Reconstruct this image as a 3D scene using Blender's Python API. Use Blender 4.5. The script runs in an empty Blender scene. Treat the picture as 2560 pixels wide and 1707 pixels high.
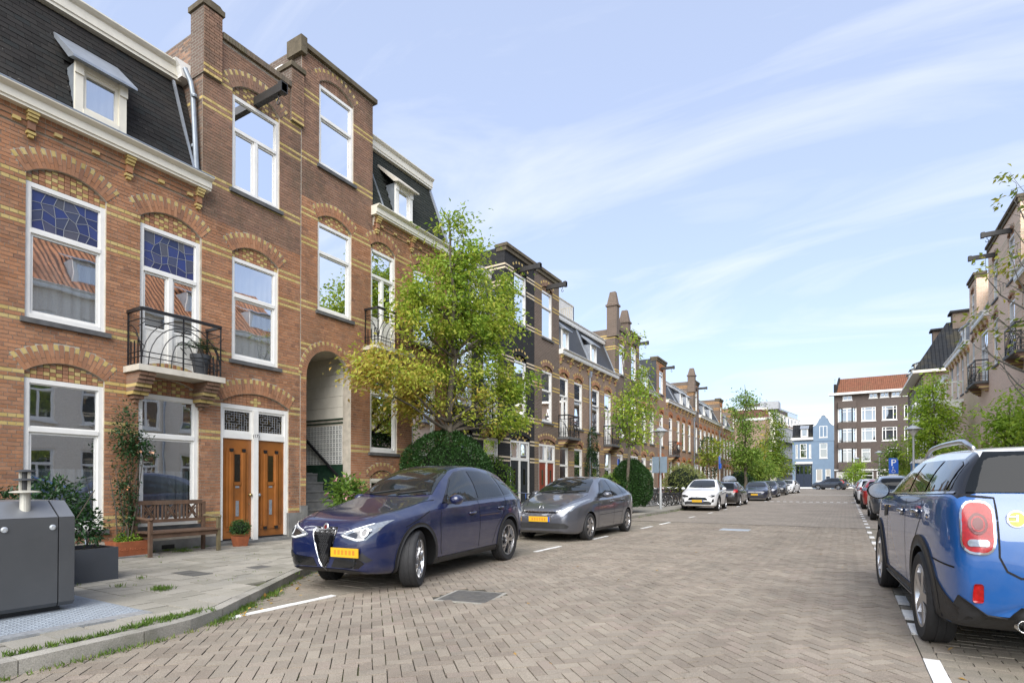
import bpy, bmesh, math, random
from mathutils import Vector, Matrix, Euler
from mathutils.bvhtree import BVHTree

random.seed(11)
SC = bpy.context.scene
COL = SC.collection
R = math.radians
PI = math.pi

# ------------------------------------------------------------------ camera
CAM_H, CAM_F, CAM_YAW, CAM_PITCH = 1.42, 1400.0, R(30.813), R(0.6)
cd = bpy.data.cameras.new("camera")
cam = bpy.data.objects.new("camera", cd)
COL.objects.link(cam)
cam.location = (0, 0, CAM_H)
cam.rotation_euler = (R(90) + CAM_PITCH, 0, CAM_YAW)
cd.sensor_width = 36.0
cd.lens = 36.0 * CAM_F / 2560.0
cd.shift_y = (1195.34 - 853.5) / 2560.0
cd.clip_start = 0.05
cd.clip_end = 3000
SC.camera = cam

# ------------------------------------------------------------------ sky and sun
SUN_EL, SUN_FROM = R(40), Vector((0.37, -0.93, 0)).normalized()   # where the sun stands
world = bpy.data.worlds.new("World")
SC.world = world
world.use_nodes = True
nt = world.node_tree
nt.nodes.clear()
def wn(t, **k):
    n = nt.nodes.new(t)
    for a, b in k.items(): setattr(n, a, b)
    return n
w_out = wn("ShaderNodeOutputWorld"); w_bg = wn("ShaderNodeBackground")
w_sky = wn("ShaderNodeTexSky", sky_type='NISHITA', sun_disc=False)
w_sky.sun_elevation = SUN_EL
w_sky.sun_rotation = math.atan2(SUN_FROM.x, SUN_FROM.y)
w_sky.air_density = 1.0; w_sky.dust_density = 0.6; w_sky.ozone_density = 1.6
w_bg.inputs["Strength"].default_value = 0.132
# thin high cloud: stretched noise on the sky direction, mixed over the sky
w_geo = wn("ShaderNodeTexCoord")
w_sep = wn("ShaderNodeSeparateXYZ")
nt.links.new(w_geo.outputs["Generated"], w_sep.inputs[0])
w_z = wn("ShaderNodeMath", operation='MAXIMUM'); w_z.inputs[1].default_value = 0.0
nt.links.new(w_sep.outputs["Z"], w_z.inputs[0])
w_za = wn("ShaderNodeMath", operation='ADD'); w_za.inputs[1].default_value = 0.22
nt.links.new(w_z.outputs[0], w_za.inputs[0])
w_dx = wn("ShaderNodeMath", operation='DIVIDE'); w_dy = wn("ShaderNodeMath", operation='DIVIDE')
nt.links.new(w_sep.outputs["X"], w_dx.inputs[0]); nt.links.new(w_za.outputs[0], w_dx.inputs[1])
nt.links.new(w_sep.outputs["Y"], w_dy.inputs[0]); nt.links.new(w_za.outputs[0], w_dy.inputs[1])
w_cmb = wn("ShaderNodeCombineXYZ")
nt.links.new(w_dx.outputs[0], w_cmb.inputs[0]); nt.links.new(w_dy.outputs[0], w_cmb.inputs[1])
w_map = wn("ShaderNodeMapping"); w_map.inputs["Rotation"].default_value = (0, 0, R(-38))
w_map.inputs["Scale"].default_value = (0.55, 1.9, 1); w_map.inputs["Location"].default_value = (1.3, 0.4, 0)
nt.links.new(w_cmb.outputs[0], w_map.inputs[0])
w_n1 = wn("ShaderNodeTexNoise"); w_n1.inputs["Scale"].default_value = 1.15; w_n1.inputs["Detail"].default_value = 7
w_n1.inputs["Roughness"].default_value = 0.56; w_n1.inputs["Distortion"].default_value = 1.6
nt.links.new(w_map.outputs[0], w_n1.inputs["Vector"])
w_r1 = wn("ShaderNodeMapRange"); w_r1.inputs[1].default_value = 0.46; w_r1.inputs[2].default_value = 0.80
w_r1.inputs[3].default_value = 0.0; w_r1.inputs[4].default_value = 0.66
nt.links.new(w_n1.outputs["Fac"], w_r1.inputs[0])
w_mix = wn("ShaderNodeMix", data_type='RGBA')
w_mix.inputs["B"].default_value = (4.6, 4.7, 4.85, 1)
nt.links.new(w_r1.outputs[0], w_mix.inputs["Factor"])
w_haze = wn("ShaderNodeMix", data_type='RGBA'); w_haze.inputs["Factor"].default_value = 0.58
w_haze.inputs["B"].default_value = (3.05, 3.45, 4.6, 1)
nt.links.new(w_sky.outputs[0], w_haze.inputs["A"])
nt.links.new(w_haze.outputs["Result"], w_mix.inputs["A"])
nt.links.new(w_mix.outputs["Result"], w_bg.inputs[0])
nt.links.new(w_bg.outputs[0], w_out.inputs[0])

sd = bpy.data.lights.new("sun", 'SUN'); sun = bpy.data.objects.new("sun", sd)
COL.objects.link(sun)
sd.energy = 3.0; sd.angle = R(60); sd.color = (1.0, 0.965, 0.91)
sun_dir = -(SUN_FROM * math.cos(SUN_EL) + Vector((0, 0, math.sin(SUN_EL))))
sun.rotation_euler = sun_dir.to_track_quat('-Z', 'Y').to_euler()

SC.view_settings.view_transform = 'Standard'
SC.view_settings.look = 'None'
SC.view_settings.gamma = 1.0
SC.view_settings.use_curve_mapping = False
SC.view_settings.exposure = 0.95
SC.cycles.max_bounces = 8
SC.cycles.transparent_max_bounces = 12
SC.cycles.use_denoising = True
SC.cycles.caustics_reflective = False
SC.cycles.caustics_refractive = False

# ------------------------------------------------------------------ helpers
FWD = Vector((-math.sin(CAM_YAW), math.cos(CAM_YAW), 0)) * math.cos(CAM_PITCH) + Vector((0, 0, math.sin(CAM_PITCH)))
RGT = Vector((math.cos(CAM_YAW), math.sin(CAM_YAW), 0))
UPV = RGT.cross(FWD)
def screen(p):                       # photo pixels and depth of a point (used only to rank pieces by size)
    v = Vector(p) - Vector((0, 0, CAM_H)); z = v.dot(FWD)
    if z < 0.1: return None
    return 1280 + CAM_F * v.dot(RGT) / z, 1195.3 - CAM_F * v.dot(UPV) / z, z
def gz(y):                           # the street rises gently towards its far end
    t = min(max(0.0, y - 10), 88.0)
    return 1e-4 * t * t

class Frame:                         # local (u along, d outward, z up) -> world
    def __init__(s, o, ax, an):
        s.o = Vector(o); s.ax = Vector(ax).normalized(); s.an = Vector(an).normalized()
        s.m = Matrix(((s.ax.x, s.an.x, 0, s.o.x), (s.ax.y, s.an.y, 0, s.o.y), (0, 0, 1, s.o.z), (0, 0, 0, 1)))
        s.flip = s.m.to_3x3().determinant() < 0
    def p(s, u, d, z): return s.m @ Vector((u, d, z))
ID = Frame((0, 0, 0), (1, 0, 0), (0, 1, 0))

MATS = {}
def link_mats(me, mats):
    for m in (mats if isinstance(mats, (list, tuple)) else [mats]):
        me.materials.append(MATS[m] if isinstance(m, str) else m)

def attach(o, parent):
    if parent is None: return
    o.parent = parent
    if not parent.get("_local"):
        mw = Matrix.Identity(4); p = parent; chain = []
        while p is not None: chain.append(p); p = p.parent
        for q in reversed(chain):
            mw = mw @ q.matrix_parent_inverse @ q.matrix_basis
        o.matrix_parent_inverse = mw.inverted()

class MB:
    def __init__(s, fr=ID): s.v = []; s.f = []; s.mi = []; s.cur = 0; s.fr = fr
    def add(s, vs, fs):
        b = len(s.v); s.v += [tuple(v) for v in vs]
        for f in fs: s.f.append(tuple(b + i for i in f)); s.mi.append(s.cur)
    def box(s, a0, a1, b0, b1, c0, c1):
        s.add([(a0,b0,c0),(a1,b0,c0),(a1,b1,c0),(a0,b1,c0),(a0,b0,c1),(a1,b0,c1),(a1,b1,c1),(a0,b1,c1)],
              [(3,2,1,0),(4,5,6,7),(0,1,5,4),(1,2,6,5),(2,3,7,6),(3,0,4,7)])
    def obox(s, c, ex, ey, ez):      # oriented box: centre and three half vectors
        c, ex, ey, ez = Vector(c), Vector(ex), Vector(ey), Vector(ez)
        s.add([c-ex-ey-ez, c+ex-ey-ez, c+ex+ey-ez, c-ex+ey-ez, c-ex-ey+ez, c+ex-ey+ez, c+ex+ey+ez, c-ex+ey+ez],
              [(3,2,1,0),(4,5,6,7),(0,1,5,4),(1,2,6,5),(2,3,7,6),(3,0,4,7)])
    def bar(s, a, b, w, h, up=(0,0,1)):
        a, b = Vector(a), Vector(b); d = b - a; l = d.length; d = d / l; up = Vector(up)
        if abs(d.dot(up)) > .95: up = Vector((0, 1, 0))
        sd = d.cross(up).normalized(); u2 = sd.cross(d)
        s.obox((a+b)/2, d*l/2, sd*w/2, u2*h/2)
    def quad(s, a, b, c, d): s.add([a, b, c, d], [(0, 1, 2, 3)])
    def prism(s, poly, d0, d1, ax=1):  # polygon in the two other axes, extruded along axis ax
        def mk(p, d):
            return (p[0], d, p[1]) if ax == 1 else ((d, p[0], p[1]) if ax == 0 else (p[0], p[1], d))
        n = len(poly); vs = [mk(p, d0) for p in poly] + [mk(p, d1) for p in poly]
        a = sum(poly[i][0]*poly[(i+1)%n][1]-poly[(i+1)%n][0]*poly[i][1] for i in range(n))
        fs = [tuple(range(n)), tuple(reversed(range(n, 2*n)))] + [(i, i+n, (i+1)%n+n, (i+1)%n) for i in range(n)]
        if (a < 0) != (ax != 1): fs = [tuple(reversed(f)) for f in fs]
        if d1 < d0: fs = [tuple(reversed(f)) for f in fs]
        s.add(vs, fs)
    def tube(s, pts, r, n=6, caps=True):
        pts = [Vector(p) for p in pts]; rs = r if isinstance(r, (list, tuple)) else [r]*len(pts)
        vs = []; prev = None
        for i, p in enumerate(pts):
            d = (pts[min(i+1, len(pts)-1)] - pts[max(i-1, 0)])
            d = d.normalized() if d.length > 1e-9 else Vector((0, 0, 1))
            if prev is None:
                a = Vector((0,0,1)) if abs(d.z) < .9 else Vector((1,0,0))
                e = d.cross(a).normalized()
            else: e = (prev - d*prev.dot(d)); e = e.normalized() if e.length > 1e-6 else d.orthogonal().normalized()
            prev = e; g = d.cross(e)
            for k in range(n):
                t = 2*PI*k/n; vs.append(p + (e*math.cos(t) + g*math.sin(t))*rs[i])
        fs = [(i*n+k, i*n+(k+1)%n, (i+1)*n+(k+1)%n, (i+1)*n+k) for i in range(len(pts)-1) for k in range(n)]
        if caps: fs += [tuple(reversed(range(n))), tuple(range((len(pts)-1)*n, len(pts)*n))]
        s.add(vs, fs)
    def lathe(s, prof, c, n=16, axis=(0,0,1), caps=True, xdir=None):   # prof: (radius, along)
        c = Vector(c); ax = Vector(axis).normalized(); e = Vector(xdir) if xdir else ax.orthogonal().normalized(); g = ax.cross(e)
        vs = [c + ax*h + (e*math.cos(2*PI*k/n) + g*math.sin(2*PI*k/n))*r for r, h in prof for k in range(n)]
        m = len(prof)
        fs = [(i*n+k, i*n+(k+1)%n, (i+1)*n+(k+1)%n, (i+1)*n+k) for i in range(m-1) for k in range(n)]
        if caps: fs += [tuple(reversed(range(n))), tuple(range((m-1)*n, m*n))]
        s.add(vs, fs)
    def mesh(s, name, mats, smooth=False, angle=None):
        me = bpy.data.meshes.new(name); m = s.fr.m
        if s.fr is ID: me.from_pydata(s.v, [], s.f)
        else:
            fs = [tuple(reversed(f)) for f in s.f] if s.fr.flip else s.f
            me.from_pydata([m @ Vector(v) for v in s.v], [], fs)
        link_mats(me, mats)
        if any(s.mi): me.polygons.foreach_set("material_index", s.mi)
        if smooth: me.polygons.foreach_set("use_smooth", [True]*len(me.polygons))
        me.update()
        if angle: me.set_sharp_from_angle(angle=R(angle))
        return me
    def build(s, name, mats, parent=None, smooth=False, angle=None, kind=None):
        o = bpy.data.objects.new(name, s.mesh(name, mats, smooth or bool(angle), angle))
        COL.objects.link(o); attach(o, parent)
        if kind: o["kind"] = kind
        return o

def thing(name, label, cat, loc=(0,0,0), group=None, local=False, rz=0):
    o = bpy.data.objects.new(name, None); COL.objects.link(o)
    o.location = loc; o.rotation_euler = (0, 0, rz); o.empty_display_size = .2
    o["label"] = label; o["category"] = cat
    if group: o["group"] = group
    if local: o["_local"] = 1
    return o
def tag(o, label, cat, group=None, kind=None):
    o["label"] = label; o["category"] = cat
    if group: o["group"] = group
    if kind: o["kind"] = kind
    return o
def mkobj(name, me, parent=None, kind=None):
    o = bpy.data.objects.new(name, me); COL.objects.link(o); attach(o, parent)
    if kind: o["kind"] = kind
    return o
def copy_tree(o, parent=None):
    c = o.copy(); COL.objects.link(c)
    if parent is not None: c.parent = parent
    for ch in o.children: copy_tree(ch, c)
    return c

# ------------------------------------------------------------------ materials
def new_mat(name):
    m = bpy.data.materials.new(name); m.use_nodes = True; MATS[name] = m
    t = m.node_tree; b = t.nodes["Principled BSDF"]
    return m, t, b
def node(t, typ, **k):
    n = t.nodes.new(typ)
    for a, v in k.items():
        if a.startswith("i_"): n.inputs[a[2:].replace("_", " ")].default_value = v
        else: setattr(n, a, v)
    return n
def rgba(c): return (c[0], c[1], c[2], 1)
def ramp(t, stops):
    r = node(t, "ShaderNodeValToRGB"); e = r.color_ramp.elements
    while len(e) < len(stops): e.new(0.5)
    for i, (p, c) in enumerate(stops): e[i].position = p; e[i].color = rgba(c)
    return r
def pos(t, objc=False):
    if objc: return node(t, "ShaderNodeTexCoord").outputs["Object"]
    return node(t, "ShaderNodeNewGeometry").outputs["Position"]
def noise(t, src, scale, detail=4, rough=.55):
    n = node(t, "ShaderNodeTexNoise"); n.inputs["Scale"].default_value = scale
    n.inputs["Detail"].default_value = detail; n.inputs["Roughness"].default_value = rough
    t.links.new(src, n.inputs["Vector"]); return n.outputs["Fac"]
def maprange(t, src, a, b, c, d):
    n = node(t, "ShaderNodeMapRange"); t.links.new(src, n.inputs[0])
    for i, v in enumerate((a, b, c, d)): n.inputs[i+1].default_value = v
    return n.outputs[0]
def mixc(t, fac, a, b, mode='MIX'):
    n = node(t, "ShaderNodeMix", data_type='RGBA', blend_type=mode)
    for s, v in (("Factor", fac), ("A", a), ("B", b)):
        if isinstance(v, (int, float)): n.inputs[s].default_value = v
        elif isinstance(v, tuple): n.inputs[s].default_value = rgba(v)
        else: t.links.new(v, n.inputs[s])
    return n.outputs["Result"]
def bump(t, b, h, strength, dist=.01):
    n = node(t, "ShaderNodeBump"); n.inputs["Strength"].default_value = strength; n.inputs["Distance"].default_value = dist
    t.links.new(h, n.inputs["Height"]); t.links.new(n.outputs[0], b.inputs["Normal"])

def plain(name, c, rough=.6, metal=0, var=.15, scale=3.0, bmp=0, bscale=60, coat=0, spec=None, objc=False, dirt=0, dirtc=(.1,.09,.07)):
    m, t, b = new_mat(name)
    p = pos(t, objc)
    n = noise(t, p, scale, 5)
    f = maprange(t, n, .3, .7, 1-var, 1+var)
    col = mixc(t, 1.0, c, f, 'MULTIPLY')
    if spec is None and rough > .8: spec = .25
    if dirt:
        d = noise(t, p, scale*.35, 6, .7); dm = maprange(t, d, .5, .75, 0, dirt)
        col = mixc(t, dm, col, dirtc)
    t.links.new(col, b.inputs["Base Color"])
    b.inputs["Roughness"].default_value = rough; b.inputs["Metallic"].default_value = metal
    if coat: b.inputs["Coat Weight"].default_value = coat; b.inputs["Coat Roughness"].default_value = .03
    if spec is not None: b.inputs["Specular IOR Level"].default_value = spec
    if bmp: bump(t, b, noise(t, p, bscale, 4, .7), bmp)
    return m

def pieces_mat(name, cols, rough=.85, grain=120, gamt=.25, bmp=.25, patch=None, big=.8, bigamt=.15, streak=None):
    """colour picked per piece (per object and per mesh island), with grain and broad weathering"""
    m, t, b = new_mat(name)
    oi = node(t, "ShaderNodeObjectInfo").outputs["Random"]
    g = node(t, "ShaderNodeNewGeometry"); isl = g.outputs["Random Per Island"]; p = g.outputs["Position"]
    ad = node(t, "ShaderNodeMath", operation='ADD'); t.links.new(oi, ad.inputs[0]); t.links.new(isl, ad.inputs[1])
    fr = node(t, "ShaderNodeMath", operation='FRACT'); t.links.new(ad.outputs[0], fr.inputs[0])
    r = ramp(t, [(i/(len(cols)-1), c) for i, c in enumerate(cols)]); t.links.new(fr.outputs[0], r.inputs[0])
    n = noise(t, p, grain, 3, .7)
    col = mixc(t, 1.0, r.outputs[0], maprange(t, n, .3, .7, 1-gamt, 1+gamt), 'MULTIPLY')
    nb = noise(t, p, big, 5, .6)
    col = mixc(t, 1.0, col, maprange(t, nb, .3, .7, 1-bigamt, 1+bigamt), 'MULTIPLY')
    if streak:
        mp = node(t, "ShaderNodeMapping"); mp.inputs["Scale"].default_value = streak[0]; t.links.new(p, mp.inputs[0])
        col = mixc(t, maprange(t, noise(t, mp.outputs[0], 1.0, 6, .62), streak[1], streak[2], 0, streak[3]), col, streak[4])
    if patch:
        n2 = noise(t, p, patch[0], 6, .7)
        col = mixc(t, maprange(t, n2, patch[1], patch[2], 0, patch[3]), col, patch[4])
    t.links.new(col, b.inputs["Base Color"]); b.inputs["Roughness"].default_value = rough; b.inputs["Specular IOR Level"].default_value = .3 if rough > .5 else .5
    if bmp: bump(t, b, n, bmp, .004)
    return m

def brick_mat(name, c1, c2, mortar, bw=.22, bh=.0655, ms=.010, weather=(.05,.05,.04), wamt=.35):
    m, t, b = new_mat(name)
    g = node(t, "ShaderNodeNewGeometry")
    sp = node(t, "ShaderNodeSeparateXYZ"); t.links.new(g.outputs["Position"], sp.inputs[0])
    sn = node(t, "ShaderNodeSeparateXYZ"); t.links.new(g.outputs["True Normal"], sn.inputs[0])
    def mth(op, a, bb=None):
        n = node(t, "ShaderNodeMath", operation=op); t.links.new(a, n.inputs[0])
        if bb is not None: t.links.new(bb, n.inputs[1])
        return n.outputs[0]
    u = mth('ADD', mth('MULTIPLY', sp.outputs["Y"], mth('ABSOLUTE', sn.outputs["X"])), mth('MULTIPLY', sp.outputs["X"], mth('ABSOLUTE', sn.outputs["Y"])))
    cb = node(t, "ShaderNodeCombineXYZ"); t.links.new(u, cb.inputs[0]); t.links.new(sp.outputs["Z"], cb.inputs[1])
    bt = node(t, "ShaderNodeTexBrick"); t.links.new(cb.outputs[0], bt.inputs["Vector"])
    bt.inputs["Color1"].default_value = rgba(c1); bt.inputs["Color2"].default_value = rgba(c2); bt.inputs["Mortar"].default_value = rgba(mortar)
    bt.inputs["Scale"].default_value = 1; bt.inputs["Brick Width"].default_value = bw; bt.inputs["Row Height"].default_value = bh
    bt.inputs["Mortar Size"].default_value = ms; bt.inputs["Mortar Smooth"].default_value = .2
    p = g.outputs["Position"]
    col = mixc(t, 1.0, bt.outputs["Color"], maprange(t, noise(t, p, 25, 3), .3, .7, .8, 1.2), 'MULTIPLY')
    col = mixc(t, maprange(t, noise(t, p, .5, 6, .65), .48, .75, 0, wamt), col, weather)
    t.links.new(col, b.inputs["Base Color"]); b.inputs["Roughness"].default_value = .9
    bump(t, b, bt.outputs["Fac"], -.4, .006)
    return m

def glass_mat(name, tint=(.75,.8,.8), refl=.3, dark=0.0):
    """a thin pane: sees through, mirrors more at a slant"""
    m, t, b = new_mat(name); t.nodes.remove(b); out = t.nodes["Material Output"]
    lw = node(t, "ShaderNodeLayerWeight"); lw.inputs["Blend"].default_value = .35
    f = maprange(t, lw.outputs["Fresnel"], 0, 1, refl, 1.0)
    gl = node(t, "ShaderNodeBsdfGlossy"); gl.inputs["Roughness"].default_value = .015; gl.inputs["Color"].default_value = (.95,.97,1,1)
    p = pos(t); bn = node(t, "ShaderNodeBump"); bn.inputs["Strength"].default_value = .05; bn.inputs["Distance"].default_value = .02
    t.links.new(noise(t, p, 2.2, 1), bn.inputs["Height"]); t.links.new(bn.outputs[0], gl.inputs["Normal"])
    tr = node(t, "ShaderNodeBsdfTransparent"); tr.inputs["Color"].default_value = rgba(tint)
    mx = node(t, "ShaderNodeMixShader"); t.links.new(f, mx.inputs[0]); t.links.new(tr.outputs[0], mx.inputs[1]); t.links.new(gl.outputs[0], mx.inputs[2])
    t.links.new(mx.outputs[0], out.inputs["Surface"])
    return m

def leaf_mat(name, stops, trans=.45, rough=.5):
    m, t, b = new_mat(name); out = t.nodes["Material Output"]
    g = node(t, "ShaderNodeNewGeometry"); p = g.outputs["Position"]
    nz = noise(t, p, .9, 3); isl = g.outputs["Random Per Island"]
    at = node(t, "ShaderNodeAttribute", attribute_name="hue").outputs["Fac"]
    ad = node(t, "ShaderNodeMath", operation='MULTIPLY_ADD'); t.links.new(isl, ad.inputs[0]); ad.inputs[1].default_value = .42; t.links.new(at, ad.inputs[2])
    a2 = node(t, "ShaderNodeMath", operation='MULTIPLY_ADD'); t.links.new(nz, a2.inputs[0]); a2.inputs[1].default_value = .5; t.links.new(ad.outputs[0], a2.inputs[2])
    r = ramp(t, stops); t.links.new(maprange(t, a2.outputs[0], 0.0, 1.4, 0, 1), r.inputs[0])
    t.links.new(r.outputs[0], b.inputs["Base Color"]); b.inputs["Roughness"].default_value = rough
    b.inputs["Specular IOR Level"].default_value = .35
    tl = node(t, "ShaderNodeBsdfTranslucent"); t.links.new(r.outputs[0], tl.inputs["Color"])
    mx = node(t, "ShaderNodeMixShader"); mx.inputs[0].default_value = trans
    t.links.new(b.outputs[0], mx.inputs[1]); t.links.new(tl.outputs[0], mx.inputs[2]); t.links.new(mx.outputs[0], out.inputs["Surface"])
    return m

def paint_mat(name, c, flake=.0, rough=.28, coat=1.0, metal=.3):
    m, t, b = new_mat(name)
    p = pos(t, True)
    col = mixc(t, 1.0, c, maprange(t, noise(t, p, 900, 1), .3, .7, 1-flake, 1+flake), 'MULTIPLY')
    dust = maprange(t, noise(t, p, 3, 6, .7), .45, .8, 0, .10)
    col = mixc(t, dust, col, (.30,.28,.25))
    t.links.new(col, b.inputs["Base Color"]); b.inputs["Metallic"].default_value = metal
    b.inputs["Roughness"].default_value = rough
    b.inputs["Coat Weight"].default_value = coat; b.inputs["Coat Roughness"].default_value = .02; b.inputs["Coat IOR"].default_value = 1.6
    return m

pieces_mat("brick_red", [(.30,.145,.076),(.35,.168,.088),(.40,.196,.104),(.315,.162,.094),(.43,.222,.122),(.235,.12,.075)], patch=(1.1,.52,.78,.4,(.13,.09,.065)), streak=((2.2,2.2,.35),.5,.74,.5,(.10,.08,.06)))
pieces_mat("brick_brown", [(.22,.132,.088),(.255,.15,.10),(.29,.166,.108),(.24,.142,.10),(.315,.188,.125),(.185,.115,.082)], patch=(.9,.48,.72,.55,(.105,.088,.058)), streak=((2.2,2.2,.3),.48,.72,.55,(.085,.075,.055)))
pieces_mat("brick_yellow", [(.47,.35,.125),(.51,.385,.15),(.53,.41,.18),(.43,.32,.12)], gamt=.12, bmp=.1, patch=(2,.6,.8,.25,(.3,.2,.08)))
plain("mortar", (.47,.42,.345), .95, var=.2, scale=6, bmp=.3)
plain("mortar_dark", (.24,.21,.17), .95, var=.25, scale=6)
brick_mat("brick_far", (.205,.118,.078), (.265,.155,.10), (.33,.29,.23))
brick_mat("brick_far_orange", (.255,.135,.08), (.31,.165,.098), (.33,.27,.2))
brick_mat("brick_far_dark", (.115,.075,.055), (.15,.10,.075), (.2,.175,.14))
brick_mat("brick_black", (.018,.018,.019), (.026,.025,.026), (.012,.012,.012), wamt=.25, weather=(.05,.045,.04))
brick_mat("brick_apartment", (.085,.062,.052), (.115,.085,.07), (.10,.085,.075), wamt=.2)
brick_mat("brick_pink", (.70,.47,.32), (.77,.54,.385), (.74,.64,.52), wamt=.08, weather=(.3,.2,.14))
brick_mat("brick_tan", (.33,.23,.16), (.40,.28,.2), (.42,.36,.29), wamt=.25, weather=(.2,.16,.12))
plain("band_far", (.50,.36,.13), .85, var=.15, scale=8)
plain("band_orange", (.44,.24,.09), .85, var=.15, scale=8)
plain("band_cream", (.62,.52,.37), .85, var=.1, scale=8)
plain("paint_white", (.78,.77,.73), .38, var=.05, scale=5, dirt=.12, dirtc=(.45,.42,.35))
plain("paint_cream", (.74,.70,.59), .4, var=.05, scale=5, dirt=.15, dirtc=(.4,.36,.28))
plain("stone_sill", (.095,.095,.095), .7, var=.25, scale=6, bmp=.15, dirt=.4, dirtc=(.22,.2,.17))
plain("bluestone", (.17,.17,.165), .75, var=.2, scale=5, bmp=.2, dirt=.5, dirtc=(.3,.28,.24))
plain("limestone", (.55,.51,.43), .8, var=.15, scale=4, dirt=.4, dirtc=(.25,.22,.17))
plain("coping", (.115,.095,.065), .9, var=.3, scale=5, bmp=.3, dirt=.6, dirtc=(.16,.14,.08))
plain("zinc", (.33,.36,.40), .45, metal=.5, var=.12, scale=4, dirt=.3, dirtc=(.2,.2,.2))
plain("lead_pipe", (.25,.28,.31), .5, metal=.4, var=.15, scale=5)
plain("black_iron", (.012,.012,.013), .45, var=.1)
plain("beam_paint", (.03,.028,.026), .55, var=.2, scale=6)
plain("curtain", (.62,.63,.64), .9, var=.05, scale=2)
plain("curtain_dim", (.42,.46,.52), .9, var=.05, scale=2)
plain("blind", (.70,.69,.64), .8, var=.04)
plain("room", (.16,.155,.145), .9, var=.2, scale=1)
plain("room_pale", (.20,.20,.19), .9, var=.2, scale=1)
glass_mat("glass", refl=.56)
glass_mat("glass_far", tint=(.5,.53,.55), refl=.42)
pieces_mat("glass_lead_blue", [(.02,.03,.10),(.03,.045,.15),(.028,.045,.17),(.09,.09,.10),(.02,.03,.09),(.06,.07,.12)], rough=.12, gamt=.1, bmp=0, bigamt=.1)
pieces_mat("glass_lead_dark", [(.012,.012,.01),(.02,.017,.012),(.05,.035,.012),(.015,.014,.013)], rough=.12, gamt=.1, bmp=0)
plain("lead_came", (.30,.31,.33), .5, metal=.3, var=.1)
# ================================================================== ground
XL, XR = -11.42, 5.8                     # the two facade planes
KY = [(-6,-5.2),(1.6,-5.25),(2.6,-5.33),(3.1,-5.42),(3.5,-5.62),(3.9,-5.9),(4.5,-6.3),(5.0,-6.65),(5.5,-7.0),(6.0,-7.3),(6.6,-7.47),(8,-7.5),(72,-7.5)]
def kx(y):
    for (a, b), (c, d) in zip(KY, KY[1:]):
        if a <= y <= c: return b + (d-b)*(y-a)/(c-a)
    return KY[-1][1] if y > 0 else KY[0][1]
KERB_R = 2.55

def ground_mat():
    """far paving: herringbone as a colour grain only, for where single bricks cannot be told apart"""
    m, t, b = new_mat("paving_far")
    p = pos(t)
    mp = node(t, "ShaderNodeMapping"); mp.inputs["Rotation"].default_value = (0, 0, R(45)); t.links.new(p, mp.inputs[0])
    bt = node(t, "ShaderNodeTexBrick"); t.links.new(mp.outputs[0], bt.inputs["Vector"])
    bt.inputs["Color1"].default_value = rgba((.235,.198,.16)); bt.inputs["Color2"].default_value = rgba((.295,.252,.205)); bt.inputs["Mortar"].default_value = rgba((.10,.095,.07))
    bt.inputs["Scale"].default_value = 1; bt.inputs["Brick Width"].default_value = .21; bt.inputs["Row Height"].default_value = .105
    bt.inputs["Mortar Size"].default_value = .006
    col = mixc(t, 1.0, bt.outputs["Color"], maprange(t, noise(t, p, .6, 6, .65), .3, .7, .82, 1.18), 'MULTIPLY')
    col = mixc(t, 1.0, col, maprange(t, noise(t, p, 30, 3, .6), .3, .7, .85, 1.15), 'MULTIPLY')
    t.links.new(col, b.inputs["Base Color"]); b.inputs["Roughness"].default_value = .9
ground_mat()
def joint_mat():
    m, t, b = new_mat("paving_joint")
    p = pos(t)
    r = ramp(t, [(.0, (.035,.03,.022)), (.50, (.065,.058,.042)), (.62, (.075,.085,.022)), (.8, (.10,.12,.028)), (1, (.13,.125,.06))])
    t.links.new(maprange(t, noise(t, p, 1.3, 6, .7), .25, .75, 0, 1), r.inputs[0])
    t.links.new(mixc(t, 1, r.outputs[0], maprange(t, noise(t, p, 90, 3), .3, .7, .6, 1.4), 'MULTIPLY'), b.inputs["Base Color"])
    b.inputs["Roughness"].default_value = .95
joint_mat()
pieces_mat("paver", [(.225,.187,.148),(.255,.214,.168),(.29,.246,.194),(.24,.206,.165),(.315,.27,.212),(.265,.215,.174)], grain=150, gamt=.5, bmp=.6, big=.7, bigamt=.18, patch=(.55,.50,.72,.45,(.31,.275,.22)), streak=((1.5,.12,1),.5,.72,.4,(.13,.115,.09)))
pieces_mat("paver_bay", [(.22,.195,.155),(.25,.22,.175),(.275,.235,.19),(.24,.215,.17)], grain=170, gamt=.42, bmp=.5, big=.9, bigamt=.2, patch=(.8,.5,.75,.5,(.16,.155,.10)))
pieces_mat("slab", [(.24,.225,.185),(.30,.28,.235),(.345,.32,.27),(.27,.255,.22)], grain=110, gamt=.22, bmp=.3, big=.7, bigamt=.2, patch=(.9,.5,.75,.5,(.22,.215,.17)))
pieces_mat("slab_dark", [(.10,.098,.09),(.125,.12,.11)], grain=110, gamt=.25, bmp=.3)
pieces_mat("kerb", [(.27,.255,.22),(.32,.30,.26),(.29,.28,.24)], grain=90, gamt=.3, bmp=.4, big=2, bigamt=.25, patch=(2.5,.5,.7,.5,(.13,.135,.09)))
pieces_mat("road_paint", [(.72,.71,.68),(.78,.77,.74),(.66,.65,.62)], grain=60, gamt=.12, bmp=.3, patch=(9,.58,.72,.6,(.33,.29,.25)))
plain("road_paint_far", (.72,.71,.68), .8, var=.15, scale=6)
plain("soil", (.06,.05,.035), .95, var=.3, scale=10, bmp=.3)

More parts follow.
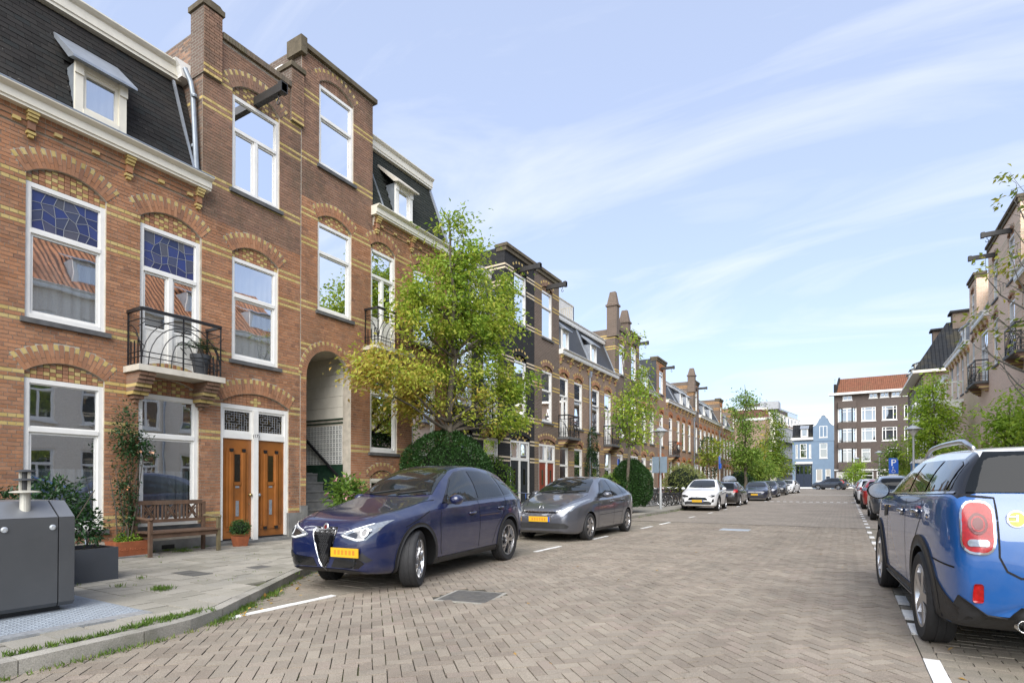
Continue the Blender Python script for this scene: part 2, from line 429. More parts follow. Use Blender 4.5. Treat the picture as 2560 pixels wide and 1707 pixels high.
class Pieces:
    """loose pieces (bricks, slabs...): the ones that show largest become single parts, the rest one joined mesh"""
    UNIT = {}
    def __init__(s, fr=ID): s.fr = fr; s.l = []
    def add(s, c, dims, mat, rot=None, poly=None):
        s.l.append((c, dims, mat, rot, poly))
    def unit(s, mat):
        if mat not in Pieces.UNIT:
            mb = MB(); mb.box(-.5,.5,-.5,.5,-.5,.5); Pieces.UNIT[mat] = mb.mesh("piece_" + mat, mat)
        return Pieces.UNIT[mat]
    def emit(s, parent, name, top=300, face=1, rest=None):
        rk = []
        for i, (c, d, mat, rot, poly) in enumerate(s.l):
            q = screen(s.fr.p(*c)); sc = 0
            if q and -5 < q[0] < 2565 and -5 < q[1] < 1712:
                if poly is not None:
                    us = [p_[0] for p_ in poly]; vs = [p_[1] for p_ in poly]; dd = [max(us)-min(us), max(vs)-min(vs)]
                else: dd = [abs(x) for x in d]; dd.pop(face)
                sc = dd[0]*dd[1]/q[2]**2
            rk.append((-sc, i))
        rk.sort(); single = set(i for sc, i in rk[:top] if sc < 0)
        joint = {}
        for i, (c, d, mat, rot, poly) in enumerate(s.l):
            M = Matrix.Translation(c)
            if rot is not None: M = M @ rot
            if i in single and poly is None:
                o = bpy.data.objects.new(name, s.unit(mat)); COL.objects.link(o)
                w = s.fr.m @ M @ Matrix.Diagonal((d[0], d[1], d[2], 1))
                o.parent = parent; pm = Matrix.Translation(parent.location).inverted() if parent else Matrix()
                o.matrix_parent_inverse = pm
                if s.fr.flip:                       # keep a proper rotation: mirror through the symmetric unit box
                    w = w @ Matrix.Diagonal((1, -1, 1, 1))
                o.matrix_basis = w
            elif i in single:
                mb = MB(s.fr); mb.cur = 0; mb.prism(poly, d[0], d[1], 2 if face == 2 else 1)
                mb.build(name, mat, parent)
            else:
                mb = joint.setdefault(mat, MB(s.fr))
                if poly is not None: mb.prism(poly, d[0], d[1], 2 if face == 2 else 1)
                else:
                    m3 = M.to_3x3()
                    mb.obox(c, m3 @ Vector((d[0]/2,0,0)), m3 @ Vector((0,d[1]/2,0)), m3 @ Vector((0,0,d[2]/2)))
        for mat, mb in joint.items(): mb.build(rest or name, mat, parent, kind="stuff")

# ---- ground sheet reaching the horizon, road bed, far paving
mb = MB(); mb.box(-1500, 1500, -400, 2500, -1.2, -.14)
g = mb.build("ground", "paving_far"); g["kind"] = "structure"; g["label"] = "flat ground around the street out to the horizon"
def strip(mb, x0, x1, ys, dz, f=None):
    for a, b in zip(ys, ys[1:]):
        mb.quad((x0 if not f else x0, a, gz(a)+dz), (x1 if not f else f(a), a, gz(a)+dz), (x1 if not f else f(b), b, gz(b)+dz), (x0, b, gz(b)+dz))
NEAR = 21.0
road = thing("road", "brick-paved street of brown-grey clinkers laid in herringbone", "road"); road["kind"] = "structure"
mb = MB(); strip(mb, -9.0, 3.2, [-8, -2, 0, 5, 10, 15, NEAR], -.004); mb.build("road_bed", "paving_joint", road)
ysf = [NEAR, 26, 32, 38, 44, 50, 56, 62, 68, 73, 80, 86, 92, 98, 112]
mb = MB(); strip(mb, -7.6, 2.7, ysf[:10], .006); strip(mb, -60, 60, ysf[9:], .006); mb.build("road_surface", "paving_far", road)
# herringbone clinkers of the lane
pv = Pieces()
W = .105; c45 = math.cos(R(45)); rz = {0: Matrix.Rotation(R(45), 4, 'Z'), 1: Matrix.Rotation(R(135), 4, 'Z')}
rnd = random.Random(3)
LANE0, LANE1 = -5.52, .52
def jit(m): return m @ Matrix.Rotation(rnd.gauss(0, .006), 4, 'X') @ Matrix.Rotation(rnd.gauss(0, .006), 4, 'Y')
def visible_xy(x, y, m=120):
    q = screen((x, y, 0))
    return q and -m < q[0] < 2560+m and q[1] < 1707+m
PLATES = [((-4.06, 5.80), .33, R(20))]           # the drain cover in the lane lies in the paving
for i in range(-130, 260):
    for j in range(-130, 260):
        r_ = (i - j) % 4
        if r_ == 0: a, b_, k = i+1, j+.5, 0
        elif r_ == 3: a, b_, k = i+.5, j+1, 1
        else: continue
        x = (a - b_)*W*c45 - 2.5; y = (a + b_)*W*c45
        if not (LANE0-.1 < x < LANE1+.1 and 1.0 < y < NEAR) or not visible_xy(x, y): continue
        if abs(x+4.06) < .40 and abs(y-5.80) < .40: continue
        hx_ = .105 if k == 0 or k == 1 else 0
        if x < LANE0+.115 or x > LANE1-.115:
            d_ = (c45, c45) if k == 0 else (-c45, c45); n_ = (-d_[1], d_[0]); q_ = [(x+d_[0]*a1*.102+n_[0]*b1*.0495, y+d_[1]*a1*.102+n_[1]*b1*.0495) for a1, b1 in ((-1,-1),(1,-1),(1,1),(-1,1))]
            for lim, sg in ((LANE0, 1), (LANE1, -1)):
                o_ = []
                for p1, p2 in zip(q_, q_[1:]+q_[:1]):
                    i1, i2 = (p1[0]-lim)*sg >= 0, (p2[0]-lim)*sg >= 0
                    if i1: o_.append(p1)
                    if i1 != i2: t_ = (lim-p1[0])/(p2[0]-p1[0]); o_.append((lim, p1[1]+(p2[1]-p1[1])*t_))
                q_ = o_
                if len(q_) < 3: break
            if len(q_) >= 3 and max(a1[0] for a1 in q_)-min(a1[0] for a1 in q_) > .01: pv.add((x, y, .012), (-.06, .0115+rnd.gauss(0,.001)), "paver", None, q_)
            continue
        pv.add((x + rnd.gauss(0,.0012), y + rnd.gauss(0,.0012), -.028 + rnd.gauss(0, .0016)), (.2005, .0960, .08), "paver", jit(rz[k]))
pv.emit(road, "paving_brick", 300, face=2)
# parking bays and lane edges: running bond across
pb = Pieces()
def bond(x0, x1, y0, y1, kl=None):
    ny = int((y1-y0)/.105)
    for j in range(ny):
        y = y0 + (j+.5)*.105
        xr0 = x0 if not kl else kl(y)+.01
        n = int((x1-xr0)/.21)+2
        for i in range(n):
            a = max(x1 - (i+1)*.21 + (.105 if j % 2 else 0), xr0); b_ = min(x1 - i*.21 + (.105 if j % 2 else 0), x1)
            if b_ - a < .05 or not visible_xy((a+b_)/2, y): continue
            pb.add(((a+b_)/2, y, -.030 + rnd.gauss(0, .002)), (b_-a-.006, .099, .08), "paver_bay", jit(Matrix()))
def dashes_l(y):
    return y
bond(-7.5, LANE0, 1.0, NEAR, kx); bond(.63, KERB_R-.02, 2.0, NEAR)
pb.emit(road, "bay_brick", 120, face=2)
# white marking bricks along both lane edges
pw = Pieces()
def dash(x, y0, y1, w=.10, n=None):
    n = n or max(2, int(round((y1-y0)/.21))); l = (y1-y0)/n
    for k in range(n):
        pw.add((x, y0+(k+.5)*l, gz(y0)-.022 + rnd.gauss(0,.001)), (w, l-.006, .08), "road_paint")
def edge(x, gaps):
    n = int((NEAR-1)/.21)
    for k in range(n):
        y = 1+(k+.5)*.21
        if any(a-.1 < y < b+.1 for a, b in gaps) or not visible_xy(x, y): continue
        pw.add((x, y, -.030), (.10, .204, .08), "paver_bay")
RD = [(4.95,5.60),(6.5,6.95),(7.2,7.65),(8.05,8.6),(9.4,9.9),(10.6,11.1),(11.8,12.3),(13.0,13.5),(14.3,14.8),(15.8,16.3),(17.4,17.9),(19.1,19.6)]
LD = [(3.55,4.95),(10.3,11.5),(13.4,14.4),(17.4,18.5),(19.5,20.7)]
for a, b_ in RD: dash(.58, a, b_, .11)
for a, b_ in LD: dash(-5.58, a, b_, .09)
edge(.58, RD); edge(-5.58, LD)
pw.emit(road, "marking_brick", 140, face=2)
for (x, a, w) in [(-5.62, 23.8, .1), (-5.62, 27.6, .1), (-5.62, 31.5, .1), (-5.62, 35.6, .1)] + [(.6, 21.2+1.75*k, .12) for k in range(20)]:
    mb = MB(); l = 1.0 if x < 0 else .6
    strip(mb, x-w/2, x+w/2, [a, a+l/2, a+l], .012); mb.build("lane_dash", "road_paint_far", road)
for k in range(14):                              # the row of blocks of the crossing
    x = -5.3 + k*.43
    mb = MB(); strip(mb, x, x+.22, [45.6, 46.2], .012); mb.build("crossing_block", "road_paint_far", road)
mb = MB(); strip(mb, -2.9, .3, [43.6, 43.75], .012); mb.build("lane_dash", "road_paint_far", road)
mb = MB(); strip(mb, -5.6, .8, [66, 66.5], .012); mb.build("lane_dash", "road_paint_far", road)

# ---- left pavement: bed, slabs, kerb stones
pave = thing("pavement", "left pavement of worn square grey slabs in front of the houses", "pavement", (0,0,0)); pave["kind"] = "structure"
KZ = .12
mb = MB()
ys = [-6,0,1.6,2.6,3.1,3.5,3.9,4.5,5,5.5,6,6.6,8,12,16,NEAR]
for a, b_ in zip(ys, ys[1:]): mb.quad((XL-.3,a,KZ-.02), (kx(a)-.05,a,KZ-.02), (kx(b_)-.05,b_,KZ-.02), (XL-.3,b_,KZ-.02))
mb.build("slab_bed", "paving_joint", pave)
mb = MB()
for a, b_ in zip(ysf[:10], ysf[1:10]):
    mb.quad((XL-.3,a,gz(a)+KZ), (-7.55,a,gz(a)+KZ), (-7.55,b_,gz(b_)+KZ), (XL-.3,b_,gz(b_)+KZ))
mb.build("pavement_surface", "slab", pave)
ps = Pieces(); S = .30
dark = {(22,19),(22,20),(21,20),(25,18),(24,17)}
for j in range(-4, 70):
    y0 = j*S; y1 = y0+S-.009
    for i in range(0, 22):
        x0 = XL + .05 + i*S - (S/2 if j % 2 else 0); x1 = x0+S-.009
        x0 = max(x0, XL+.01)
        e0, e1 = kx(y0)-.17, kx(y1)-.17
        if x0 > min(e0, e1)-.05: continue
        if x1 > min(e0, e1)-.02: a, b_ = min(x1+S*.5, e0), min(x1+S*.5, e1)
        else: a = b_ = x1
        if max(a,b_) - x0 < .05 or not visible_xy((x0+x1)/2, (y0+y1)/2, 150): continue
        if -8.3 < (x0+x1)/2 < -6.0 and (y0+y1)/2 < 3.05: continue
        zt = KZ + rnd.gauss(0, .0028); m = "slab"
        if abs((x0+x1)/2+8.15) < .3 and abs((y0+y1)/2-4.62) < .17: m = "slab_dark"
        if abs((x0+x1)/2+7.85) < .16 and abs((y0+y1)/2-5.45) < .17: m = "slab_dark"
        ps.add(((x0+x1)/2,(y0+y1)/2,zt), (zt-.05, zt) if a != b_ else (x1-x0, y1-y0, .05), m, None if a != b_ else jit(Matrix()), [(x0,y0),(a,y0),(b_,y1),(x0,y1)] if a != b_ else None)
        if a == b_:
            c, d, mm, r_, p_ = ps.l[-1]; ps.l[-1] = ((c[0],c[1],zt-.025), d, mm, r_, p_)
ps.emit(pave, "slab", 280, face=2)
kerb = thing("kerb", "grey concrete kerb bending out to the street corner by the bin", "kerb"); kerb["kind"] = "structure"
pk = Pieces(); y = -1.0
while y < 72:
    l = .95 if y > 6.6 else (.55 if y > 2.8 else .9)
    n = 1 if (y > 7 or y < 2.3) else 2
    for h in range(n):
        a, b_ = y + l*h/n, y + l*(h+1)/n - (.008 if h == n-1 else 0)
        xa, xb = kx(a), kx(b_)
        z = gz(y)+KZ+.004
        pk.add(((xa+xb)/2-.07, (a+b_)/2, z), (gz(y)-.1, z), "kerb", None, [(xa-.15,a),(xa,a),(xb,b_),(xb-.15,b_)])
    y += l
pk.emit(kerb, "kerb_stone", 90, face=2)
# right pavement
pr = thing("pavement", "right pavement strip beyond the parked cars", "pavement"); pr["kind"] = "structure"
mb = MB(); ysr = [-8,0,6,12,NEAR]+ysf[1:10]
for a, b_ in zip(ysr, ysr[1:]): mb.box(KERB_R+.13, XR+.3, a, b_, gz(a)-.05, gz(a)+KZ)
mb.build("pavement_surface", "slab", pr)
pk = Pieces(); y = 0
while y < 72:
    pk.add((KERB_R+.06, y+.47, gz(y)+.01), (.12, .94, .236), "kerb"); y += .95
pk.emit(pr, "kerb_stone", 60, face=2)
# ================================================================== house kit
FL = Frame((XL, 0, 0), (0, 1, 0), (1, 0, 0))      # left row: u along the street, d towards the street
FRR = Frame((XR, 0, 0), (0, 1, 0), (-1, 0, 0))    # right row
CO = .0655                                        # one brick course
rb = random.Random(5)

def arc_geo(u0, u1, zs, rise):
    w = (u1-u0)/2; Rr = (w*w + rise*rise)/(2*rise); return (u0+u1)/2, zs+rise-Rr, Rr, math.asin(min(1, w/Rr))

class Hole:
    """an opening in a brick wall; with rise it has an arch of bricks on end over it"""
    def __init__(s, u0, u1, z0, z1, zs=None, rise=0, ring=.32):
        s.u0, s.u1, s.z0, s.z1 = u0, u1, z0, z1; s.rise = rise; s.ring = ring if rise else 0
        s.zs = zs if zs is not None else z1
        s.top = s.zs + rise
        if rise: s.uc, s.zc, s.R, s.a = arc_geo(u0, u1, s.zs, rise); s.Ro = s.R + ring
    def block(s, z):
        if z < s.z0: return None
        if z <= s.zs or not s.rise: return (s.u0, s.u1) if z < (s.zs if s.rise else s.z1) else None
        zo = s.zc + s.Ro*math.cos(s.a)
        if z <= zo:
            h = s.Ro*math.sin(s.a); w = (s.u1-s.u0)/2; t = (z-s.zs)/(zo-s.zs); h = w + (h-w)*t
        elif z < s.zc + s.Ro: h = math.sqrt(max(0, s.Ro**2 - (z-s.zc)**2))
        else: return None
        return (s.uc-h, s.uc+h)

def wall_panel(mb, u0, u1, z0, z1, holes, d=0.0, reveal=-.16):
    us = sorted(set([u0, u1] + [v for h in holes for v in (h.u0, h.u1) if u0 < v < u1]))
    zs = sorted(set([z0, z1] + [v for h in holes for v in (h.z0, h.top) if z0 < v < z1]))
    for a, b in zip(us, us[1:]):
        for c, e in zip(zs, zs[1:]):
            m, n = (a+b)/2, (c+e)/2
            if any(h.u0 < m < h.u1 and h.z0 < n < h.top for h in holes): continue
            mb.quad((a,d,c), (b,d,c), (b,d,e), (a,d,e))
    for h in holes:
        a, b, c, e = h.u0, h.u1, h.z0, h.top
        mb.quad((a,d,c),(a,reveal,c),(a,reveal,e),(a,d,e)); mb.quad((b,reveal,c),(b,d,c),(b,d,e),(b,reveal,e))
        mb.quad((a,reveal,c),(a,d,c),(b,d,c),(b,reveal,c)); mb.quad((a,d,e),(a,reveal,e),(b,reveal,e),(b,d,e))

def lay_bricks(pc, u0, u1, z0, z1, holes, bands, mat="brick_red", ymat="brick_yellow", d=0.0, prow=0):
    k = int(math.ceil(z0/CO - 1e-6))
    while (k+1)*CO <= z1 + 1e-6:
        zc = (k+.5)*CO; iv = [(u0, u1)]
        for h in holes:
            bl = h.block(zc)
            if not bl: continue
            nv = []
            for a, b in iv:
                if bl[1] <= a or bl[0] >= b: nv.append((a, b)); continue
                if bl[0] > a: nv.append((a, bl[0]))
                if bl[1] < b: nv.append((bl[1], b))
            iv = nv
        L = .11 if k % 2 == 0 else .22; off = 0 if k % 2 == 0 else (.055 if k % 4 == 1 else .165)
        yl = k in bands
        for a, b in iv:
            if b - a < .03: continue
            i = math.floor((a-off)/L); cuts = [a]
            while True:
                i += 1; x = off + i*L
                if x >= b - .025: break
                if x > a + .025: cuts.append(x)
            cuts.append(b)
            for p, q in zip(cuts, cuts[1:]):
                pc.add(((p+q)/2, d-.017+rb.gauss(0, .0014), zc), (max(.01, q-p-.010), .034, CO-.0105), ymat if yl else mat)
        k += 1

def arch(pc, mbm, h, mat="brick_red", ymat="brick_yellow", d=.004, near=True, tymp=True, frame_top=None, style="check", head=.10):
    """ring of bricks on end, alternate ones with a yellow head, and the patterned brick infill under it"""
    if not h.rise: return
    n = max(7, int(round(2*h.a*(h.R+h.ring/2)/.0685)))
    if not near: n = max(7, int(n*.62))
    if n % 2 == 0: n += 1
    st = 2*h.a/n; wid = st*(h.R+h.ring*.45)-.009
    if mbm is not None:
        vs = []; m = 16
        for i in range(m+1):
            t = -h.a + 2*h.a*i/m
            for r in (h.R, h.Ro+.006): vs.append((h.uc+r*math.sin(t), d-.006, h.zc+r*math.cos(t)))
        mbm.add(vs, [(2*i, 2*i+2, 2*i+3, 2*i+1) for i in range(m)])
        vs = []
        for i in range(m+1):
            t = -h.a + 2*h.a*i/m
            for dd in (d-.006, -.12): vs.append((h.uc+h.R*math.sin(t), dd, h.zc+h.R*math.cos(t)))
        mbm.add(vs, [(2*i+1, 2*i+3, 2*i+2, 2*i) for i in range(m)])
    for i in range(n):
        t = -h.a + st*(i+.5); rot = Matrix.Rotation(t, 4, 'Y')   # lean outwards
        def put(r0, r1, m):
            r = (r0+r1)/2; pc.add((h.uc+r*math.sin(t), d-.012+rb.gauss(0,.001), h.zc+r*math.cos(t)), (wid, .034, r1-r0-.008), m, rot)
        R0, R1 = h.R+.002, h.Ro
        if i % 2 == 0: put(R1-head, R1, ymat); put(R0, R1-head, mat)
        elif near: put(R0+head, R1, mat); put(R0, R0+head, mat)
        else: put(R0, R1, mat)
    if tymp and frame_top is not None:
        dd = -.055; hb = CO if near else CO*1.6; lb = .085 if near else .14
        if mbm is not None:
            vs = []; m = 12
            for i in range(m+1):
                u = h.u0+(h.u1-h.u0)*i/m; zt = h.zc+math.sqrt(max(0, h.R**2-(u-h.uc)**2))
                vs += [(u, dd-.012, frame_top-.01), (u, dd-.012, zt)]
            mbm.add(vs, [(2*i, 2*i+2, 2*i+3, 2*i+1) for i in range(m)])
        nrow = int((h.top-frame_top)/hb)+1; ncol = int((h.u1-h.u0)/lb)
        lw = (h.u1-h.u0)/ncol
        for r in range(nrow):
            for c in range(ncol):
                u = h.u0+(c+.5)*lw; z0 = frame_top+.004+r*hb
                zt = h.zc+math.sqrt(max(0, h.R**2-(abs(u-h.uc)+lw*.4)**2)); z1 = min(z0+hb, zt)
                if z1 - z0 < .018: continue
                if style == "check": y = (c + r) % 2 == 0 and r % 2 == 1 or ((c+r) % 2 == 0 and c % 4 == 0)
                elif style == "diamond": y = abs(c-ncol/2+.5)+abs(r-1) <= 1
                else: y = False
                pc.add((u, dd-.004, (z0+z1)/2), (lw-.009, .03, z1-z0-.008), ymat if y else mat)

def sheet(mb, u0, u1, z0, z1, d, waves=9, amp=.02, n=36):
    vs = []
    for i in range(n+1):
        u = u0+(u1-u0)*i/n; w = d + amp*math.sin(waves*2*PI*i/n) + amp*.5*math.sin(waves*4.6*PI*i/n+1)
        vs += [(u, w, z0), (u, w, z1)]
    mb.add(vs, [(2*i, 2*i+2, 2*i+3, 2*i+1) for i in range(n)])

def window(P, fr, u0, u1, z0, z1, rows=(), cols=None, d=-.115, fw=.075, curtain=None, near=True, lead=None, sill=True, paint="paint_white", sillmat="stone_sill", depth=.6, leadmat="glass_lead_blue", label=None, panels=None):
    cols = cols or {}; panels = panels or ()
    mb = MB(fr); f1 = d+.075
    mb.box(u0, u0+fw, d, f1, z0, z1); mb.box(u1-fw, u1, d, f1, z0, z1)
    mb.box(u0+fw, u1-fw, d, f1-.003, z1-fw, z1); mb.box(u0+fw, u1-fw, d, f1+.006, z0, z0+fw*1.3)
    zz = [z0+fw*1.3] + list(rows) + [z1-fw]; lights = []
    for r in rows: mb.box(u0+fw, u1-fw, d, f1+.010, r-.036, r+.036)
    for i in range(len(zz)-1):
        a = zz[i] + (.036 if i else 0); b = zz[i+1] - (.036 if i < len(zz)-2 else 0)
        uu = [u0+fw] + list(cols.get(i, ())) + [u1-fw]
        for c in cols.get(i, ()): mb.box(c-.038, c+.038, d, f1+.004, a, b)
        for j in range(len(uu)-1):
            ua = uu[j] + (.038 if j else 0); ub = uu[j+1] - (.038 if j < len(uu)-2 else 0)
            s = .042 if near and i == 0 else (.022 if near else .015)
            e0, e1 = d+.008, d+.048
            mb.box(ua, ua+s, e0, e1, a, b); mb.box(ub-s, ub, e0, e1, a, b)
            mb.box(ua+s, ub-s, e0, e1-.002, a, a+s*1.2); mb.box(ua+s, ub-s, e0, e1-.002, b-s, b)
            pa = a+s*1.2
            if i in panels:                                     # door leaf with a solid lower panel
                zp = a + (b-a)*.42
                mb.box(ua+s, ub-s, e0, e1-.012, pa, zp-.05); mb.box(ua+s, ub-s, e0, e1-.001, zp-.05, zp)
                mb.box(ua+s+.06, ub-s-.06, e0, e1-.004, pa+.08, zp-.13); pa = zp
            lights.append((i, ua+s, ub-s, pa, b-s))
    w = mb.build("window", paint, P)
    if label: w["label"] = label
    for (i, a, b, c, e) in lights:
        if lead and i in lead:
            nx, ny = lead[i]; q = random.Random(int(a*100)); pb_ = MB(fr); lb = MB(fr); G = {}
            for x in range(nx+1):
                for y in range(ny+1):
                    jx = 0 if x in (0, nx) or leadmat != "glass_lead_blue" else q.uniform(-.3, .3)*(b-a)/nx
                    jy = 0 if y in (0, ny) or leadmat != "glass_lead_blue" else q.uniform(-.35, .35)*(e-c)/ny
                    G[x, y] = (a+(b-a)*x/nx+jx, c+(e-c)*y/ny+jy)
            for x in range(nx):
                for y in range(ny):
                    dz = d+.02+q.uniform(-.001, .001)
                    pb_.add([(G[k][0], dz, G[k][1]) for k in ((x,y),(x+1,y),(x+1,y+1),(x,y+1))], [(0,1,2,3)])
            for x in range(nx+1):
                for y in range(ny+1):
                    for k in ((x+1, y), (x, y+1)):
                        if k in G and (x not in (0, nx) or k[0] != x) and (y not in (0, ny) or k[1] != y):
                            if leadmat != "glass_lead_blue" and q.random() < .2: continue
                            lb.bar((G[x,y][0], d+.023, G[x,y][1]), (G[k][0], d+.023, G[k][1]), .008, .008, (0,1,0))
            pb_.build("stained_pane", leadmat, w); lb.build("lead_came", "lead_came", w)
        else:
            pm = MB(fr); pm.quad((a, d+.022, c), (b, d+.022, c), (b, d+.022, e), (a, d+.022, e))
            pm.build("pane", "glass" if near else "glass_far", w)
    if curtain:
        cm = MB(fr)
        if curtain == "blind": cm.quad((u0+fw, d-.06, z0), (u1-fw, d-.06, z0), (u1-fw, d-.06, z1), (u0+fw, d-.06, z1)); cm.build("blind", "blind", w)
        elif curtain == "half":
            sheet(cm, u0+fw, u1-fw, z0, z0+(z1-z0)*.42, d-.14, 6, .015); cm.build("curtain", "curtain_dim", w)
        else:
            sheet(cm, u0+.02, u1-.02, z0, z1, d-.16, 7 if near else 4, .03, 48 if near else 16); cm.build("curtain", "curtain" if curtain is True else curtain, w, smooth=True)
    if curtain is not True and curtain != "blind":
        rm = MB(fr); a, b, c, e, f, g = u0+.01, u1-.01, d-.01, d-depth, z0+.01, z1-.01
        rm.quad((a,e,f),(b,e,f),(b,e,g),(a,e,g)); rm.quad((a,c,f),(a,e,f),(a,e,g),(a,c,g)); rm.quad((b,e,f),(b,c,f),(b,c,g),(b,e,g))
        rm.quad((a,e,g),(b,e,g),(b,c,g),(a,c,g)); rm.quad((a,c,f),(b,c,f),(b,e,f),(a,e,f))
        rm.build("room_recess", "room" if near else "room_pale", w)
    if sill:
        sm = MB(fr); sm.box(u0-.07, u1+.07, -.13, .065, z0-.085, z0-.002); sm.build("sill", sillmat, w)
    return w

def cornice(P, fr, u0, u1, z0, z1, depth, mat="paint_cream", d0=0.0, ends=True):
    h = z1-z0; prof = [(d0-.05,z0),(d0+depth*.62,z0),(d0+depth*.62,z0+h*.16),(d0+depth*.70,z0+h*.2),(d0+depth*.70,z0+h*.72),(d0+depth*.84,z0+h*.78),(d0+depth*.98,z0+h*.9),(d0+depth,z0+h*.92),(d0+depth,z1),(d0-.05,z1)]
    mb = MB(fr); mb.prism(prof, u0, u1, 0); return mb.build("cornice", mat, P)

def mansard(P, fr, u0, u1, d0, z0, d1, z1, mat, base="slate_base", holes=(), sw=.215, sh=.112, top=300, taper=0.0):
    mb = MB(fr); mb.add([(u0,d0-.03,z0),(u1,d0-.03,z0),(u1-taper,d1-.03,z1),(u0,d1-.03,z1)], [(0,1,2,3)])
    mb.add([(u0,d0-.03,z0),(u0,d1-.03,z1),(u0,d1-.03,z0)], [(0,1,2)]); mb.add([(u1,d0-.03,z0),(u1-taper,d1-.03,z1),(u1,d1-.03,z0)], [(0,2,1)])
    r = mb.build("roof", base, P)
    if sw:
        L = math.hypot(d1-d0, z1-z0); ang = math.atan2(d0-d1, z1-z0); pc = Pieces(fr); n = int(L/sh)
        for k in range(n):
            t = (k+.5)*sh/L; z = z0+(z1-z0)*t; d = d0+(d1-d0)*t; off = sw/2 if k % 2 else 0
            ue = u1 - taper*t; i = 0
            while True:
                a = max(u0, u0+i*sw-off); b = min(ue, u0+(i+1)*sw-off); i += 1
                if a >= ue-.02: break
                if b-a < .03 or any(h[0] < (a+b)/2 < h[1] and h[2] < z < h[3] for h in holes): continue
                pc.add(((a+b)/2, d-.010+rb.gauss(0,.0012), z), (b-a-.005, .012, sh+.02), mat, Matrix.Rotation(ang+R(3.5), 4, 'X'))
        pc.emit(r, "shingle", top)
    return r
pieces_mat("shingle", [(.016,.015,.014),(.022,.020,.019),(.027,.025,.023),(.018,.020,.020),(.029,.025,.022)], rough=.95, grain=150, gamt=.25, bmp=.4, big=1.5, patch=(16,.66,.70,.6,(.30,.29,.25)))
pieces_mat("shingle_green", [(.018,.022,.018),(.023,.027,.022),(.028,.031,.026)], rough=.95, grain=150, gamt=.25, bmp=.4)
plain("slate_base", (.022,.022,.022), .85, var=.2)
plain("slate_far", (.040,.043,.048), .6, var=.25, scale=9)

def dormer(P, fr, uc, w, d_front, z0, z1, d_back, cap="zinc", paint="paint_cream", near=True, capw=.12):
    u0, u1 = uc-w/2, uc+w/2
    mb = MB(fr); mb.box(u0, u0+.03, d_back, d_front, z0, z1); mb.box(u1-.03, u1, d_back, d_front, z0, z1)
    dm = mb.build("dormer", "lead_pipe" if near else "zinc", P)
    f = MB(fr); f.box(u0-.02, u0+.10, d_front, d_front+.06, z0, z1); f.box(u1-.10, u1+.02, d_front, d_front+.06, z0, z1)
    f.box(u0+.10, u1-.10, d_front, d_front+.055, z1-.12, z1); f.box(u0+.10, u1-.10, d_front, d_front+.07, z0, z0+.09)
    a, b, c, e = u0+.10, u1-.10, z0+.09, z1-.12
    for q in ((a, a+.055, c, e), (b-.055, b, c, e), (a+.055, b-.055, c, c+.06), (a+.055, b-.055, e-.055, e)): f.box(q[0], q[1], d_front-.02, d_front+.03, q[2], q[3])
    if near: f.box(u0-.03, u0+.10, d_front+.06, d_front+.09, z1-.22, z1); f.box(u1-.10, u1+.03, d_front+.06, d_front+.09, z1-.22, z1)
    f.build("window_frame", paint, dm)
    g = MB(fr); g.quad((a, d_front, c), (b, d_front, c), (b, d_front, e), (a, d_front, e)); g.build("pane", "glass" if near else "glass_far", dm)
    s = MB(fr); sheet(s, a, b, c, e, d_front-.07, 5, .02, 30); s.build("curtain", "curtain_dim", dm)
    k = MB(fr); hz = .62 if near else .5
    k.prism([(d_front+.24, z1-.07), (d_front+.24, z1-.03), (d_back+.16, z1+hz+.03), (d_back+.10, z1+hz), (d_front+.06, z1-.02)], u0-capw, u1+capw, 0)
    k.build("dormer_roof", cap, dm)
    return dm

def hoist(P, fr, u, z, l=.95, h=.20, w=.13):
    mb = MB(fr); mb.box(u-w/2, u+w/2, -.05, l, z, z+h*.9); mb.box(u-w/2-.02, u+w/2+.02, l-.12, l, z-.02, z+h)
    o = mb.build("hoist_beam", "beam_paint", P)
    k = MB(fr); k.tube([(u, l-.2, z), (u, l-.2, z-.10)], .012, 5)
    k.tube([(u, l-.2+.05*math.sin(t), z-.16-.06*math.cos(t)) for t in [R(a) for a in range(-180, 100, 25)]], .012, 5)
    k.build("hook", "black_iron", o); return o

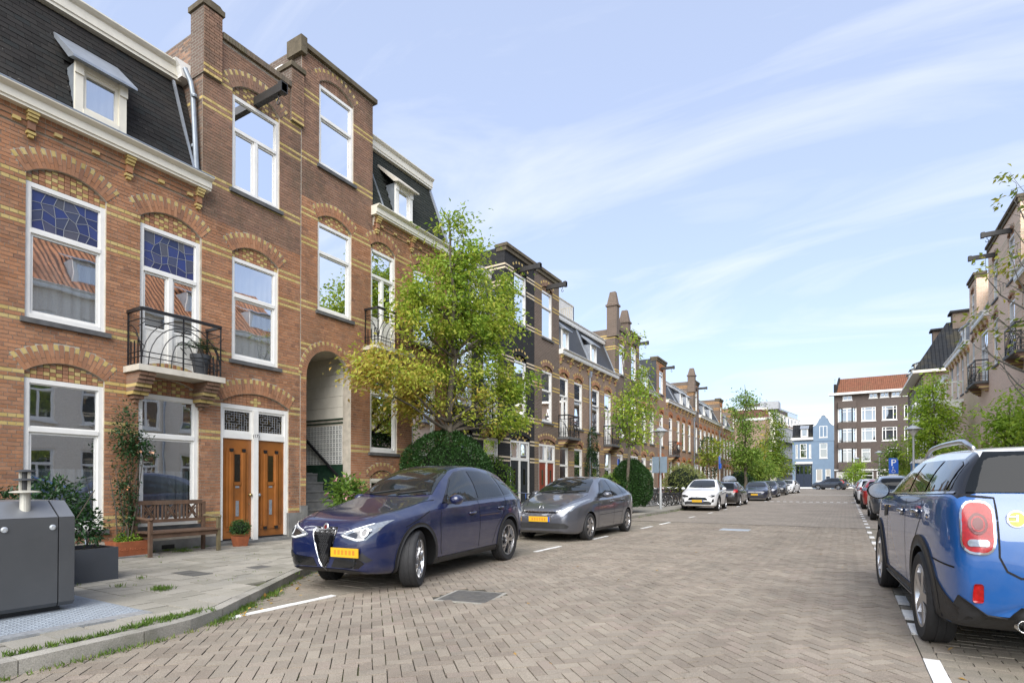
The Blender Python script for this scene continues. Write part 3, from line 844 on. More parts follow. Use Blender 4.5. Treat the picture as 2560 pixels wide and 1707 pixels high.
def balcony(P, fr, u0, u1, dep, zs, h, slab="limestone", near=True, rail="black_iron"):
    mb = MB(fr); mb.box(u0, u1, -.02, dep, zs-.11, zs); b = mb.build("balcony", slab, P)
    r = MB(fr); a0, a1, dd = u0+.07, u1-.07, dep-.06; zt = zs+h
    for (p, q) in (((a0,0,zt),(a0,dd,zt)), ((a0,dd,zt),(a1,dd,zt)), ((a1,dd,zt),(a1,0,zt))): r.bar(p, q, .05, .055)
    t = .010 if near else .013
    for z in (zs+h*.15, zs+h*.24, zs+h*.82):
        for (p, q) in (((a0,0,z),(a0,dd,z)), ((a0,dd,z),(a1,dd,z)), ((a1,dd,z),(a1,0,z))): r.bar(p, q, t*1.6, t*1.6)
    for (u, d) in ((a0,0.02),(a0,dd),(a1,dd),(a1,.02),((a0+a1)/2,dd)): r.bar((u,d,zs),(u,d,zt), t*2.2, t*2.2)
    uc = (a0+a1)/2
    for k in range(4 if near else 3):
        w = (a1-a0)/2*(.30+.27*k); hh = h*(.50+.12*k); w = min(w, (a1-a0)/2)
        pts = [(uc+w*math.cos(x), dd, zs+.05+hh*math.sin(x)) for x in [PI*i/14 for i in range(15)]]
        r.tube(pts, t, 5); r.tube([pts[0], (pts[0][0], dd, zs+.01)], t, 5); r.tube([pts[-1], (pts[-1][0], dd, zs+.01)], t, 5)
    for u in (a0, a1):
        for k in range(3):
            w = dd*(.28+.3*k); hh = h*(.45+.14*k)
            r.tube([(u, dd-w+w*math.cos(x) if 0 else dd-w*(1-math.sin(x)), zs+.02+hh*(1-math.cos(x)) if 0 else zs+.02+hh*math.cos(x)) for x in [PI/2*i/8 for i in range(9)]], t, 5)
            r.bar((u, dd*(k+1)/4, zs), (u, dd*(k+1)/4, zs+h*.45), t*1.8, t*1.8)
    if near:
        for u in (a0, uc, a1):
            for z in (zs+h*.38, zs+h*.72):
                for s in (-1, 1): r.bar((u, dd, z), (u+s*.06, dd, z+.06*s*(1 if z > zs+h*.5 else -1)), .012, .012)
    r.build("railing", rail, b)
    return b

def bracket(P, fr, u0, u1, dep, zt, steps, mats, pc):
    """stepped brick corbel under the balcony"""
    for k in range(steps):
        dp = dep*(1-k/steps)**.75; inset = .0 if k < steps-2 else .05*(k-steps+3); z1 = zt-k*CO*1.02
        m = mats[k] if k < len(mats) else mats[-1]; n = 2
        for i in range(n):
            w = (u1-u0-2*inset)/n
            pc.add((u0+inset+(i+.5)*w, dp/2-.01, z1-CO/2), (w-.008, dp+.02, CO-.008), m)
        pc.add(((u0+u1)/2, dp/2-.02, z1-CO/2), (u1-u0-2*inset-.01, dp-.01, CO), "mortar_dark")

def downpipe(P, fr, u, d, z0, z1, r=.045, mat="zinc", head=True):
    mb = MB(fr); mb.tube([(u, d, z0), (u, d, z1)], r, 10)
    for z in [z0+1.2+k*1.9 for k in range(int((z1-z0)/1.9))]: mb.lathe([(r+.008,-.03),(r+.012,0),(r+.008,.03)], (u,d,z), 10)
    if head: mb.prism([(u-.12, z1+.25), (u+.12, z1+.25), (u+.05, z1-.05), (u-.05, z1-.05)], d-.09, d+.09)
    return mb.build("downpipe", mat, P)

def body(P, fr, u0, u1, z0, z1, dback, mat, name="side_wall"):
    """sides, back and flat top behind a facade"""
    mb = MB(fr); d = -.012
    mb.quad((u0,dback,z0),(u0,d,z0),(u0,d,z1),(u0,dback,z1)); mb.quad((u1,d,z0),(u1,dback,z0),(u1,dback,z1),(u1,d,z1))
    mb.quad((u1,dback,z0),(u0,dback,z0),(u0,dback,z1),(u1,dback,z1)); mb.quad((u0,d,z1),(u1,d,z1),(u1,dback,z1),(u0,dback,z1))
    return mb.build(name, mat, P)

def frieze(pc, mb, u0, u1, z0, z1, cons, near=True):
    """courses stepping out under the cornice, yellow headers and small consoles"""
    n = 3
    for k in range(n):
        z = z0+(z1-z0)*(.42+.2*k); dd = .02+.025*k
        mb.box(u0, u1, -.01, dd, z, z+(z1-z0)*.2-.002)
        w = .075 if near else .3; m = int((u1-u0)/w)
        for i in range(m):
            if near and k == n-1: pc.add((u0+(i+.5)*(u1-u0)/m, dd-.008, z+(z1-z0)*.1), ((u1-u0)/m-.008, .03, (z1-z0)*.2-.008), "brick_red")
        if near and k < n-1:
            m = int((u1-u0)/.22)
            for i in range(m): pc.add((u0+(i+.5)*(u1-u0)/m, dd-.008, z+(z1-z0)*.1), ((u1-u0)/m-.009, .03, (z1-z0)*.2-.01), "brick_red")
    m = max(2, int((u1-u0)/.55))
    for i in range(m):
        pc.add((u0+(i+.5)*(u1-u0)/m, .05, z0+(z1-z0)*.55), (.105, .05, .055), "brick_yellow")
    for u in cons:
        for (z, w, dp, m) in ((.93,.16,.17,"brick_yellow"),(.80,.14,.15,"brick_yellow"),(.68,.13,.12,"brick_yellow"),(.45,.10,.09,"brick_red"),(.18,.12,.075,"brick_yellow"),(.05,.07,.06,"brick_yellow")):
            hh = .13 if z > .6 else (.34 if z == .45 else .12)
            pc.add((u, dp/2, z0+(z1-z0)*z), (w, dp, (z1-z0)*hh-.006), m)
# ================================================================== the two nearest houses, brick by brick
def B(*ks): return set(ks)
ROW = "brick terrace houses on the left side of the street"

# ---------------------------------------------------------------- house with the wooden doors
H1 = thing("brick_house", "nearest red brick house with yellow bands, twin wooden doors and an iron balcony", "house", (XL, 6, 0), ROW)
pc = Pieces(FL); mt = MB(FL)
UL = 2.2
wA = Hole(3.73, 4.87, .62, 3.16, 3.26, .20); wAu = Hole(3.73, 4.88, 4.13, 6.38, 6.50, .22)
wB = Hole(5.44, 6.58, .62, 3.15, 3.26, .20); wBd = Hole(5.45, 6.60, 3.60, 6.38, 6.50, .22)
wD = Hole(7.05, 8.74, .14, 3.16, 3.20, .24, .33)
wM = Hole(7.29, 8.44, 4.13, 6.38, 6.48, .22); wT = Hole(7.28, 8.46, 7.84, 9.94, 10.04, .24)
wZ = Hole(2.2, 3.05, .62, 3.16, 3.26, .2)
holes = [wA, wAu, wB, wBd, wD, wM, wT]
wall_panel(mt, UL, 6.62, .10, 7.60, [wA, wAu, wB, wBd], -.010)
wall_panel(mt, 6.62, 9.06, .10, 11.0, [wD, wM, wT], -.010)
bb = B(96,98, 86,88, 62,64, 47,49, 36,38, 10,12)
lay_bricks(pc, UL, 6.62, .33, 7.24, holes, bb)
lay_bricks(pc, 6.62, 9.06, .33, 7.06, holes, bb, "brick_red")
lay_bricks(pc, 6.62, 9.06, 7.0, 10.93, holes, B(118,120, 142,144, 152,154), "brick_brown")
for h in holes:
    ft = h.z1
    arch(pc, mt, h, "brick_red" if h is not wT else "brick_brown", frame_top=ft, style="check" if h is not wD else "diamond", near=True)
# left tower pier, right pier and coping
for (a, b, z0, z1) in ((6.60, 7.00, 9.95, 11.36), (8.74, 9.09, 10.15, 11.44)):
    pm_ = MB(FL); pm_.box(a, b, -.42, .055, z0, z1); pm_.build('pier', 'brick_far_dark', H1)
    lay_bricks(pc, a, b, z0, z1, [], B(152, 154) if a < 7 else B(155, 157), "brick_brown", d=.075)
mt.build("wall", "mortar", H1)
mb = MB(FL)
mb.box(6.56, 7.04, -.46, .10, 11.36, 11.47); mb.prism([(6.58,11.47),(7.02,11.47),(6.94,11.53),(6.66,11.53)], -.44, .08)
mb.build("pier_cap", "coping", H1); mb = MB(FL); mb.box(8.70, 9.13, -.46, .10, 11.44, 11.55)
mb.build("pier_cap", "coping", H1)
cp = Pieces(FL)
for i in range(25): cp.add((7.02+(i+.5)*1.72/25, -.08, 11.0), (.062, .30, .13), "coping_brick")
pieces_mat("coping_brick", [(.14,.11,.08),(.18,.14,.10),(.12,.10,.075)], patch=(2,.5,.7,.5,(.15,.15,.07)))
cp.emit(H1, "coping_brick", 40)
# tower flank seen over the mansard
fr_side = Frame((XL-.012, 6.62, 0), (-1, 0, 0), (0, -1, 0))
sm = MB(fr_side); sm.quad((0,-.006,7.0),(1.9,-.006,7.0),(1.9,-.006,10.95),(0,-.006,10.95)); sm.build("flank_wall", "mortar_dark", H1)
sp_ = Pieces(fr_side); lay_bricks(sp_, 0, 1.9, 7.6, 10.9, [], B(118,120, 142,144, 152,154), "brick_brown"); sp_.emit(H1, "brick", 0)
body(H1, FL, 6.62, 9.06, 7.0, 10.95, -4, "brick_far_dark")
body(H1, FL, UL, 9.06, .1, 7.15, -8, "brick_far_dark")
# frieze and cornice of the bay
fm = MB(FL); frieze(pc, fm, UL, 6.62, 7.06, 7.46, [2.35, 3.77, 5.22, 6.52]); fm.build("frieze", "mortar", H1)
pc.emit(H1, "brick", 300)
cornice(H1, FL, UL, 6.70, 7.46, 7.70, .31)
mb = MB(FL); mb.box(UL, 6.70, -.05, .315, 7.70, 7.725); mb.build("gutter_edge", "lead_pipe", H1)
mansard(H1, FL, UL, 6.60, .06, 7.72, -.70, 9.90, "shingle", holes=[(4.36, 5.16, 7.7, 8.9)])
dormer(H1, FL, 4.76, .76, .02, 7.84, 8.72, -.66)
cornice(H1, FL, UL, 6.50, 9.90, 10.22, .30, d0=-.78)
mb = MB(Frame((XL, 6.62, 0), (-1, 0, 0), (0, -1, 0))); h = .32
mb.prism([(-.02,9.92),(.20,9.92),(.20,9.98),(.24,10.12),(.33,10.24),(-.02,10.24)], .42, 4, 0); mb.build("tower_cornice", "paint_white", H1)
mb = MB(FL); mb.box(UL, 6.6, -6, -.75, 9.85, 10.15); mb.build("flat_roof", "slate_base", H1)
mb = MB(FL); mb.tube([(6.42,-.30,10.02),(6.50,-.22,9.75),(6.52,-.18,9.5),(6.52,-.02,7.75)], .05, 10)
for z in (9.45, 8.4): mb.lathe([(.055,-.03),(.062,0),(.055,.03)], (6.52,-.13,z), 10)
mb.build("downpipe", "lead_pipe", H1)
mb = MB(FL); mb.bar((6.36,-.62,9.85),(6.46,.02,7.75), .05, .04); mb.build("flashing", "zinc", H1)
# windows
window(H1, FL, wA.u0, wA.u1, wA.z0, wA.z1, [2.32], curtain="half", sill=True)
window(H1, FL, wAu.u0, wAu.u1, wAu.z0, wAu.z1, [5.585], lead={1: (6, 4)}, curtain="curtain_dim")
window(H1, FL, wB.u0, wB.u1, wB.z0, wB.z1, [2.345], curtain="half")
window(H1, FL, wBd.u0, wBd.u1, wBd.z0, wBd.z1, [5.53], cols={0: [6.025]}, lead={1: (6, 4)}, curtain=None, sill=False, panels=(0,), label="white balcony double door under a leaded blue fanlight")
window(H1, FL, wM.u0, wM.u1, wM.z0, wM.z1, [5.55], curtain=True)
window(H1, FL, wT.u0, wT.u1, wT.z0, wT.z1, [9.19], cols={0: [7.87]}, curtain="curtain_dim", depth=.4)
hoist(H1, FL, 7.87, 9.98)
# balcony and its brick corbels
bal = balcony(H1, FL, 5.17, 6.80, .56, 3.585, 1.02)
bp = Pieces(FL); mats = ["brick_brown","brick_brown","brick_brown","brick_yellow","brick_brown","brick_yellow","brick_brown","brick_brown"]
for (a, b) in ((5.22, 5.50), (6.46, 6.74)): bracket(bal, FL, a, b, .50, 3.47, 8, mats, bp)
bp.emit(bal, "corbel_brick", 40)
# twin doors
plain("door_wood", (.27,.095,.018), .38, var=.25, scale=2.2, objc=False, bmp=.05, bscale=30, coat=.3, dirt=.35, dirtc=(.16,.05,.012))
plain("brass", (.35,.27,.13), .3, metal=1, var=.1); plain("door_black", (.012,.012,.014), .35)
fm = MB(FL); D0 = -.14
def fbox(*a): fm.box(*a)
u0, u1 = wD.u0, wD.u1
fbox(u0, u0+.075, D0, -.04, .22, 3.16); fbox(u1-.075, u1, D0, -.04, .22, 3.16); fbox(u0+.075, u1-.075, D0, -.045, 3.07, 3.16)
fbox(7.82, 7.935, D0, .01, .16, 3.07)
for (a, b) in ((u0+.075, 7.82), (7.935, u1-.075)):
    fbox(a, b, D0, -.05, 2.42, 2.55); fbox(a, a+.05, D0, -.07, 2.55, 3.07); fbox(b-.05, b, D0, -.07, 2.55, 3.07)
    fbox(a+.05, b-.05, D0, -.072, 2.55, 2.60); fbox(a+.05, b-.05, D0, -.072, 3.02, 3.07)
df = fm.build("door_frame", "paint_white", H1)
def leaded(a, b, c, e, par):
    q = random.Random(9); pm = MB(FL); lm = MB(FL); us = [a+(b-a)*t for t in (0,.10,.2,.3,.4,.5,.6,.7,.8,.9,1)]; zs = [c+(e-c)*t for t in (0,.1,.22,.36,.5,.64,.78,.9,1)]
    for i in range(10):
        for j in range(8): pm.quad((us[i],D0+.04,zs[j]),(us[i+1],D0+.04,zs[j]),(us[i+1],D0+.04,zs[j+1]),(us[i],D0+.04,zs[j+1]))
    for i in range(1, 10):
        for j in range(8):
            if q.random() < .68: lm.box(us[i]-.004, us[i]+.004, D0+.04, D0+.05, zs[j], zs[j+1])
    for j in range(1, 8):
        for i in range(10):
            if q.random() < .72: lm.box(us[i], us[i+1], D0+.04, D0+.0505, zs[j]-.004, zs[j]+.004)
    pm.build("stained_pane", "glass_lead_dark", par); lm.build("lead_came", "lead_came", par)
leaded(u0+.125, 7.77, 2.60, 3.02, df); leaded(7.985, u1-.125, 2.60, 3.02, df)
for k, (a, b) in enumerate(((u0+.075, 7.82), (7.935, u1-.075))):
    dm = MB(FL); dm.box(a, b, D0, -.085, .24, 2.42)
    m_ = (a+b)/2; dm.box(a+.10, b-.10, -.086, -.068, .40, 2.22)
    for s in (-1, 1):
        x = m_+s*.145; dm.prism([(x-.05,-.068),(x-.03,-.028),(x+.03,-.028),(x+.05,-.068)], .46, 2.12, 2)
        x = m_+s*.235; dm.box(x-.028, x+.028, -.068, -.052, .50, 2.10)
    dm.box(m_-.09, m_+.09, -.068, -.05, 1.40, 1.47)
    door = dm.build("door", "door_wood", H1)
    g = MB(FL); g.box(m_-.065, m_+.065, -.07, -.062, 1.48, 2.08); g.build("pane", "glass_lead_dark", door)
    o = MB(FL)
    for s in (-1, 1):
        x = m_+s*.145
        for z in (2.13, .39): o.prism([(x-.03,z),(x+.03,z),(x+.04,z+.07),(x-.04,z+.07)], -.068, -.03)
    o.box(a, b, D0+.01, -.075, .18, .24); o.build("kick_plate", "door_black", door)
    lp = MB(FL); lp.box(m_-.035, m_+.035, -.068, -.056, .72, 1.06); lp.box(m_-.045, m_+.045, -.068, -.058, 1.34, 1.38)
    for z in (.80, .90, .98): lp.lathe([(.012,0),(.010,.012)], (m_, -.056, z), 8, (0,1,0))
    lp.build("letter_plate", "zinc", door)
    hm = MB(FL); x = b-.05 if k == 0 else a+.05
    hm.lathe([(.03,0),(.03,.012),(.012,.016),(.012,.045),(.032,.055),(.036,.075),(.02,.09)], (x, -.085, 1.18), 12, (0,1,0)); hm.lathe([(.016,0),(.014,.012)], (x, -.085, .98), 10, (0,1,0))
    hm.build("door_knob", "brass" if k == 0 else "lead_pipe", door)
st = MB(FL); st.box(u0-.05, u1+.06, -.16, .10, .10, .175); st.box(u0, u1, D0, -.02, .175, .20); st.build("door_step", "bluestone", H1)
st = MB(FL); st.box(8.76, 9.06, -.05, .03, .10, .33); st.box(UL, wD.u0-.02, -.05, .012, .10, .33); st.build("plinth", "bluestone", H1)
st = MB(FL); st.box(5.86, 6.10, .012, .016, .16, .24); st.build("air_grate", "door_black", H1)
def text(body_, size, p, rot, mat, par, name, ext=.002, align='CENTER'):
    c = bpy.data.curves.new(name, 'FONT'); c.body = body_; c.size = size; c.extrude = ext; c.align_x = align; c.align_y = 'CENTER'
    c.materials.append(MATS[mat]); o = bpy.data.objects.new(name, c); COL.objects.link(o)
    me = bpy.data.meshes.new_from_object(o.evaluated_get(bpy.context.evaluated_depsgraph_get())); me.materials.clear(); me.materials.append(MATS[mat]); bpy.data.objects.remove(o)
    o = mkobj(name, me, par); o.location = p; o.rotation_euler = rot
    return o
text("(17)", .105, (XL+.012, 7.8775, 2.50), (R(90), 0, R(90)), "door_black", H1, "house_number")

# ---------------------------------------------------------------- house with the arched porch
H2 = thing("brick_house", "red brick house with a round-arched porch and stone steps behind the blue car", "house", (XL, 12, 0), ROW)
pc = Pieces(FL); mt = MB(FL)
eP = Hole(9.25, 10.70, .10, 4.14, 4.14, .70, .24)
eP = Hole(9.25, 10.70, .10, 4.14, 4.12, .715, .24)
t2m = Hole(9.58, 10.70, 5.80, 8.07, 8.15, .20, .30); t2t = Hole(9.61, 10.76, 9.51, 11.60, 11.64, .22, .26)
g1 = Hole(11.40, 12.50, 2.32, 4.85, 4.95, .2, .3); g2 = Hole(13.16, 14.28, 2.32, 4.85, 4.95, .2, .3)
q1 = Hole(11.42, 12.40, 5.24, 8.07, 8.15, .2, .3); q2 = Hole(13.22, 14.25, 5.80, 8.07, 8.15, .2, .3)
b1 = Hole(11.40, 12.40, .55, 1.58, 1.62, .2, .22); b2 = Hole(13.16, 14.2, .55, 1.58, 1.62, .2, .22)
h2h = [eP, t2m, t2t, g1, g2, q1, q2, b1, b2]
wall_panel(mt, 9.06, 11.30, .10, 8.60, [eP, t2m], -.010, reveal=-.3)
wall_panel(mt, 9.06, 11.48, 8.60, 12.20, [t2t], -.010)
wall_panel(mt, 11.30, 14.90, .10, 9.1, [g1, g2, q1, q2, b1, b2], -.010)
bb2 = B(123,125, 112,114, 88,90, 72,74, 61,63, 35,37, 21,23)
lay_bricks(pc, 9.08, 11.48, .50, 8.52, h2h, bb2, "brick_red")
lay_bricks(pc, 11.48, 14.90, .50, 8.72, h2h, bb2, "brick_red")
lay_bricks(pc, 9.08, 11.48, 8.50, 12.15, h2h, B(144,146, 168,170), "brick_brown")
for h in h2h: arch(pc, mt, h, "brick_brown" if h is t2t else "brick_red", frame_top=h.z1, tymp=h is not eP, style="check" if h is not t2t else "plain", head=.09)
mt.build("wall", "mortar", H2)
mb = MB(FL); mb.box(8.98, 11.56, -.40, .10, 12.15, 12.27); mb.box(9.0, 11.54, -.38, .05, 12.27, 12.32); mb.box(8.96, 9.14, -.42, .12, 11.95, 12.36); mb.build("coping", "coping", H2)
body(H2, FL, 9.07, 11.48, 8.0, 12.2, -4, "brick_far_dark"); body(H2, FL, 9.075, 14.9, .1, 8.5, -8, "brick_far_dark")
mb = MB(Frame((XL, 9.06, 0), (-1, 0, 0), (0, -1, 0)))
mb.prism([(-.02,11.35),(.12,11.35),(.14,11.5),(.24,11.62),(.24,11.72),(-.02,11.72)], .40, 3.4, 0); mb.box(.35,3.4,-.03,.02,10.9,11.35); mb.build("tower_cornice", "paint_white", H2)
fm = MB(FL); frieze(pc, fm, 11.50, 14.90, 8.53, 8.98, [11.62, 13.1, 14.6]); fm.build("frieze", "mortar", H2)
pc.emit(H2, "brick", 300)
cornice(H2, FL, 11.42, 14.95, 8.98, 9.24, .31)
mansard(H2, FL, 11.50, 14.95, .04, 9.25, -.75, 11.45, "shingle_green", holes=[(12.36, 13.1, 9.2, 10.5)], sw=.16, sh=.12, taper=.06)
dormer(H2, FL, 12.73, .70, .0, 9.34, 10.34, -.72, cap="limestone", paint="paint_white")
cornice(H2, FL, 11.45, 14.92, 11.45, 11.78, .28, d0=-.82); mb = MB(FL); mb.box(11.5, 14.9, -6, -.8, 11.4, 11.7); mb.build("flat_roof", "slate_base", H2)
mb = MB(FL); mb.bar((11.75,-.70,11.3),(11.95,.02,9.3), .05, .05); mb.build("downpipe", "lead_pipe", H2)
mb = MB(FL); mb.bar((14.90,-.74,11.45),(14.98,.06,9.25), .10, .06); mb.build("flashing", "zinc", H2)
cm = MB(FL)
for u in (13.1, 14.4): cm.box(u, u+.4, -1.3, -.95, 11.7, 12.0)
cm.build("roof_vent", "limestone", H2)
window(H2, FL, t2m.u0, t2m.u1, t2m.z0, t2m.z1, [7.32], curtain=None, depth=.5)
window(H2, FL, t2t.u0, t2t.u1, t2t.z0, t2t.z1, [10.80], curtain="curtain_dim", depth=.5)
window(H2, FL, g1.u0, g1.u1, g1.z0, g1.z1, [4.0]); window(H2, FL, g2.u0, g2.u1, g2.z0, g2.z1, [4.0])
window(H2, FL, q1.u0, q1.u1, q1.z0, q1.z1, [7.32], cols={0: [11.91]}, panels=(0,), sill=False); window(H2, FL, q2.u0, q2.u1, q2.z0, q2.z1, [7.32])
window(H2, FL, b1.u0, b1.u1, b1.z0, b1.z1, [], cols={0: [11.9]}, paint="paint_cream"); window(H2, FL, b2.u0, b2.u1, b2.z0, b2.z1, [], cols={0: [13.7]}, paint="paint_cream")
balcony(H2, FL, 11.12, 12.66, .56, 5.22, 1.02)
mb = MB(FL); mb.box(8.72, 9.24, -.05, .05, .10, .74); mb.box(9.06, 9.25, -.05, .06, .10, .90); mb.build("plinth", "bluestone", H2)
# porch: steps, tiled flank, plastered wall, dark door
for k in range(7):
    d1 = .12 - k*.235; s = MB(FL); z1 = .30 + k*.237
    s.box(9.255 if d1 < 0 else 9.22, 10.695 if d1 < 0 else 10.74, d1-.30, d1-.02, .10, z1-.045); s.box(9.252 if d1 < 0 else 9.20, 10.698 if d1 < 0 else 10.76, d1-.30, d1, z1-.045, z1)
    s.build("stone_step", "bluestone", H2)
s = MB(FL); s.box(9.25, 10.70, -2.4, -1.50, 1.5, 1.742); s.build("porch_floor", "bluestone", H2)
plain("plaster", (.66,.62,.53), .8, var=.06, scale=3); plain("tile_green", (.018,.045,.028), .2, var=.2, scale=9); plain("porch_paint", (.62,.60,.53), .5, var=.06)
s = MB(FL); s.box(10.705, 10.75, -2.3, -.302, .1, 5.0); s.box(9.20, 9.245, -2.3, -.302, .1, 5.0); s.box(9.245, 10.705, -2.3, -.302, 4.86, 4.92); s.build("porch_wall", "mortar", H2)
pl = Pieces(FL)
for j in range(6):
    z0 = 3.22 + j*.30
    for i in range(6):
        a = -2.2 + i*.40 - (.2 if j % 2 else 0); b_ = min(a+.395, -.31); a = max(a, -2.2)
        if b_-a > .05: pl.add((10.695, (a+b_)/2, z0+.148), (.02, b_-a, .292), "plaster")
pl.emit(H2, "plaster_block", 40, face=0)
pieces_mat("tile_white", [(.60,.60,.56),(.66,.66,.62),(.55,.55,.52)], rough=.2, gamt=.05, bmp=0)
tl = Pieces(FL)
for j in range(9):
    for i in range(15):
        tl.add((10.694, -2.14+i*.125, 2.02+j*.118), (.02, .119, .112), "tile_white")
tl.emit(H2, "wall_tile", 140, face=0)
s = MB(FL)
for j in range(9):
    for i in range(15):
        y_, z_ = -2.14+i*.125, 2.02+j*.118
        for q in (-1, 1):
            s.box(10.6835, 10.685, y_+q*.028-.008, y_+q*.028+.008, z_-.04, z_+.04); s.box(10.6825, 10.6835, y_-.045, y_+.045, z_+q*.030-.007, z_+q*.030+.007)
s.build("tile_motif", "slate_far", H2)
s = MB(FL); s.box(10.684, 10.70, -2.25, -.305, .3, 1.955); s.build("tile_dado", "tile_green", H2); s = MB(FL); s.box(10.682, 10.70, -2.25, -.305, 3.08, 3.115); s.build("tile_band", "tile_green", H2); s = MB(FL); s.box(10.68, 10.70, -2.25, -.305, 3.185, 3.22); s.build("tile_band", "tile_green", H2)
s = MB(FL); s.bar((10.60,-1.75,2.72),(10.60,-.02,1.35), .05, .06); s.build("handrail", "door_black", H2)
s = MB(FL); s.box(9.25, 10.70, -2.36, -2.30, 1.74, 4.9); s.box(10.28, 10.40, -2.30, -2.20, 1.74, 4.9); s.box(10.40, 10.69, -2.30, -2.26, 1.74, 4.9); s.box(9.3, 10.28, -2.30, -2.22, 3.78, 3.90); s.box(10.18,10.28,-2.30,-2.24,3.9,4.6); s.build("porch_frame", "porch_paint", H2)
plain("door_green", (.012,.020,.018), .3, var=.1)
s = MB(FL); s.box(9.30, 10.28, -2.30, -2.25, 1.76, 3.78); s.box(9.40, 9.75, -2.25, -2.235, 1.9, 2.6); s.box(9.85, 10.18, -2.25, -2.235, 1.9, 2.6); dd = s.build("door", "door_green", H2)
s = MB(FL); s.quad((9.4,-2.24,3.95),(10.16,-2.24,3.95),(10.16,-2.24,4.6),(9.4,-2.24,4.6)); s.quad((9.45,-2.244,2.95),(10.1,-2.244,2.95),(10.1,-2.244,3.5),(9.45,-2.244,3.5)); s.build("pane", "glass_lead_dark", dd)
s = MB(FL); s.box(9.75, 10.05, -2.25, -2.23, 2.70, 2.78); s.build("letter_plate", "zinc", dd)

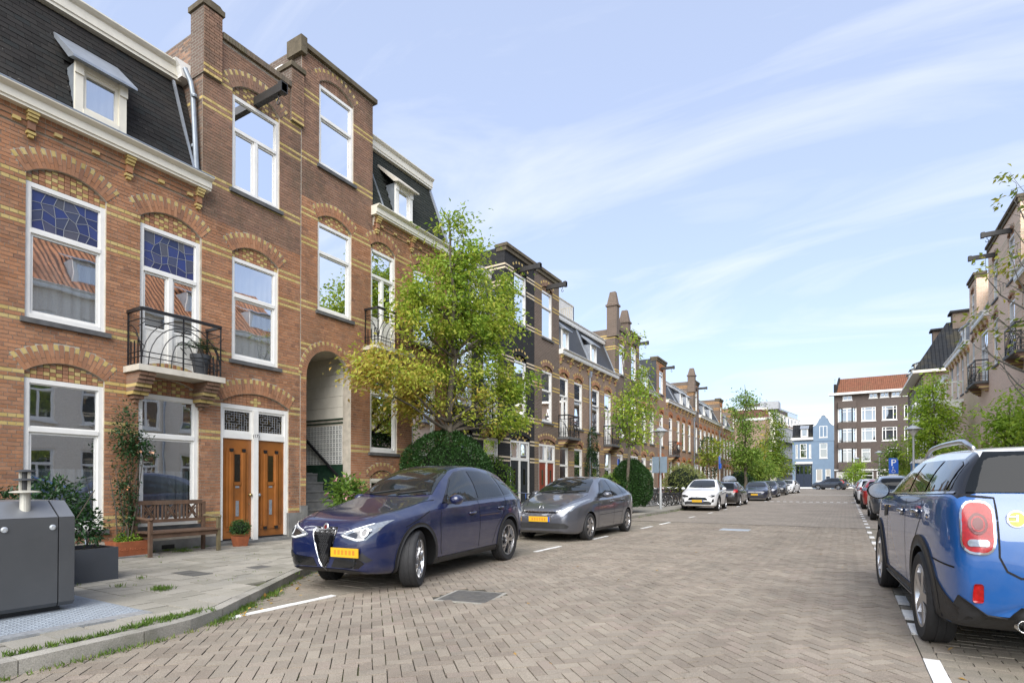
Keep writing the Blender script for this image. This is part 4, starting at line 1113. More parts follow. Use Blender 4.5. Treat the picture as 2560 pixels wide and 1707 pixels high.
# ================================================================== the rest of the left row
def row_house(name, label, ends, tower=None, bay=None, brick="brick_far", band="band_far", ymat="brick_yellow", tbrick=None, ztow=10.9, gable="flat", zc=(7.47, 7.70), zr=9.55, wins=(), dormers=(), balc=None, beam=True, door=True, doorc="door_red", bands=(4.14, 5.72, 6.40, 2.42, 3.14), ring=.26, group=ROW, fr=FL, head="yellow_head", paintc="paint_white", rail_top=None, gwins=None, midz=(4.16, 6.44), side=True, roofm="slate_far", topz=(7.90, 9.98), near=False, dep=6, hb=None, flank=None):
    u0, u1 = ends; P = thing(name, label, "house", fr.p((u0+u1)/2, 0, 0), group)
    tbrick = tbrick or brick; holes = []; pcs = Pieces(fr); mt = MB(fr); bs = MB(fr)
    jobs = []
    def add_hole(a, b, z0, z1, rise=.16, **k):
        h = Hole(a, b, z0, z1, z1+.08, rise, ring); holes.append(h); jobs.append((h, k)); return h
    if tower:
        a, b = tower; c = (a+b)/2; w = min(1.02, (b-a)*.44)
        add_hole(c-w/2, c+w/2, midz[0], midz[1], rows=[midz[0]+(midz[1]-midz[0])*.62], curtain="curtain_dim")
        add_hole(c-w/2, c+w/2, topz[0], min(topz[1], ztow-.75), rows=[topz[0]+(topz[1]-topz[0])*.66], curtain="curtain_dim")
        if door: add_hole(c-.80, c+.80, gz(c)+.15, 3.18, kind="door")
    for i, (a, b) in enumerate(wins):
        bd = balc == i
        add_hole(a, b, (hb or 3.6)+.02 if bd else midz[0], midz[1], rows=[midz[0]+(midz[1]-midz[0])*.62], cols={0: [(a+b)/2]} if bd else None, panels=(0,) if bd else (), curtain=[None, "curtain_dim", "blind"][i % 3] if not bd else None, sill=not bd)
    for i, (a, b) in enumerate(gwins if gwins is not None else wins):
        add_hole(a, b, gz(a)+.75, 3.16, rows=[2.3], curtain=[None, "curtain_dim"][i % 2])
    zt = zc[0]-.02
    if bay: wall_panel(mt, bay[0], bay[1], -.1, zt, [h for h in holes if bay[0] <= h.u0 < bay[1]], 0, -.12)
    if tower: wall_panel(bs, tower[0], tower[1], -.1, ztow, [h for h in holes if tower[0] <= h.u0 < tower[1]], 0, -.12)
    if mt.v: mt.build("wall", brick, P)
    if bs.v: bs.build("tower_wall", tbrick, P)
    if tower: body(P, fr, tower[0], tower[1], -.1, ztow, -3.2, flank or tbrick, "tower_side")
    body(P, fr, u0+.003, u1-.003, -.1, zt-.01, -dep, tbrick)
    bm = MB(fr)
    for z in bands:
        for dz in (-.07, .07):
            iv = [(u0, u1)]
            for h in holes:
                bl = h.block(z+dz)
                if bl: iv = [q for p in iv for q in ((p[0], min(p[1], bl[0])), (max(p[0], bl[1]), p[1])) if q[1]-q[0] > .03]
            for p in iv: bm.box(p[0], p[1], -.02, .004, z+dz-.032, z+dz+.032)
    if tower:
        for z in (topz[0]+.1, topz[0]+1.45, topz[1]+.02):
            for dz in (-.07, .07):
                iv = [tower]
                for h in holes:
                    bl = h.block(z+dz)
                    if bl: iv = [q for p in iv for q in ((p[0], min(p[1], bl[0])), (max(p[0], bl[1]), p[1])) if q[1]-q[0] > .03]
                for p in iv: bm.box(p[0], p[1], -.02, .004, z+dz-.032, z+dz+.032)
                if side: bm.box(tower[0]-.004, tower[0]+.02, -1.6, -.014, z+dz-.032, z+dz+.032)
    bm.build("brick_band", band, P, kind="stuff")
    for h, k in jobs:
        arch(pcs, None, h, MATS_ARCH.get(tbrick if tower and tower[0] <= h.u0 < tower[1] else brick, "brick_red"), ymat, near=False, frame_top=h.z1, d=.012)
        if k.pop("kind", None) == "door":
            fm = MB(fr); d0 = -.12; a, b, z0, z1 = h.u0, h.u1, h.z0, h.z1; c = (a+b)/2
            for q in ((a,a+.08,z0,z1),(b-.08,b,z0,z1),(c-.06,c+.06,z0,z1-.08),(a+.08,b-.08,z1-.08,z1),(a+.08,c-.06,2.38,2.5),(c+.06,b-.08,2.38,2.5)): fm.box(q[0],q[1],d0,-.03,q[2],q[3])
            df = fm.build("door_frame", paintc, P)
            g = MB(fr); g.quad((a+.08,-.08,2.5),(b-.08,-.08,2.5),(b-.08,-.08,z1-.08),(a+.08,-.08,z1-.08)); g.build("pane", "glass_far", df)
            rm = MB(fr); rm.quad((a,-.3,2.4),(b,-.3,2.4),(b,-.3,z1),(a,-.3,z1)); rm.build("room_recess", "room", df)
            for (p, q) in ((a+.08, c-.06), (c+.06, b-.08)):
                dm = MB(fr); dm.box(p, q, d0, -.07, z0, 2.38); dm.box(p+.1, q-.1, -.07, -.05, z0+.2, 2.2); do = dm.build("door", doorc, P)
                g = MB(fr); g.box((p+q)/2-.07, (p+q)/2+.07, -.05, -.044, 1.4, 2.05); g.build("pane", "glass_lead_dark", do)
        else:
            k["rows"] = [r for r in k.get("rows", ()) if h.z0+.3 < r < h.z1-.2]
            window(P, fr, h.u0, h.u1, h.z0, h.z1, near=near, paint=paintc, sillmat="stone_sill", depth=.4, **k)
    if bay:
        cons = [bay[0]+.12+i*(bay[1]-bay[0]-.24)/max(1, round((bay[1]-bay[0])/1.1)) for i in range(round((bay[1]-bay[0])/1.1)+1)]
        fm = MB(fr); frieze(pcs, fm, bay[0], bay[1], zc[0]-.42, zc[0], cons, near=False); fm.build("frieze", brick, P)
        cornice(P, fr, bay[0]-.02, bay[1]+.02, zc[0], zc[1], .30, paintc)
        if zr:
            mansard(P, fr, bay[0], bay[1], .03, zc[1]+.01, -.72, zr, None, base=roofm, sw=0)
            cornice(P, fr, bay[0], bay[1], zr, zr+.26, .24, paintc, d0=-.80)
            mb = MB(fr); mb.box(bay[0], bay[1], -dep, -.78, zr-.1, zr+.2); mb.build("flat_roof", "slate_base", P)
            for dc in dormers: dormer(P, fr, dc, .72, -.05, zc[1]+.06, zc[1]+1.05, -.66, near=False, paint=paintc, capw=.08)
            fl = MB(fr)
            for u in (bay[0]+.05, bay[1]-.05): fl.bar((u,-.72,zr),(u,.04,zc[1]+.02), .07, .05)
            fl.build("flashing", "zinc", P)
    pcs.emit(P, "arch_brick", 0)
    if tower:
        a, b = tower; c = (a+b)/2; cp = MB(fr)
        if gable == "flat": cp.box(a-.06, b+.06, -.45, .12, ztow, ztow+.12); cp.box(a-.03, b+.03, -.4, .06, ztow-.16, ztow)
        elif gable == "pinn":
            cp.box(a+.3, b-.3, -.3, .08, ztow, ztow+.1)
        cp.build("coping", "coping", P)
        if beam: hoist(P, fr, c, min(topz[1], ztow-.75)+.12, .95)
    if balc is not None:
        a, b = wins[balc]; bo = balcony(P, fr, a-.2, b+.2, .55, hb or 3.6, 1.0, slab="stone_sill", near=False)
        bp = Pieces(fr)
        for (p, q) in ((a-.15, a+.1), (b-.1, b+.15)): bracket(bo, fr, p, q, .48, (hb or 3.6)-.11, 6, ["brick_brown","brick_brown","brick_yellow","brick_brown","brick_yellow","brick_brown"], bp)
        bp.emit(bo, "corbel_brick", 0)
    return P
pieces_mat("black_brick", [(.016,.016,.017),(.024,.023,.024),(.020,.020,.020)], gamt=.15)
pieces_mat("brick_orange", [(.34,.13,.055),(.40,.165,.07),(.37,.15,.065)])
MATS_ARCH = {"brick_black": "black_brick", "brick_far": "brick_red", "brick_far_dark": "brick_brown", "brick_far_orange": "brick_orange"}
plain("door_red", (.22,.035,.012), .35, var=.15); plain("door_dark", (.02,.025,.03), .35)

H0 = row_house("brick_house", "brick house adjoining the container corner, beyond the left edge of the view", (-3.9, 2.19), (-3.9, -1.5), (-1.5, 2.19), "brick_far", "band_far", wins=[(-1.1,0.0),(.7,1.8)], dormers=(.2,), ztow=10.75)
H3 = row_house("brick_house", "black-painted brick house behind the broad yellowing street tree", (14.9, 21.02), (18.62, 21.02), (14.9, 18.62), "brick_black", "band_cream", wins=[(15.35,16.4),(17.1,18.15)], balc=1, dormers=(16.8,), ztow=10.75, doorc="door_dark", zc=(7.5,7.72))
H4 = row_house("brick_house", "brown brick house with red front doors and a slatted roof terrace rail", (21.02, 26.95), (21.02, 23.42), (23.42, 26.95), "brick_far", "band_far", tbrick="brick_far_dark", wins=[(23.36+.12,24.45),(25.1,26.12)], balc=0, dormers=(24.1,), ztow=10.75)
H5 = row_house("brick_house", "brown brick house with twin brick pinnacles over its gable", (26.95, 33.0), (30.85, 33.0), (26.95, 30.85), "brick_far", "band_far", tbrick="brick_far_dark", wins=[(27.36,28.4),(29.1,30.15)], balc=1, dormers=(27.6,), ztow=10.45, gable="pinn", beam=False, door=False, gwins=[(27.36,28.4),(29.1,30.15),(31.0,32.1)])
# pinnacles and the scalloped gable between them
def pinnacle(P, fr, u, w, z0, z1, z2, dback=-.5):
    m = MB(fr); m.box(u-w/2, u+w/2, dback, .10, z0, z1); m.box(u-w/2-.06, u+w/2+.06, dback-.06, .16, z1, z1+.10)
    h = w/2; a = .55
    m.add([(u-h,dback,z1+.1),(u+h,dback,z1+.1),(u+h,.1,z1+.1),(u-h,.1,z1+.1),(u-h*a,dback+.15,z2),(u+h*a,dback+.15,z2),(u+h*a,-.02,z2),(u-h*a,-.02,z2)],
          [(3,2,1,0),(4,5,6,7),(0,1,5,4),(1,2,6,5),(2,3,7,6),(3,0,4,7)])
    m.build("pinnacle", "brick_far_dark", P)
pinnacle(H5, FL, 30.99, .46, 10.0, 11.75, 12.6); pinnacle(H5, FL, 32.98, .46, 10.0, 11.25, 12.05)
m = MB(FL); m.prism([(31.2,10.4),(32.8,10.4),(32.8,10.7),(32.4,10.62),(31.9,10.7),(31.55,11.0),(31.35,11.4),(31.2,11.75)], -.3, .02); m.build("gable_scroll", "brick_far_dark", H5)
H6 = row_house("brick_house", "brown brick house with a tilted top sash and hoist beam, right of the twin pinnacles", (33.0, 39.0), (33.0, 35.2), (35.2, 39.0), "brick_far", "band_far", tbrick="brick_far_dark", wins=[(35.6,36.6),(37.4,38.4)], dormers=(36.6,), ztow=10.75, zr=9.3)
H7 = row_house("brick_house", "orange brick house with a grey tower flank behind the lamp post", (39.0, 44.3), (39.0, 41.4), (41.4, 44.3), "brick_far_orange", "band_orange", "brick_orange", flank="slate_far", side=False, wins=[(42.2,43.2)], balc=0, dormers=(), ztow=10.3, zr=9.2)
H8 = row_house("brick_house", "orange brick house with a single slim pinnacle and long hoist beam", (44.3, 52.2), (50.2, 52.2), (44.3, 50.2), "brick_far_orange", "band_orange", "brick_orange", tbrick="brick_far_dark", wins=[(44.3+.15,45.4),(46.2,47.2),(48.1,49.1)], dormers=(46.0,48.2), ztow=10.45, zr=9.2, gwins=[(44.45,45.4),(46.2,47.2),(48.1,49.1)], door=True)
pinnacle(H8, FL, 50.35, .5, 9.5, 10.9, 11.6)
H9 = row_house("brick_house", "orange brick house with two dormers between the slim pinnacle and a plain gable", (52.2, 63.6), (61.7, 63.6), (52.2, 61.7), "brick_far_orange", "band_orange", "brick_orange", wins=[(52.4,53.4),(54.2,55.2),(56.0,57.0),(57.9,58.9),(59.7,60.7)], flank="brick_far_dark", dormers=(54.5,57.5), ztow=10.35, zr=9.2, beam=False, door=False)  # flank in darker brick: shade on the tower side put into its colour
H10 = row_house("brick_house", "orange brick house ending the left row behind the tall green tree", (63.6, 71.5), (69.3, 71.5), (63.6, 69.3), "brick_far_orange", "band_orange", "brick_orange", wins=[(64.0,65.0),(65.8,66.8),(67.6,68.6)], flank="brick_far_dark", dormers=(65.5,), ztow=10.3, zr=9.2, beam=False, door=False)  # the darker flank brick paints in shade on the end tower
downpipe(H4, FL, 26.93, .06, .3, 7.0); downpipe(H8, FL, 50.1, .06, .3, 7.0); downpipe(H9, FL, 61.6, .06, .3, 6.8, mat="lead_pipe")
downpipe(H3, FL, 15.0, .06, .3, 7.3, mat="lead_pipe")
# white terrace rail on the roof of H4
m = MB(FL)
for a, b in (((23.5,-.9),(27.0,-.9)), ((27.0,-.9),(27.0,-3.0))):
    n = int((Vector(b)-Vector(a)).length/.11)
    for i in range(n+1):
        t = i/n; m.bar((a[0]+(b[0]-a[0])*t, a[1]+(b[1]-a[1])*t, 9.8), (a[0]+(b[0]-a[0])*t, a[1]+(b[1]-a[1])*t, 10.75), .05, .02)
    m.bar((a[0],a[1],10.78),(b[0],b[1],10.78), .06, .05); m.bar((a[0],a[1],9.9),(b[0],b[1],9.9), .04, .04)
m.build("terrace_railing", "limestone", H4)
# ================================================================== right row, end of the street
def tile_mat(name, c, axis, w=.24, rowh=.3):
    m, t, b = new_mat(name); p = pos(t)
    sp = node(t, "ShaderNodeSeparateXYZ"); t.links.new(p, sp.inputs[0])
    def wave(src, w):
        a = node(t, "ShaderNodeMath", operation='MULTIPLY'); t.links.new(src, a.inputs[0]); a.inputs[1].default_value = 2*PI/w
        s = node(t, "ShaderNodeMath", operation='SINE'); t.links.new(a.outputs[0], s.inputs[0]); return s.outputs[0]
    def saw(src, w):
        a = node(t, "ShaderNodeMath", operation='DIVIDE'); t.links.new(src, a.inputs[0]); a.inputs[1].default_value = w
        f = node(t, "ShaderNodeMath", operation='FRACT'); t.links.new(a.outputs[0], f.inputs[0]); return f.outputs[0]
    a = wave(sp.outputs[axis], w); s = saw(sp.outputs["Z"], rowh)
    h = node(t, "ShaderNodeMath", operation='MULTIPLY_ADD'); t.links.new(s, h.inputs[0]); h.inputs[1].default_value = -.8; t.links.new(a, h.inputs[2])
    col = mixc(t, 1, c, maprange(t, noise(t, p, 2.5, 5, .7), .3, .7, .7, 1.3), 'MULTIPLY')
    col = mixc(t, maprange(t, noise(t, p, .6, 5, .7), .5, .75, 0, .45), col, (.12,.10,.05))
    t.links.new(col, b.inputs["Base Color"]); b.inputs["Roughness"].default_value = .8; b.inputs["Specular IOR Level"].default_value = .25
    bump(t, b, h.outputs[0], 1.0, .04); return m
tile_mat("tile_red_x", (.215,.085,.045), "X"); tile_mat("tile_red_y", (.58,.25,.12), "Y", .22); tile_mat("tile_black", (.018,.020,.023), "X", .28, .28)
plain("shingle_red", (.10,.035,.025), .8, var=.2, scale=8)
plain("blue_render", (.165,.235,.32), .8, var=.06, scale=2, dirt=.15, dirtc=(.15,.2,.27))
plain("navy_paint", (.018,.028,.05), .35, var=.1); plain("pale_render", (.62,.59,.48), .85, var=.06, scale=1.2, dirt=.2, dirtc=(.4,.37,.3))
plain("grey_render", (.36,.37,.38), .8, var=.08); plain("wood_slat", (.36,.31,.24), .7, var=.15)

brick_mat("brick_pale", (.70,.62,.51), (.76,.68,.57), (.72,.68,.6), wamt=.06, weather=(.4,.35,.28))
RROW = "houses on the right side of the street"
def flat_house(name, label, cat, fr, u0, u1, z1, dep, brick, wins, group=None, gap=.03, paint="paint_white", near=False, sillm="paint_white"):
    """plain block: wins = (u0,u1,z0,z1,rows,cols)"""
    P = thing(name, label, cat, fr.p((u0+u1)/2, 0, 0), group); holes = [Hole(w[0], w[1], w[2], w[3]) for w in wins]
    mb = MB(fr); wall_panel(mb, u0, u1, -.2, z1, holes, 0, -.12); mb.build("wall", brick, P)
    body(P, fr, u0+.002, u1-.002, -.2, z1-.01, -dep, brick)
    for w in wins: window(P, fr, w[0], w[1], w[2], w[3], w[4] if len(w) > 4 else (), w[5] if len(w) > 5 else None, near=near, paint=paint, sillmat=sillm, depth=.35, fw=.09, curtain=w[6] if len(w) > 6 else None)
    return P
# houses opposite the camera: outside the frame, but mirrored in the windows on the left
for k, (a, b, lab) in enumerate(((6.5, 15.0, "tan brick house with white sashes under a red tiled roof, opposite the wooden doors"), (15.0, 22.0, "tan brick house under a red tiled roof, second one opposite the blue car"))):
    wn_ = []
    for z0, z1 in ((.9, 2.9), (4.1, 6.0), (7.0, 8.7)):
        for i in range(4 if k == 0 else 3):
            u = a+.7+i*2.1; wn_.append((u, u+1.15, z0, z1, [z1-.6], {0: [u+.575]}, [None, "curtain_dim", "blind"][(i+k) % 3]))
    P = flat_house("brick_house", lab, "house", FRR, a, b, 9.6, 7, "brick_pale", wn_, RROW)
    cornice(P, FRR, a, b, 9.6, 9.85, .35, "paint_white")
    mb = MB(FRR); mb.add([(a,.3,9.85),(b,.3,9.85),(b,-3.2,13.2),(a,-3.2,13.2),(a,-7,9.85),(b,-7,9.85)], [(0,1,2,3),(3,2,5,4),(0,3,4),(1,5,2)]); mb.build("roof", "tile_red_y", P)
    for u in (a+1.8, a+5.4): dormer(P, FRR, u, 1.5, -.25, 9.95, 11.3, -1.7, near=False, paint="paint_white")
    downpipe(P, FRR, b-.15, .08, .3, 9.2)
RA = row_house("brick_house", "tan pink brick house with hoist beam tower, nearest on the right", (22.0, 31.2), (28.4, 31.2), (22.0, 28.4), "brick_pink", "band_cream", "band_cream", zc=(9.2,9.5), zr=11.3, ztow=12.45, topz=(9.66,11.5), midz=(6.75,8.85), wins=[(22.6,24),(25,26.4),(26.9,28.2)], gwins=[(22.6,24),(25,26.4)], balc=2, hb=6.3, bands=(8.2,6.9), ring=.2, group=RROW, fr=FRR, door=False, dormers=(25,))
RA2 = row_house("brick_house", "tan pink brick house with second hoist beam tower and iron balcony, right side", (31.2, 36.9), (31.2, 34.0), (34.0, 36.9), "brick_pink", "band_cream", "band_cream", zc=(9.35,9.62), zr=11.2, ztow=12.44, topz=(9.66,11.5), midz=(6.75,8.85), wins=[(34.25,35.9)], balc=0, hb=6.3, bands=(8.2,6.9), ring=.2, group=RROW, fr=FRR, door=False, gwins=[(34.25,35.9)])
RB = row_house("brick_house", "pale pink brick house with small grey-sided tower and narrow arched windows, right side", (36.9, 46.0), (36.9, 38.7), (38.7, 46.0), "brick_pink", "band_cream", "band_cream", zc=(9.0,9.25), zr=11.0, ztow=12.2, topz=(9.5,11.6), midz=(6.6,8.9), wins=[(39.0,39.8),(40.6,41.4),(42.2,43.2),(44.2,45.2)], bands=(8.2,6.9), ring=.2, group=RROW, fr=FRR, door=False, beam=False, dormers=(40.5,), side=False)
m = MB(FRR)                                       # white wooden bay with balcony rails on RB and its neighbour
for (u0, z) in ((40.6, 3.3), (40.6, 6.3)):
    m.box(u0, u0+3.6, 0, 1.2, z-.15, z)
    for t in range(13): m.box(u0+t*.3, u0+t*.3+.05, 1.12, 1.18, z, z+.95)
    m.box(u0, u0+3.6, 1.1, 1.2, z+.95, z+1.03); m.box(u0, u0+3.6, 1.1, 1.2, z+.10, z+.16)
    for t in range(4): m.box(u0-.02, u0+.03, .2+t*.3, .25+t*.3, z, z+.95)
    m.box(u0-.03, u0+.04, 0, 1.2, z+.95, z+1.03)
    for t in (0, 3.5): m.prism([(.1, z-.15), (1.0, z-.15), (.1, z-1.0)], u0+t, u0+t+.1, 0)
m.build("balcony", "paint_white", RB)
RC = row_house("brick_house", "pink house with a white wooden veranda next to the black-roofed block", (46.0, 58.0), None, (46.0, 58.0), "brick_pink", "band_cream", "band_cream", zc=(8.3,8.6), zr=None, midz=(4.3,6.4), wins=[(47,48.2),(50,51.2),(53,54.2),(56,57.2)], bands=(6.2,), ring=.2, group=RROW, fr=FRR, door=False)
m = MB(FRR)
for u in (47.5, 51.0, 54.5):
    m.box(u, u+2.0, 0, 1.1, 3.2, 3.4); m.box(u, u+2.0, 0, 1.1, 6.0, 6.2); m.box(u, u+2.0, 0, 1.1, 7.6, 7.9)
    for q in (0, 1.9): m.box(u+q, u+q+.1, 1.0, 1.1, 3.4, 7.6)
    for q in range(8): m.box(u+q*.27, u+q*.27+.05, 1.04, 1.08, 6.2, 7.0)
    m.box(u, u+2.0, 1.02, 1.1, 7.0, 7.08)
m.build("veranda", "paint_white", RC)
# block with black tiled hipped roof
RD_ = flat_house("corner_building", "dark brick corner building with steep black tiled hip roof and square chimneys", "building", FRR, 60.0, 74.0, 11.3, 11, "brick_far_dark", [(61+i*1.3, 61.8+i*1.3, z, z+2.0) for i in range(9) for z in (9.0-.1, 5.6, 2.2)], RROW)
m = MB(FRR); a0, a1, z0, zt = 59.6, 74.5, 11.3, 15.7
m.add([(a0,.7,z0),(a1,.7,z0),(a1,-11.4,z0),(a0,-11.4,z0),(a0+2.6,-1.9,zt),(a1-2.6,-1.9,zt),(a1-2.6,-9,zt),(a0+2.6,-9,zt)],[(0,1,5,4),(1,2,6,5),(2,3,7,6),(3,0,4,7),(4,5,6,7)])
m.build("roof", "tile_black", RD_)
m = MB(FRR); m.box(a0-.02, a1+.02, -11.45, .75, z0-.22, z0-.01); m.build("eave", "paint_cream", RD_)
m = MB(FRR)
for (u, d, w, zb, zh) in ((61.8,-2.3,1.1,15.0,16.4),(64.5,-1.2,.8,13.5,15.6)):
    m.box(u, u+w, d-1.3, d, zb, zh)
m.build("chimney", "brick_far_dark", RD_)
m = MB(FRR)
for (u, d, w, zh) in ((61.8,-2.3,1.1,16.4),(64.5,-1.2,.8,15.6)): m.box(u-.2, u+w+.2, d-1.5, d+.2, zh, zh+.18)
m.build("chimney_cap", "slate_base", RD_)
for u in (66, 69, 72): dormer(RD_, FRR, u, 1.3, .05, 11.4, 12.9, -1.6, near=False)
m = MB(Frame((XR, 60, 0), (1,0,0), (0,-1,0)))
for i in range(4): m.box(1.0+i*2.2, 2.0+i*2.2, .0, .03, 8.3, 10.4)
m.build("window", "paint_white", RD_)

# ---------------------------------------------------------------- buildings closing the street, facing the camera
FE = Frame((0, 96, .74), (1, 0, 0), (0, -1, 0))
E_ = -.74
BL = flat_house("blue_house", "blue-grey painted house with white bell gable and big navy garage doors", "house", FE, -7.05, -1.50, 8.0+E_+.0, 8, "blue_render",
    [(-6.03,-5.08,5.38+E_,7.6+E_,[6.6+E_]),(-6.6,-6.3,5.38+E_,7.5+E_),(-4.8,-4.5,5.38+E_,7.5+E_),(-3.40,-2.36,5.33+E_,7.6+E_,[6.7+E_]),(-3.87,-3.03,1.83+E_,3.7+E_),(-2.63,-1.96,.8+E_,3.69+E_,[2.7+E_]),(-6.68,-4.37,.86+E_,4.52+E_)])
for c_ in list(BL.children):
    pass
m = MB(FE); z = lambda v: v+E_
gp = [(-4.23,z(7.9)),(-1.50,z(7.9)),(-1.50,z(10.2)),(-1.78,z(10.35)),(-2.05,z(10.75)),(-2.2,z(11.2)),(-2.45,z(11.4)),(-2.55,z(11.7)),(-2.86,z(11.85)),(-3.17,z(11.7)),(-3.27,z(11.4)),(-3.52,z(11.2)),(-3.67,z(10.75)),(-3.94,z(10.35)),(-4.23,z(10.2))]
m.prism(gp, -.4, .05); m.build("gable", "blue_render", BL)
m = MB(FE)
for p, q in zip(gp[2:], gp[3:]): m.bar((p[0],-.15,p[1]),(q[0],-.15,q[1]), .5, .13)
for q in ((-7.25,-4.23,8.15,8.5,.35),(-6.72,-4.33,4.52,4.84,.12)): m.box(q[0],q[1],-.05,q[4],z(q[2]),z(q[3]))
m.build("cornice", "paint_white", BL)
window(BL, FE, -3.40, -2.36, z(8.45), z(10.15), (), {0: [-2.88]}, d=-.02, near=False, sillmat="paint_white")
m = MB(FE); m.add([(-7.05,.05,z(8.5)),(-4.23,.05,z(8.5)),(-4.23,-1.4,z(10.7)),(-7.05,-1.4,z(10.7))], [(0,1,2,3)]); m.add([(-7.05,.05,z(8.5)),(-7.05,-1.4,z(10.7)),(-7.05,-1.4,z(8.5))], [(0,1,2)]); m.build("roof", "tile_black", BL)
m = MB(FE); m.box(-7.05,-4.23,-8,-1.35,z(8),z(10.72)); m.box(-7.2,-4.23,-1.5,-1.2,z(10.6),z(10.85)); m.build("roof_edge", "paint_white", BL)
dormer(BL, FE, -5.4, .95, .0, z(8.6), z(9.9), -1.2, near=False, paint="paint_white")
m = MB(FE); m.box(-6.66,-5.54,-.08,-.04,z(.86),z(4.5)); m.box(-5.51,-4.39,-.08,-.04,z(.86),z(4.5))
for a in (-6.5,-6.0,-5.4,-4.9): m.box(a,a+.38,-.04,-.03,z(1.1),z(2.6)); 
gd = m.build("garage_door", "navy_paint", BL)
m = MB(FE)
for a in (-6.5,-6.0,-5.4,-4.9): m.quad((a,-.035,z(3.0)),(a+.38,-.035,z(3.0)),(a+.38,-.035,z(4.2)),(a,-.035,z(4.2)))
m.build("pane", "glass_far", gd)
m = MB(FE); m.box(-2.55,-2.04,-.07,-.03,z(.8),z(2.6)); m.build("door", "navy_paint", BL)

def dutch(u0, u1, z0, z1): 
    w = u1-u0; return (u0, u1, z0, z1, [z1-(z1-z0)*.22], {0: [u0+w*.24, u1-w*.24], 1: [u0+w*.24, u1-w*.24]}, "curtain_dim")
ws = []
for z0, z1 in ((10.58,12.6),(7.65,9.6)):
    ws += [dutch(1.97,3.74,z(z0),z(z1)), dutch(4.48,6.26,z(z0),z(z1)), dutch(7.08,8.9,z(z0),z(z1)), dutch(9.8,11.6,z(z0),z(z1))]
ws += [(1.96,3.07,z(4.74),z(6.6),[z(6.1)],None,"curtain_dim"),(5.1,6.23,z(4.85),z(6.65),[z(6.1)],None,"curtain_dim"),(7.4,8.5,z(4.85),z(6.65),[z(6.1)])]
ws += [(2.93+1.35*i,3.95+1.35*i,z(13.85),z(14.6),(),{0:[3.44+1.35*i]}) for i in range(5)] + [(-.36,.83,z(13.75),z(14.4),(),{0:[.23]})]
ws += [(-1.2,.9,z(.9),z(3.3),[z(2.7)],{0:[-.5,.2]}),(1.3,3.4,z(.9),z(3.3),[z(2.7)],{0:[2.0]}),(3.8,7.0,z(.9),z(3.3),[z(2.7)],{0:[5.0,6.0]})]
AB = flat_house("apartment_building", "four-storey dark brown brick apartment block with white window frames and orange tiled roof", "building", FE, -1.48, 14, z(14.7), 10, "brick_apartment", ws)
for z0, z1 in ((10.55,12.55),(7.6,9.55),(4.65,6.6)):   # white three-sided bays
    m = MB(FE); u0, u1, b_ = -.9, 1.28, .45
    pts = [(u0,0),(u0+.45,b_),(u1-.45,b_),(u1,0)]
    for (p, q) in zip(pts, pts[1:]):
        n = 1 if p[1] != q[1] else 2
        for zz in (z0, z0+.03, z1-.12): m.bar((p[0],p[1],z(zz)+.05),(q[0],q[1],z(zz)+.05), .08, .12)
        for k in range(n+1): m.bar((p[0]+(q[0]-p[0])*k/n,p[1]+(q[1]-p[1])*k/n,z(z0)),(p[0]+(q[0]-p[0])*k/n,p[1]+(q[1]-p[1])*k/n,z(z1)), .16, .16)
        m.bar((p[0],p[1],z(z1)-.5),(q[0],q[1],z(z1)-.5), .07, .07)
    bw = m.build("bay_window", "paint_white", AB); g = MB(FE)
    for (p, q) in zip(pts, pts[1:]): g.quad((p[0],p[1]-.02,z(z0)),(q[0],q[1]-.02,z(z0)),(q[0],q[1]-.02,z(z1)),(p[0],p[1]-.02,z(z1)))
    g.build("pane", "glass_far", bw)
    g = MB(FE); g.quad((u0,.02,z(z0)),(u1,.02,z(z0)),(u1,.02,z(z1)),(u0,.02,z(z1))); g.build("curtain", "curtain_dim", bw)
m = MB(FE); m.box(-.95, 1.33, 0, .5, z(3.5), z(4.6)); m.box(-.95,1.33,0,.5,z(6.65),z(7.55)); m.box(-.95,1.33,0,.5,z(9.6),z(10.5)); m.box(-.95,1.33,0,.5,z(12.6),z(13.6)); m.build("bay_wall", "brick_apartment", AB)
m = MB(FE); m.box(-2.1, 14, -.3, .7, z(14.55), z(14.85)); m.box(-1.5, 14, 0, .12, z(3.42), z(3.6)); m.box(-.6,1.0,.1,.3,z(3.7),z(3.8)); m.build("cornice", "paint_white", AB)
m = MB(FE); m.add([(-1.2,.6,z(14.85)),(14,.6,z(14.85)),(14,-4.0,z(17.6)),(-.75,-4.0,z(17.6)),(-1.2,-9,z(14.85)),(14,-9,z(14.85))], [(0,1,2,3),(3,2,5,4),(0,3,4)]); m.build("roof", "tile_red_x", AB)
m = MB(FE); m.bar((-1.25,.5,z(14.9)),(-.8,-4.0,z(17.7)), .25, .3); m.box(-1.5,-1.15,-.3,.3,z(14.8),z(16.2)); m.build("roof_edge", "slate_base", AB)
m = MB(FE); m.tube([(-1.33,0,z(16.2)),(-1.33,0,z(16.9))], .03, 5); m.lathe([(.0,0),(.09,.06),(.0,.16)], (-1.33,0,z(16.9)), 8); m.build("finial", "zinc", AB)

